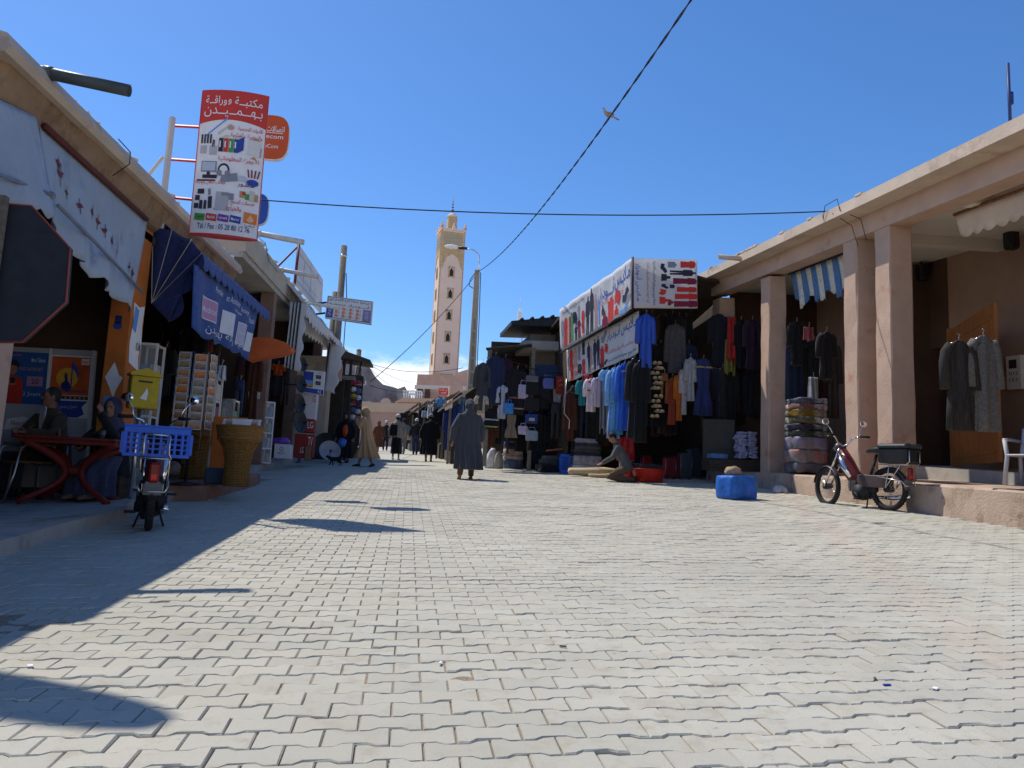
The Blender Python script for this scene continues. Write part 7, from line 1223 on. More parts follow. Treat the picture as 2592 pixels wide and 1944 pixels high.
    mb = MB(); mb.tube([ht+Rm@np.array([.12, -.05, .13]), (0.1, .95, .75), (.06, .8, .6), (.05, .5, .4)], .005, 5); mb.tube([ht+Rm@np.array([-.12, -.05, .13]), (-.1, .95, .72), (-.06, .75, .55), (-.05, .45, .35)], .005, 5); part('control_cable', mb, rubber, e)
    return e
pm = mat('moped_maroon', (.12, .03, .03), .3, var=.1, scale=5); pg = mat('moped_grey', (.10, .075, .075), .35, var=.15, scale=5, metal=.3); pr = mat('moped_red', (.10, .015, .015), .3, var=.1, scale=5)
xr_, yr_ = gp(2255, 1292); fx, fy = -.29, .956
mR = moped('red and grey moped with a black top box leaning by the right kerb', (xr_-.03, yr_, 0), math.atan2(-fx, fy), -.22, pr, pg, tilt=.02)
xl_, yl_ = gp(372, 1342); mL = moped('moped with a blue crate seen from behind at the left', (xl_, yl_+.03, 0), .30, -.35, pm, black_iron)
bpy.context.view_layer.update()
def onb(m, loc): return m.matrix_basis @ Vector(loc)
e = thing('top_box', 'black case with a domed lid strapped on the right moped rack', 'case', (0, 0, 0)); e.location = onb(mR, (0, -.16, .635)); e.rotation_euler = mR.rotation_euler
mb = MB(); mb.cbox((0, 0, .12), (.36, .50, .24), None, .03); part('shell', mb, black_plastic, e); mb = MB(); mb.cbox((0, 0, .26), (.39, .53, .06), None, .025); part('lid', mb, mat('lid_black', (.03, .04, .05), .3), e)
for s in (-1, 1): mb = MB(); mb.tube([(s*.1, -.262, .0), (s*.1, -.27, .295), (s*.1, .27, .295), (s*.1, .262, 0)], .008, 5); part('strap', mb, rubber, e)
e = lattice('blue plastic crate tied to the rack of the left moped', (0, 0, 0), .58, .4, .29, bpl, 'plastic_crate', 9, 4, cat='crate', solid=(.1, .22)); e.location = onb(mL, (0, -.08, .635)); e.rotation_euler = mL.rotation_euler
# ------------------------------------------------------------------ people
def skin_over(mb, voxel, smooth=2, name='body'):
    me = bpy.data.meshes.new('tmp'); me.from_pydata(mb.v, [], mb.f); me.update(); o = bpy.data.objects.new('tmp', me); COL.objects.link(o)
    bm = bmesh.new(); bm.from_mesh(me); bmesh.ops.recalc_face_normals(bm, faces=bm.faces); bm.to_mesh(me); bm.free()
    r = o.modifiers.new('r', 'REMESH'); r.mode = 'VOXEL'; r.voxel_size = voxel; s = o.modifiers.new('s', 'SMOOTH'); s.iterations = smooth; s.factor = .5
    dg = bpy.context.evaluated_depsgraph_get(); m = bpy.data.meshes.new_from_object(o.evaluated_get(dg)); bpy.data.objects.remove(o); bpy.data.meshes.remove(me)
    m.polygons.foreach_set('use_smooth', [True]*len(m.polygons)); m.name = name; m.materials.clear(); return m
skin = mat('skin', (.30, .155, .095), .6, var=.08, scale=14, spec=.35); hairm = mat('hair', (.012, .01, .009), .7, var=.3, scale=40, stretch=(4, 4, .5)); leather = mat('leather_tan', (.26, .11, .035), .55, var=.2, scale=10); bleather = mat('leather_black', (.02, .018, .017), .5, var=.2, scale=10)
def align(d):                                   # rotation taking -Z to d
    return np.array(Vector((0, 0, -1)).rotation_difference(Vector(d)).to_matrix())
def hand(mb, p, d, side, curl=.4, spread=1.0):
    R = align(d); p = np.array(p, float); T_ = lambda q: p+R@np.array(q)
    mb.tube([T_((0, 0, .02)), T_((0, 0, -.03)), T_((0, 0, -.08))], [.026, .034, .036], 10, True, True, .55)
    for k, (x, L_) in enumerate(((-.028, .068), (-.01, .078), (.009, .074), (.027, .058))):
        a = curl*(1+.12*k); mb.tube([T_((x, 0, -.075)), T_((x*1.08, -side*0+.012*a, -.075-L_*.5)), T_((x*1.1, .05*a, -.075-L_*(1-.25*a)))], [.0095, .009, .0075], 7)
    mb.tube([T_((-.03*side, 0, -.02)), T_((-.052*side, .015, -.055)), T_((-.05*side, .028, -.088))], [.0125, .011, .009], 7)
def head(mb, c, yaw=0., nod=0., s=1.0):
    R = rz(yaw)@rx(-nod); c = np.array(c, float); T_ = lambda q: c+R@(np.array(q)*s)
    mb.ell(c, (.074*s, .094*s, .115*s), 18, 12, R); mb.ell(T_((0, .022, -.055)), (.055*s, .068*s, .062*s), 14, 10, R)
    mb.tube([T_((0, .088, .012)), T_((0, .106, -.018)), T_((0, .096, -.03))], [.010*s, .016*s, .012*s], 8); mb.ell(T_((0, .083, -.058)), (.026*s, .014*s, .010*s), 10, 6, R); mb.ell(T_((0, .078, -.092)), (.024*s, .018*s, .018*s), 10, 6, R)
    mb.ell(T_((0, .082, .026)), (.058*s, .014*s, .010*s), 12, 6, R)
    for k in (-1, 1): mb.ell(T_((k*.076, -.005, -.008)), (.012*s, .022*s, .033*s), 8, 6, R)
    return R, T_
def face_bits(e, T_, R, s=1.0):
    for k in (-1, 1):
        mb = MB(); mb.ell(T_((k*.031, .0865, .006)), (.012*s, .006*s, .006*s), 10, 6, R); part('eye', mb, print_dark, e); mb = MB(); mb.ell(T_((k*.033, .091, .028)), (.022*s, .006*s, .005*s), 10, 6, R); part('eyebrow', mb, hairm, e)
    mb = MB(); mb.ell(T_((0, .0965, -.0585)), (.024*s, .004*s, .004*s), 10, 6, R); part('lips', mb, mat('lip', (.22, .07, .055), .5), e)
def hair(e, T_, R, m, s=1.0, bald=0):
    mb = MB(); mb.ell(T_((0, -.018, .018)), (.083*s, .094*s, .108*s), 16, 12, R); v = [p for p in mb.v]; o = part('hair', mb, m, e); return o
def foot(e, p, yaw, m, L_=.27, pitch=0., nm='shoe'):
    mb = MB(); rr = []
    for t_, w_, h_ in ((-.28, .028, .05), (-.2, .038, .075), (0, .04, .085), (.3, .045, .062), (.55, .05, .045), (.68, .035, .032), (.73, .012, .02)): rr.append([(w_*math.cos(a), t_*L_, max(0, h_/2+h_/2*math.sin(a))) for a in np.linspace(0, 2*PI, 14, endpoint=False)])
    mb.loft(rr); R = rz(yaw)@rx(pitch); mb.v = [tuple(np.array(p)+R@np.array(q)) for q in mb.v]; return part(nm, mb, m, e)
def robe_rings(mb, lv, fold=.06, n=40, ph=0., fr=9):
    rings = []
    for (cx0, cy0, z, a, b_, f_) in lv: rings.append([(cx0+a*math.cos(t_)*(1+fold*f_*math.sin(fr*t_+ph+z*1.3)+fold*.5*f_*math.sin(5*t_+2*ph)), cy0+b_*math.sin(t_)*(1+fold*f_*math.sin(fr*t_+ph+z*1.3)+fold*.5*f_*math.sin(5*t_+2*ph)), z) for t_ in np.linspace(0, 2*PI, n, endpoint=False)])
    mb.loft(rings)
def sleeve(mb, sh, el, wr, r=(.085, .075, .075)): mb.tube([sh, .5*(np.array(sh)+np.array(el))+(0, 0, .01), el, .5*(np.array(el)+np.array(wr)), wr], [r[0], (r[0]+r[1])/2, r[1], (r[1]+r[2])/2, r[2]], 12)
def robed(label, loc, rot, col, H=1.72, step=.22, hood=True, hat=None, lean=0., shoe=leather, hem=.26, arms=None, voxel=.02, legs=None, width=1.0, hoodcol=None, grp=None, trou=None, sway=0.):
    e = thing('person', label, 'person', loc, rot, grp); k = H/1.72; ph = random.random()*6; ln = lambda z: lean*max(0, z-.8)
    A = arms or (((-.30, -.03, 1.10), (-.31, .06, .84)), ((.30, -.03, 1.10), (.31, .06, .84)))
    mb = MB(); Y = lambda z: ln(z)*1.0
    lv = [(sway, -.03+.0*step, hem, .26*width, .17+step*.55, 1.5), (sway*.6, -.02, .5, .25*width, .16+step*.3, 1.2), (0, 0, .8, .235*width, .165, .7), (0, Y(1.0), 1.0, .22*width, .15, .45), (0, Y(1.2), 1.2, .225*width, .15, .25), (0, Y(1.34), 1.34, .225*width, .135, .12), (0, Y(1.42), 1.42, .17*width, .11, 0), (0, Y(1.48), 1.47, .09, .08, 0)]
    robe_rings(mb, lv, .115, 56, ph, 11)
    for s, (el, wr) in zip((-1, 1), A): sleeve(mb, (s*.17, Y(1.4), 1.385), np.array(el)+(0, Y(el[2]), 0), np.array(wr)+(0, Y(wr[2]), 0))
    mb.v = [(x*k, y*k, z*k) for x, y, z in mb.v]; part('robe', skin_over(mb, voxel, 1, 'robe'), col, e)
    hc = np.array([0, Y(1.6)+.03+lean*.1, 1.605]); mb = MB(); R, T_ = head(mb, hc, 0, lean*.6); mb.tube([(0, Y(1.42), 1.42), hc-(0, 0, .09)], [.055, .05], 10)
    for s, (el, wr) in zip((-1, 1), A): d = np.array(wr)-np.array(el); d /= np.linalg.norm(d); hand(mb, np.array(wr)+d*.01+(0, Y(wr[2]), 0), d, s); mb.tube([(0, Y(1.4), 1.43), (s*.15, Y(1.4), 1.38), np.array(el)+(0, Y(el[2]), 0), np.array(wr)+d*.02+(0, Y(wr[2]), 0)], [.05, .05, .04, .028], 8)
    LG = legs or (((-.09, -step*.75, .05), (-.1, -.08, .46)), ((.09, step*.8, .05), (.1, .12, .46)))
    for an, kn in LG: mb.tube([(0, Y(1.4), 1.43), (0, 0, .95), (kn[0], 0, .85), kn, .5*(np.array(kn)+np.array(an)), an], [.05, .1, .08, .058, .052, .036], 10)
    mb.v = [(x*k, y*k, z*k) for x, y, z in mb.v]; part('body', skin_over(mb, .012, 1), skin, e)
    if trou:
        for an, kn in LG: mb = MB(); mb.tube([(kn[0]*k, kn[1]*k, kn[2]*k), (an[0]*k, an[1]*k, an[2]*k+.03)], [.085, .062], 12); part('trouser_leg', mb, trou, e)
    for i, (an, kn) in enumerate(LG): pit = -.35 if an[1] < -.05 and step > .15 else 0; foot(e, (an[0]*k, an[1]*k, (.015 if pit else 0)), 0, shoe, .26*k, pit)
    if hood:
        mb = MB(); mb.ell(hc+(0, -.02, .02), (.108, .125, .140), 18, 12); mb.tube([hc+(0, -.07, .05), hc+(0, -.13, .02), hc+(0, -.12, -.08)], [.07, .055, .05], 10); mb.lathe([(.13, 1.40), (.12, 1.46), (.09, 1.53)], 18, (0, Y(1.42)-.01, 0)); mb.v = [(x*k, y*k, z*k) for x, y, z in mb.v]
        # open the face side
        m = skin_over(mb, .016, 2, 'hood'); bm = bmesh.new(); bm.from_mesh(m); c = Vector((hc+np.array([0, .11, -.015]))*k); bmesh.ops.delete(bm, geom=[v for v in bm.verts if (v.co-c).length < .075*k], context='VERTS'); bm.to_mesh(m); bm.free(); part('hood', m, hoodcol or col, e)
    else: mb = MB(); mb.ell(T_((0, -.018, .018)), (.083, .094, .108), 16, 12, R); mb.v = [(x*k, y*k, z*k) for x, y, z in mb.v]; part('hair', mb, hairm, e)
    if hat: mb = MB(); mb.ell(T_((0, -.008, .05)), (.092, .108, .10), 16, 10, R); mb.lathe([(.098, 0), (.102, .02), (.095, .035)], 16, T_((0, -.006, .03))); mb.v = [(x*k, y*k, z*k) for x, y, z in mb.v]; part('hat', mb, hat, e)
    return e
def walker(label, loc, rot, top, low, H=1.72, step=.18, hat=None, shoe=bleather, voxel=.022, skirt=False, grp=None, extra=None):
    e = thing('person', label, 'person', loc, rot, grp); k = H/1.72; ph = random.random()*6; sc_ = lambda mb: setattr(mb, 'v', [(x*k, y*k, z*k) for x, y, z in mb.v]) or mb
    A = (((-.29, -.04, 1.12), (-.30, .05, .88)), ((.29, -.04, 1.12), (.30, .06, .88)))
    mb = MB(); robe_rings(mb, [(0, 0, .82, .20, .145, .5), (0, 0, 1.0, .195, .14, .4), (0, 0, 1.2, .21, .14, .2), (0, 0, 1.35, .215, .13, .1), (0, 0, 1.43, .15, .10, 0), (0, 0, 1.49, .075, .075, 0)], .06, 36, ph)
    for s, (el, wr) in zip((-1, 1), A): sleeve(mb, (s*.175, 0, 1.39), el, wr, (.075, .062, .055))
    part('jacket', skin_over(sc_(mb), voxel, 1, 'jacket'), top, e)
    LG = (((-.09, -step, .07), (-.1, -.03, .47)), ((.09, step, .07), (.1, .07, .47))); mb = MB()
    if skirt: robe_rings(mb, [(0, 0, .22, .21, .2, 1.4), (0, 0, .5, .2, .17, 1), (0, 0, .9, .18, .14, .3)], .08, 36, ph)
    else:
        mb.tube([(0, 0, .95), (0, 0, .8)], [.17, .165], 14, True, True, .8)
        for an, kn in LG: mb.tube([(kn[0]*.9, 0, .86), kn, an], [.105, .075, .06], 12)
    part('skirt' if skirt else 'trousers', skin_over(sc_(mb), voxel, 1), low, e)
    hc = np.array([0, .02, 1.605]); mb = MB(); R, T_ = head(mb, hc); mb.tube([(0, 0, 1.44), hc-(0, 0, .09)], [.055, .05], 10)
    for s, (el, wr) in zip((-1, 1), A): d = np.array(wr)-np.array(el); d /= np.linalg.norm(d); hand(mb, np.array(wr), d, s); mb.tube([(0, 0, 1.45), (s*.15, 0, 1.38), el, np.array(wr)+d*.02], [.05, .05, .04, .028], 8)
    for an, kn in LG: mb.tube([(0, 0, 1.45), (0, 0, .95), (kn[0], 0, .85), kn, an], [.05, .1, .07, .05, .035], 8)
    part('body', skin_over(sc_(mb), .013, 1), skin, e)
    for an, kn in LG: foot(e, (an[0]*k, an[1]*k, 0), 0, shoe, .26*k, -.3 if an[1] < 0 else 0)
    mb = MB(); mb.ell(T_((0, -.018, .018)), (.083, .094, .108), 16, 12, R); part('hair', sc_(mb), hairm, e)
    if hat: mb = MB(); mb.ell(T_((0, -.008, .045)), (.094, .11, .11), 16, 10, R); part('hat', sc_(mb), hat, e)
    return e
stripes = lambda n, c: mat(n, c, .95, var=.25, scale=34, stretch=(3, 3, .04), bump=.25, bscale=90, sheen=.2)
x, y = gp(1180, 1213); robed('man in a grey pinstriped hooded djellaba and tan shoes walking away up the street', (x, y, 0), .05, stripes('wool_grey', (.052, .058, .07)), 1.80, .27, hem=.21, width=1.12, arms=(((-.33, -.08, 1.10), (-.34, .02, .83)), ((.31, -.02, 1.1), (.30, .1, .86))), voxel=.0145, sway=.04, trou=cloth('trousers_tan', (.12, .07, .04)), legs=(((-.17, -.2, .07), (-.12, -.05, .46)), ((.12, .16, .05), (.11, .1, .46))))
x, y = gp(925, 1181); robed('man in a sand-coloured hooded djellaba striding left with a hand raised to his mouth', (x, y, 0), 1.25, stripes('wool_sand', (.42, .27, .14)), 1.74, .34, lean=.12, shoe=bleather, hem=.24, width=1.1, arms=(((-.27, .12, 1.14), (-.14, .24, 1.36)), ((.28, .06, 1.14), (.13, .25, 1.32))), voxel=.018)
x, y = gp(868, 1172); robed('person in a long black robe beside the satellite dishes', (x, y+.2, .0), 2.9, cloth('robe_black', (.012, .012, .014)), 1.66, .14, hem=.16, shoe=bleather, voxel=.02); mb = rock(s=(.14, .09, .16), seed=11, amp=.22); p = ay(866, 1120, y); solo('shopping_bag', mb, mat('bag_blue', (.05, .16, .55), .35, var=.3, scale=7, bump=.4), 'crumpled blue plastic bag held by the person in black', 'bag', (p[0], y-.02, p[2])); p = ay(874, 1090, y); solo('orange_bag', rock(s=(.09, .07, .2), seed=12, amp=.2), mat('bag_orange', (.5, .06, .01), .5, var=.2, scale=6), 'bright orange bag under the arm of the person in black', 'bag', (p[0], y-.12, p[2]))
x, y = gp(955, 1143); robed('person in a rust brown hooded djellaba far up the street', (x, y, 0), .4, cloth('wool_rust', (.14, .05, .025)), 1.66, .18, voxel=.026); x, y = gp(974, 1141); walker('man in a black jacket and white cap coming down the street far away', (x, y, 0), PI, cloth('jacket_black', (.02, .02, .024)), cloth('jeans_dark', (.02, .022, .03)), 1.72, hat=cloth('cap_white', (.6, .6, .6)), voxel=.028)
x, y = gp(1001, 1163); w1 = walker('woman in a beige jacket, long black skirt and white wool hat seen from behind', (x, y, 0), -.1, cloth('jacket_beige', (.36, .31, .24)), cloth('skirt_black', (.014, .014, .016)), 1.74, skirt=True, hat=cloth('hat_white', (.62, .62, .62)), shoe=mat('shoe_pale', (.5, .48, .45), .6), voxel=.022)
o = solo('shoulder_bag', softbox(.28, .14, .42, 6, .02, .3), cloth('bag_black', (.016, .016, .018)), 'black shoulder bag on the back of the woman in the white hat', 'bag', (x-.14, y-.16, .92))
x, y = gp(1018, 1150); walker('man in a grey coat and black cap far up the street', (x, y, 0), .2, cloth('coat_grey', (.22, .22, .23)), cloth('trousers_grey', (.2, .2, .21)), 1.72, hat=cloth('cap_black', (.02, .02, .02)), voxel=.028); x, y = gp(1050, 1151); walker('man in a black jacket and blue jeans with a white hood walking away', (x, y, 0), .1, MATS['cloth_jacket_black'], cloth('jeans_blue', (.03, .04, .09)), 1.74, hat=cloth('hood_white', (.55, .55, .55)), voxel=.026)
x, y = gp(1084, 1168); robed('man in a long black djellaba and grey wool hat walking away', (x, y, 0), -.05, cloth('robe_black', (.012, .012, .014)), 1.75, .12, hood=False, hat=cloth('hat_grey', (.30, .30, .36)), hem=.24, width=1.1, voxel=.02); x, y = gp(1116, 1153); robed('woman in a dark green black robe standing by the blue robes', (x, y, 0), -1.2, cloth('robe_dkgreen', (.012, .018, .02)), 1.66, .08, hem=.1, voxel=.026); x, y = gp(1062, 1148); walker('man in dark clothes between the far plank stalls', (x+.3, y, 0), -.6, cloth('jacket_brown', (.05, .035, .025)), MATS['cloth_jeans_dark'], 1.7, voxel=.03)
# kneeling seller
x, y = gp(1572, 1221); KX, KY = x+.08, y+.2; e = thing('person', 'young man in a grey jacket kneeling over the rolled mats', 'person', (KX, KY, 0), 1.35)
mb = MB(); robe_rings(mb, [(0, -.1, .28, .19, .17, .4), (0, -.06, .45, .18, .14, .3), (0, .03, .65, .19, .135, .2), (0, .10, .78, .195, .12, .1), (0, .14, .85, .13, .09, 0), (0, .165, .90, .065, .065, 0)], .05, 36, 1)
for s in (-1, 1): sleeve(mb, (s*.17, .11, .80), (s*.25, .23, .56), (s*.12, .46, .42), (.075, .062, .05))
part('jacket', skin_over(mb, .015, 1, 'jacket'), cloth('jacket_grey', (.085, .09, .095)), e); mb = MB()
for s in (-1, 1): mb.tube([(s*.09, -.1, .30), (s*.13, .14, .20), (s*.15, .32, .09), (s*.13, .1, .07), (s*.1, -.28, .06)], [.11, .1, .075, .07, .05], 12)
part('trousers', skin_over(mb, .016, 1, 'trousers'), cloth('trousers_brown', (.11, .075, .05)), e)
hc = np.array([0, .25, 1.015]); mb = MB(); R, T_ = head(mb, hc, .1, .75); mb.tube([(0, .15, .88), (0, .2, .95)], [.052, .05], 10)
for s in (-1, 1): d = np.array([-s*.1, .2, -.12]); d /= np.linalg.norm(d); hand(mb, (s*.115, .47, .41), d, s, .8); mb.tube([(0, .14, .88), (s*.14, .11, .79), (s*.25, .23, .56), (s*.115, .475, .405)], [.045, .05, .04, .026], 8)
part('body', skin_over(mb, .011, 1), skin, e); hair(e, T_, R, hairm); face_bits(e, T_, R); [foot(e, (s*.1, -.3, .05), 0, bleather, .25, -1.0) for s in (-1, 1)]
# cafe man behind the table
cx_, cy_ = ay(128, 1100, ty+.62)[0], ty+.62; e = thing('person', 'moustached man in a brown jacket and white shirt seated behind the red table', 'person', (cx_, cy_, T), PI-.55)
zs = .45; mb = MB(); robe_rings(mb, [(0, -.02, zs, .20, .16, .3), (0, -.02, zs+.2, .195, .15, .3), (0, 0, zs+.42, .215, .145, .15), (0, .01, zs+.54, .20, .125, .1), (0, .02, zs+.6, .12, .09, 0), (0, .02, zs+.64, .07, .07, 0)], .05, 36, 3)
for s in (-1, 1): sleeve(mb, (s*.185, .02, zs+.53), (s*.28, .16, zs+.30), (s*.1, .36, zs+.31), (.08, .07, .058))
part('jacket', skin_over(mb, .015, 1, 'jacket'), cloth('jacket_tweed', (.075, .055, .038)), e)
mb = MB(); mb.prism([(-.05, .5), (0, .3), (.05, .5), (.045, .64), (-.045, .64)], (0, .158, zs), (1, 0, 0), (0, -.06, 1), (0, .012, 0)); part('shirt_front', mb, flat('shirt_white', (.6, .6, .62)), e)
mb = MB()
for s in (-1, 1): mb.tube([(s*.1, 0, zs+.02), (s*.12, .42, zs+.03), (s*.12, .44, .1)], [.095, .075, .055], 12)
part('trousers', skin_over(mb, .018, 1, 'trousers'), cloth('trousers_dark', (.03, .03, .035)), e)
hc = np.array([0, .05, zs+.775]); mb = MB(); R, T_ = head(mb, hc, -.35, .05); mb.tube([(0, .02, zs+.6), (0, .04, zs+.69)], [.056, .052], 10)
for s in (-1, 1): d = np.array([-s*.2, .16, .0]); d /= np.linalg.norm(d); hand(mb, (s*.095, .37, zs+.315), d, s, .5); mb.tube([(0, .02, zs+.61), (s*.15, .02, zs+.53), (s*.28, .16, zs+.30), (s*.095, .37, zs+.315)], [.045, .05, .04, .026], 8)
part('body', skin_over(mb, .011, 1), skin, e); hair(e, T_, R, mat('hair_grey', (.035, .033, .032), .7, var=.4, scale=40)); face_bits(e, T_, R); mb = MB(); mb.ell(T_((0, .098, -.045)), (.034, .008, .008), 10, 6, R); part('moustache', mb, hairm, e); [foot(e, (s*.12, .46, 0), 0, bleather) for s in (-1, 1)]
# veiled woman
vx, vy = gp(272, 1258, TG); vx, vy = ay(285, 1100, vy+.25)[0], vy+.25; e = thing('person', 'woman in dark blue draped robes and headscarf seated with a hand before her face', 'person', (vx, vy, T), PI-.25); zs = .32
vb = cloth('veil_blue', (.055, .06, .105)); mb = MB(); robe_rings(mb, [(0, -.05, zs-.05, .23, .2, .5), (0, -.04, zs+.2, .2, .16, .4), (0, 0, zs+.42, .2, .14, .2), (0, .02, zs+.54, .17, .12, .1), (0, .03, zs+.62, .08, .08, 0)], .06, 36, 2)
for s, wr in ((-1, (-.02, .30, zs+.70)), (1, (.16, .34, zs+.28))): sleeve(mb, (s*.17, .03, zs+.5), (s*.24, .2, zs+.33), wr, (.075, .065, .055))
part('dress', skin_over(mb, .016, 1, 'dress'), cloth('dress_black', (.018, .018, .024)), e); mb = MB(); robe_rings(mb, [(-.05, .36, .03, .24, .2, 2.2), (-.03, .34, .2, .24, .2, 1.8), (0, .26, zs+.02, .23, .24, 1.0), (0, .14, zs+.14, .21, .24, .5), (0, .05, zs+.2, .18, .16, .3)], .09, 44, 2.2); part('skirt', skin_over(mb, .015, 1, 'skirt'), vb, e)
hc = np.array([0, .07, zs+.78]); mb = MB(); R, T_ = head(mb, hc, .15, .12); hand(mb, (-.02, .29, zs+.70), np.array([.25, -.25, .9])/np.linalg.norm([.25, -.25, .9]), -1, .7); hand(mb, (.16, .345, zs+.28), np.array([-.3, .9, -.2])/np.linalg.norm([.3, .9, .2]), 1, .4)
for s, wr in ((-1, (-.02, .29, zs+.70)), (1, (.16, .345, zs+.28))): mb.tube([hc-(0, .02, .09), (0, .03, zs+.55), (s*.15, .03, zs+.5), (s*.24, .2, zs+.33), wr], [.05, .05, .05, .04, .026], 8)
part('body', skin_over(mb, .011, 1), skin, e); face_bits(e, T_, R)
mb = MB(); mb.ell(hc+(0, -.03, .015), (.105, .112, .135), 18, 12); mb.lathe([(.21, zs+.45), (.17, zs+.54), (.10, zs+.66), (.09, zs+.72)], 20, (0, .01, 0)); m = skin_over(mb, .014, 2, 'headscarf'); bm = bmesh.new(); bm.from_mesh(m); c = Vector(hc+np.array([0, .1, -.01])); bmesh.ops.delete(bm, geom=[v for v in bm.verts if (v.co-c).length < .078], context='VERTS'); bm.to_mesh(m); bm.free(); part('headscarf', m, vb, e)
mb = MB(); mb.prism([(-.05, 0), (.06, .02), (.03, -.18), (-.03, -.14)], (.04, .19, zs+.66), (1, 0, 0), (0, -.1, 1), (0, .01, 0)); part('yellow_scarf_end', mb, cloth('scarf_yellow', (.6, .28, .03)), e); [foot(e, (s*.1-.03, .5, 0), 0, mat('sandal', (.2, .13, .09), .7), .23) for s in (-1, 1)]
mb = MB(); mb.cbox((0, 0, .14), (.42, .36, .28), None, .02); solo('low_stool', mb, dark_wood, 'low dark stool under the seated woman', 'stool', (vx, vy+.05, T))
# cat
x, y = gp(850, 1178); e = thing('cat', 'black and white cat walking past the satellite dishes', 'cat', (x, y, 0), 1.25); mb = MB(); mb.tube([(0, -.16, .19), (0, -.08, .2), (0, .05, .185), (0, .16, .195), (0, .22, .225), (0, .26, .25)], [.045, .065, .068, .062, .045, .04], 12); mb.ell((0, .29, .255), (.042, .048, .04)); mb.ell((0, .335, .245), (.02, .02, .017))
for sx, fy_ in ((-1, .18), (1, .10)): mb.tube([(sx*.035, .15, .18), (sx*.035, .14+(fy_-.14)*.4, .1), (sx*.035, fy_, .015), (sx*.035, fy_+.03, .012)], [.028, .02, .016, .016], 8)
for sx, fy_ in ((-1, -.2), (1, -.1)): mb.tube([(sx*.035, -.12, .18), (sx*.038, -.07, .12), (sx*.038, fy_-.03, .075), (sx*.038, fy_, .015), (sx*.038, fy_+.03, .012)], [.042, .032, .018, .015, .015], 8)
mb.tube([(0, -.19, .2), (0, -.28, .15), (0, -.36, .14), (0, -.42, .19)], [.018, .015, .013, .01], 8)
for s in (-1, 1): mb.tube([(s*.024, .285, .285), (s*.03, .282, .318)], [.016, .004], 6)
part('body', skin_over(mb, .008, 2), mat('cat_fur', (.014, .013, .013), .8, var=.2, scale=8, col2=(.6, .6, .58), amt=.64, wear=5), e)
# ------------------------------------------------------------------ cables and bird
def cable(label, pts, r, m=rubber, n=24, sag=.0, twist=0, nm='overhead_cable'):
    P = [np.array(p, float) for p in pts]; e = thing(nm, label, 'cable', tuple(P[0]), 0, None, lift=False); Q = []
    for i in range(n+1): t_ = i/n; p = P[0]*(1-t_)+P[1]*t_; Q.append(p-(0, 0, sag*4*t_*(1-t_))-P[0])
    if twist:
        d = P[1]-P[0]; L_ = np.linalg.norm(d); a = np.cross(d, (0, 0, 1)); a /= np.linalg.norm(a); b_ = np.cross(a, d)/L_; N = int(L_/.05)
        for k in range(2):
            mb = MB(); mb.tube([(lambda t_: P[0]*(1-t_)+P[1]*t_-(0, 0, sag*4*t_*(1-t_))-P[0]+r*1.05*(math.cos(t_*L_*twist+k*PI)*a+math.sin(t_*L_*twist+k*PI)*b_))(i/N) for i in range(N+1)], r, 5); part('strand', mb, m, e)
    else: mb = MB(); mb.tube(Q, r, 6); part('strand', mb, m, e)
    return e
NEAR = W(ay(1790, -60, 8.0)); SAG = .55
cable('twisted dark power cable sloping from the lamp pole up over the street', (LAMP+(0, -.1, -.1), NEAR), .009, sag=SAG, twist=5.5)
def oncab(t_): return LAMP*(1-t_)+NEAR*t_-np.array([0, 0, SAG*4*t_*(1-t_)])
bt = min(np.linspace(.2, .95, 400), key=lambda t_: abs(pix(oncab(t_))[1]-300)); bp_ = oncab(bt)
e = thing('dove', 'pale grey dove sitting on the sloping cable against the sky', 'bird', tuple(bp_+(0, 0, .012)), 1.9, lift=False); e.scale = (.85, .85, .85); mb = MB(); mb.tube([(0, -.15, .06), (0, -.08, .075), (0, 0, .085), (0, .06, .1), (0, .09, .135), (0, .1, .165)], [.018, .038, .05, .045, .028, .022], 12); mb.ell((0, .11, .185), (.022, .027, .022)); part('body', skin_over(mb, .006, 2), mat('dove_grey', (.42, .36, .33), .8, var=.2, scale=12), e)
mb = MB(); mb.tube([(0, -.13, .06), (0, -.22, .04), (0, -.27, .03)], [.02, .026, .02], 8, True, True, .3); part('tail', mb, mat('dove_tail', (.3, .25, .24), .8), e); mb = MB(); mb.tube([(0, .132, .185), (0, .155, .18)], [.006, .002], 6); part('beak', mb, print_dark, e)
for s in (-1, 1): mb = MB(); mb.ell((s*.042, -.03, .09), (.012, .1, .035), 10, 8); part('wing', mb, MATS['dove_tail'], e); mb = MB(); mb.tube([(s*.015, .01, .045), (s*.015, .015, 0)], .004, 5); part('leg', mb, flat('dove_leg', (.4, .1, .08)), e)
cable('thin black cable strung level across the street from the left sign to the right roof', (W(ay(660, 506, 13.4)), W(ax(2095, 535, 7.4))), .011, sag=.16, n=40)
cable('cable dropping from the lamp pole left to the hat stall', (LAMP+(-.1, -.1, -.3), W(ay(938, 966, 28.5))), .014, sag=.25)
for i, (a, b_, Y0_, Y1_, lab) in enumerate((((938, 921), (1172, 931), 40, 34.2, 'upper thin wire from the small grey pole to the lamp pole'), ((908, 905), (1055, 970), 40, 70, 'thin wire falling from the small grey pole to the mosque roof'), ((938, 976), (1052, 984), 29, 80, 'low cable from the hat stall to the mosque block'), ((908, 900), (1010, 985), 40, 66, 'thin wire falling from the small grey pole to the salmon house'))): cable(lab, (W(ay(*a, Y0_)), W(ay(*b_, Y1_))), .014, sag=.3)
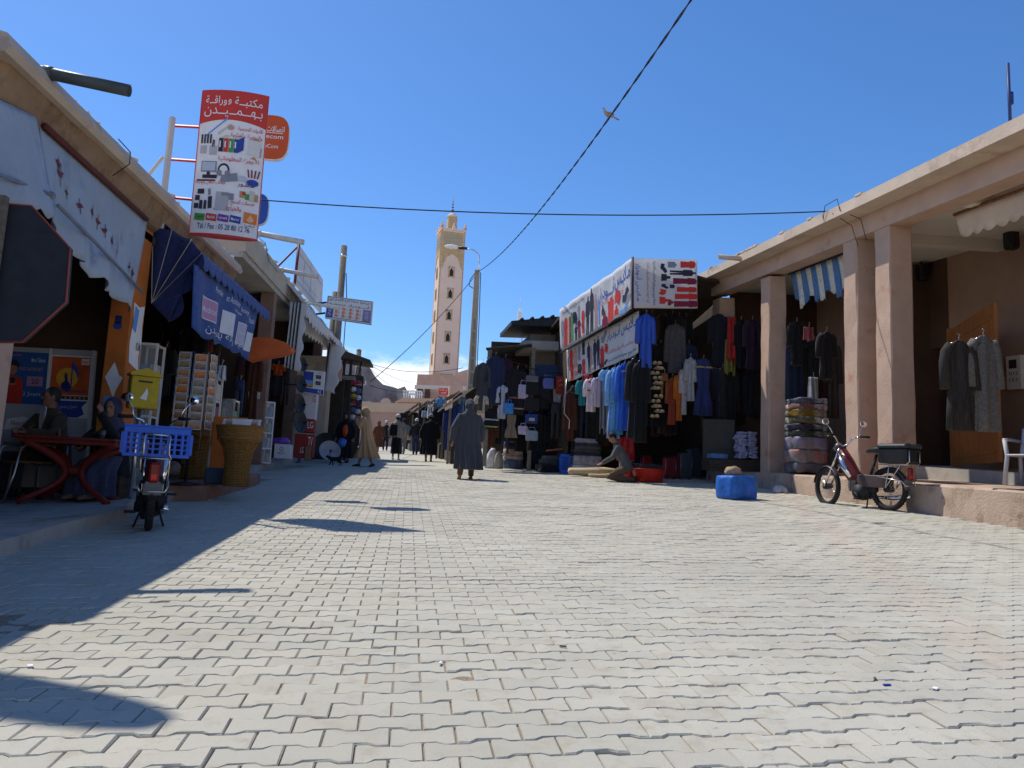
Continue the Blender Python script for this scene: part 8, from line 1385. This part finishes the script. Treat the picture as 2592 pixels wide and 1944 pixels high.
# loose wires on the left roof edge
mb = MB(); mb.tube([ax(300, 352, -3.35), ax(330, 385, -3.32), ax(328, 415, -3.33), ax(285, 445, -3.44)], .006, 5); e = thing('loose_wire', 'loose thin wire looping over the near left roof edge', 'wire', (-3.4, 10, 4)); wpart('wire', mb, rubber, e)
mb = MB(); mb.tube([ax(652, 600, -3.35), ax(672, 615, -3.32), ax(680, 660, -3.4), ax(705, 690, -3.46)], .006, 5); e = thing('loose_wire', 'loose thin wire hanging below the white drain pipe', 'wire', (-3.4, 18, 4)); wpart('wire', mb, rubber, e)
mb = MB(); q = lift(12.2); mb.tube([(7.26, 12.6, 5.1+q), (7.24, 12.5, 5.32+q), (7.3, 12.2, 5.36+q), (7.26, 12.05, 5.1+q), (7.62, 12.0, 4.95+q), (7.69, 11.95, 4.55+q)], .007, 5); mb.tube([(7.26, 12.3, 5.12+q), (7.6, 12.25, 4.9+q), (7.69, 12.2, 4.5+q)], .006, 5); e = thing('loose_wire', 'loose wires looping over the right roof edge above the paired columns', 'wire', (7.3, 12.2, 5)); wpart('wire', mb, rubber, e)
# dim garments that fill the shop depths
def railfill(px0, px1, py0, py1, Y, n, where, grp):
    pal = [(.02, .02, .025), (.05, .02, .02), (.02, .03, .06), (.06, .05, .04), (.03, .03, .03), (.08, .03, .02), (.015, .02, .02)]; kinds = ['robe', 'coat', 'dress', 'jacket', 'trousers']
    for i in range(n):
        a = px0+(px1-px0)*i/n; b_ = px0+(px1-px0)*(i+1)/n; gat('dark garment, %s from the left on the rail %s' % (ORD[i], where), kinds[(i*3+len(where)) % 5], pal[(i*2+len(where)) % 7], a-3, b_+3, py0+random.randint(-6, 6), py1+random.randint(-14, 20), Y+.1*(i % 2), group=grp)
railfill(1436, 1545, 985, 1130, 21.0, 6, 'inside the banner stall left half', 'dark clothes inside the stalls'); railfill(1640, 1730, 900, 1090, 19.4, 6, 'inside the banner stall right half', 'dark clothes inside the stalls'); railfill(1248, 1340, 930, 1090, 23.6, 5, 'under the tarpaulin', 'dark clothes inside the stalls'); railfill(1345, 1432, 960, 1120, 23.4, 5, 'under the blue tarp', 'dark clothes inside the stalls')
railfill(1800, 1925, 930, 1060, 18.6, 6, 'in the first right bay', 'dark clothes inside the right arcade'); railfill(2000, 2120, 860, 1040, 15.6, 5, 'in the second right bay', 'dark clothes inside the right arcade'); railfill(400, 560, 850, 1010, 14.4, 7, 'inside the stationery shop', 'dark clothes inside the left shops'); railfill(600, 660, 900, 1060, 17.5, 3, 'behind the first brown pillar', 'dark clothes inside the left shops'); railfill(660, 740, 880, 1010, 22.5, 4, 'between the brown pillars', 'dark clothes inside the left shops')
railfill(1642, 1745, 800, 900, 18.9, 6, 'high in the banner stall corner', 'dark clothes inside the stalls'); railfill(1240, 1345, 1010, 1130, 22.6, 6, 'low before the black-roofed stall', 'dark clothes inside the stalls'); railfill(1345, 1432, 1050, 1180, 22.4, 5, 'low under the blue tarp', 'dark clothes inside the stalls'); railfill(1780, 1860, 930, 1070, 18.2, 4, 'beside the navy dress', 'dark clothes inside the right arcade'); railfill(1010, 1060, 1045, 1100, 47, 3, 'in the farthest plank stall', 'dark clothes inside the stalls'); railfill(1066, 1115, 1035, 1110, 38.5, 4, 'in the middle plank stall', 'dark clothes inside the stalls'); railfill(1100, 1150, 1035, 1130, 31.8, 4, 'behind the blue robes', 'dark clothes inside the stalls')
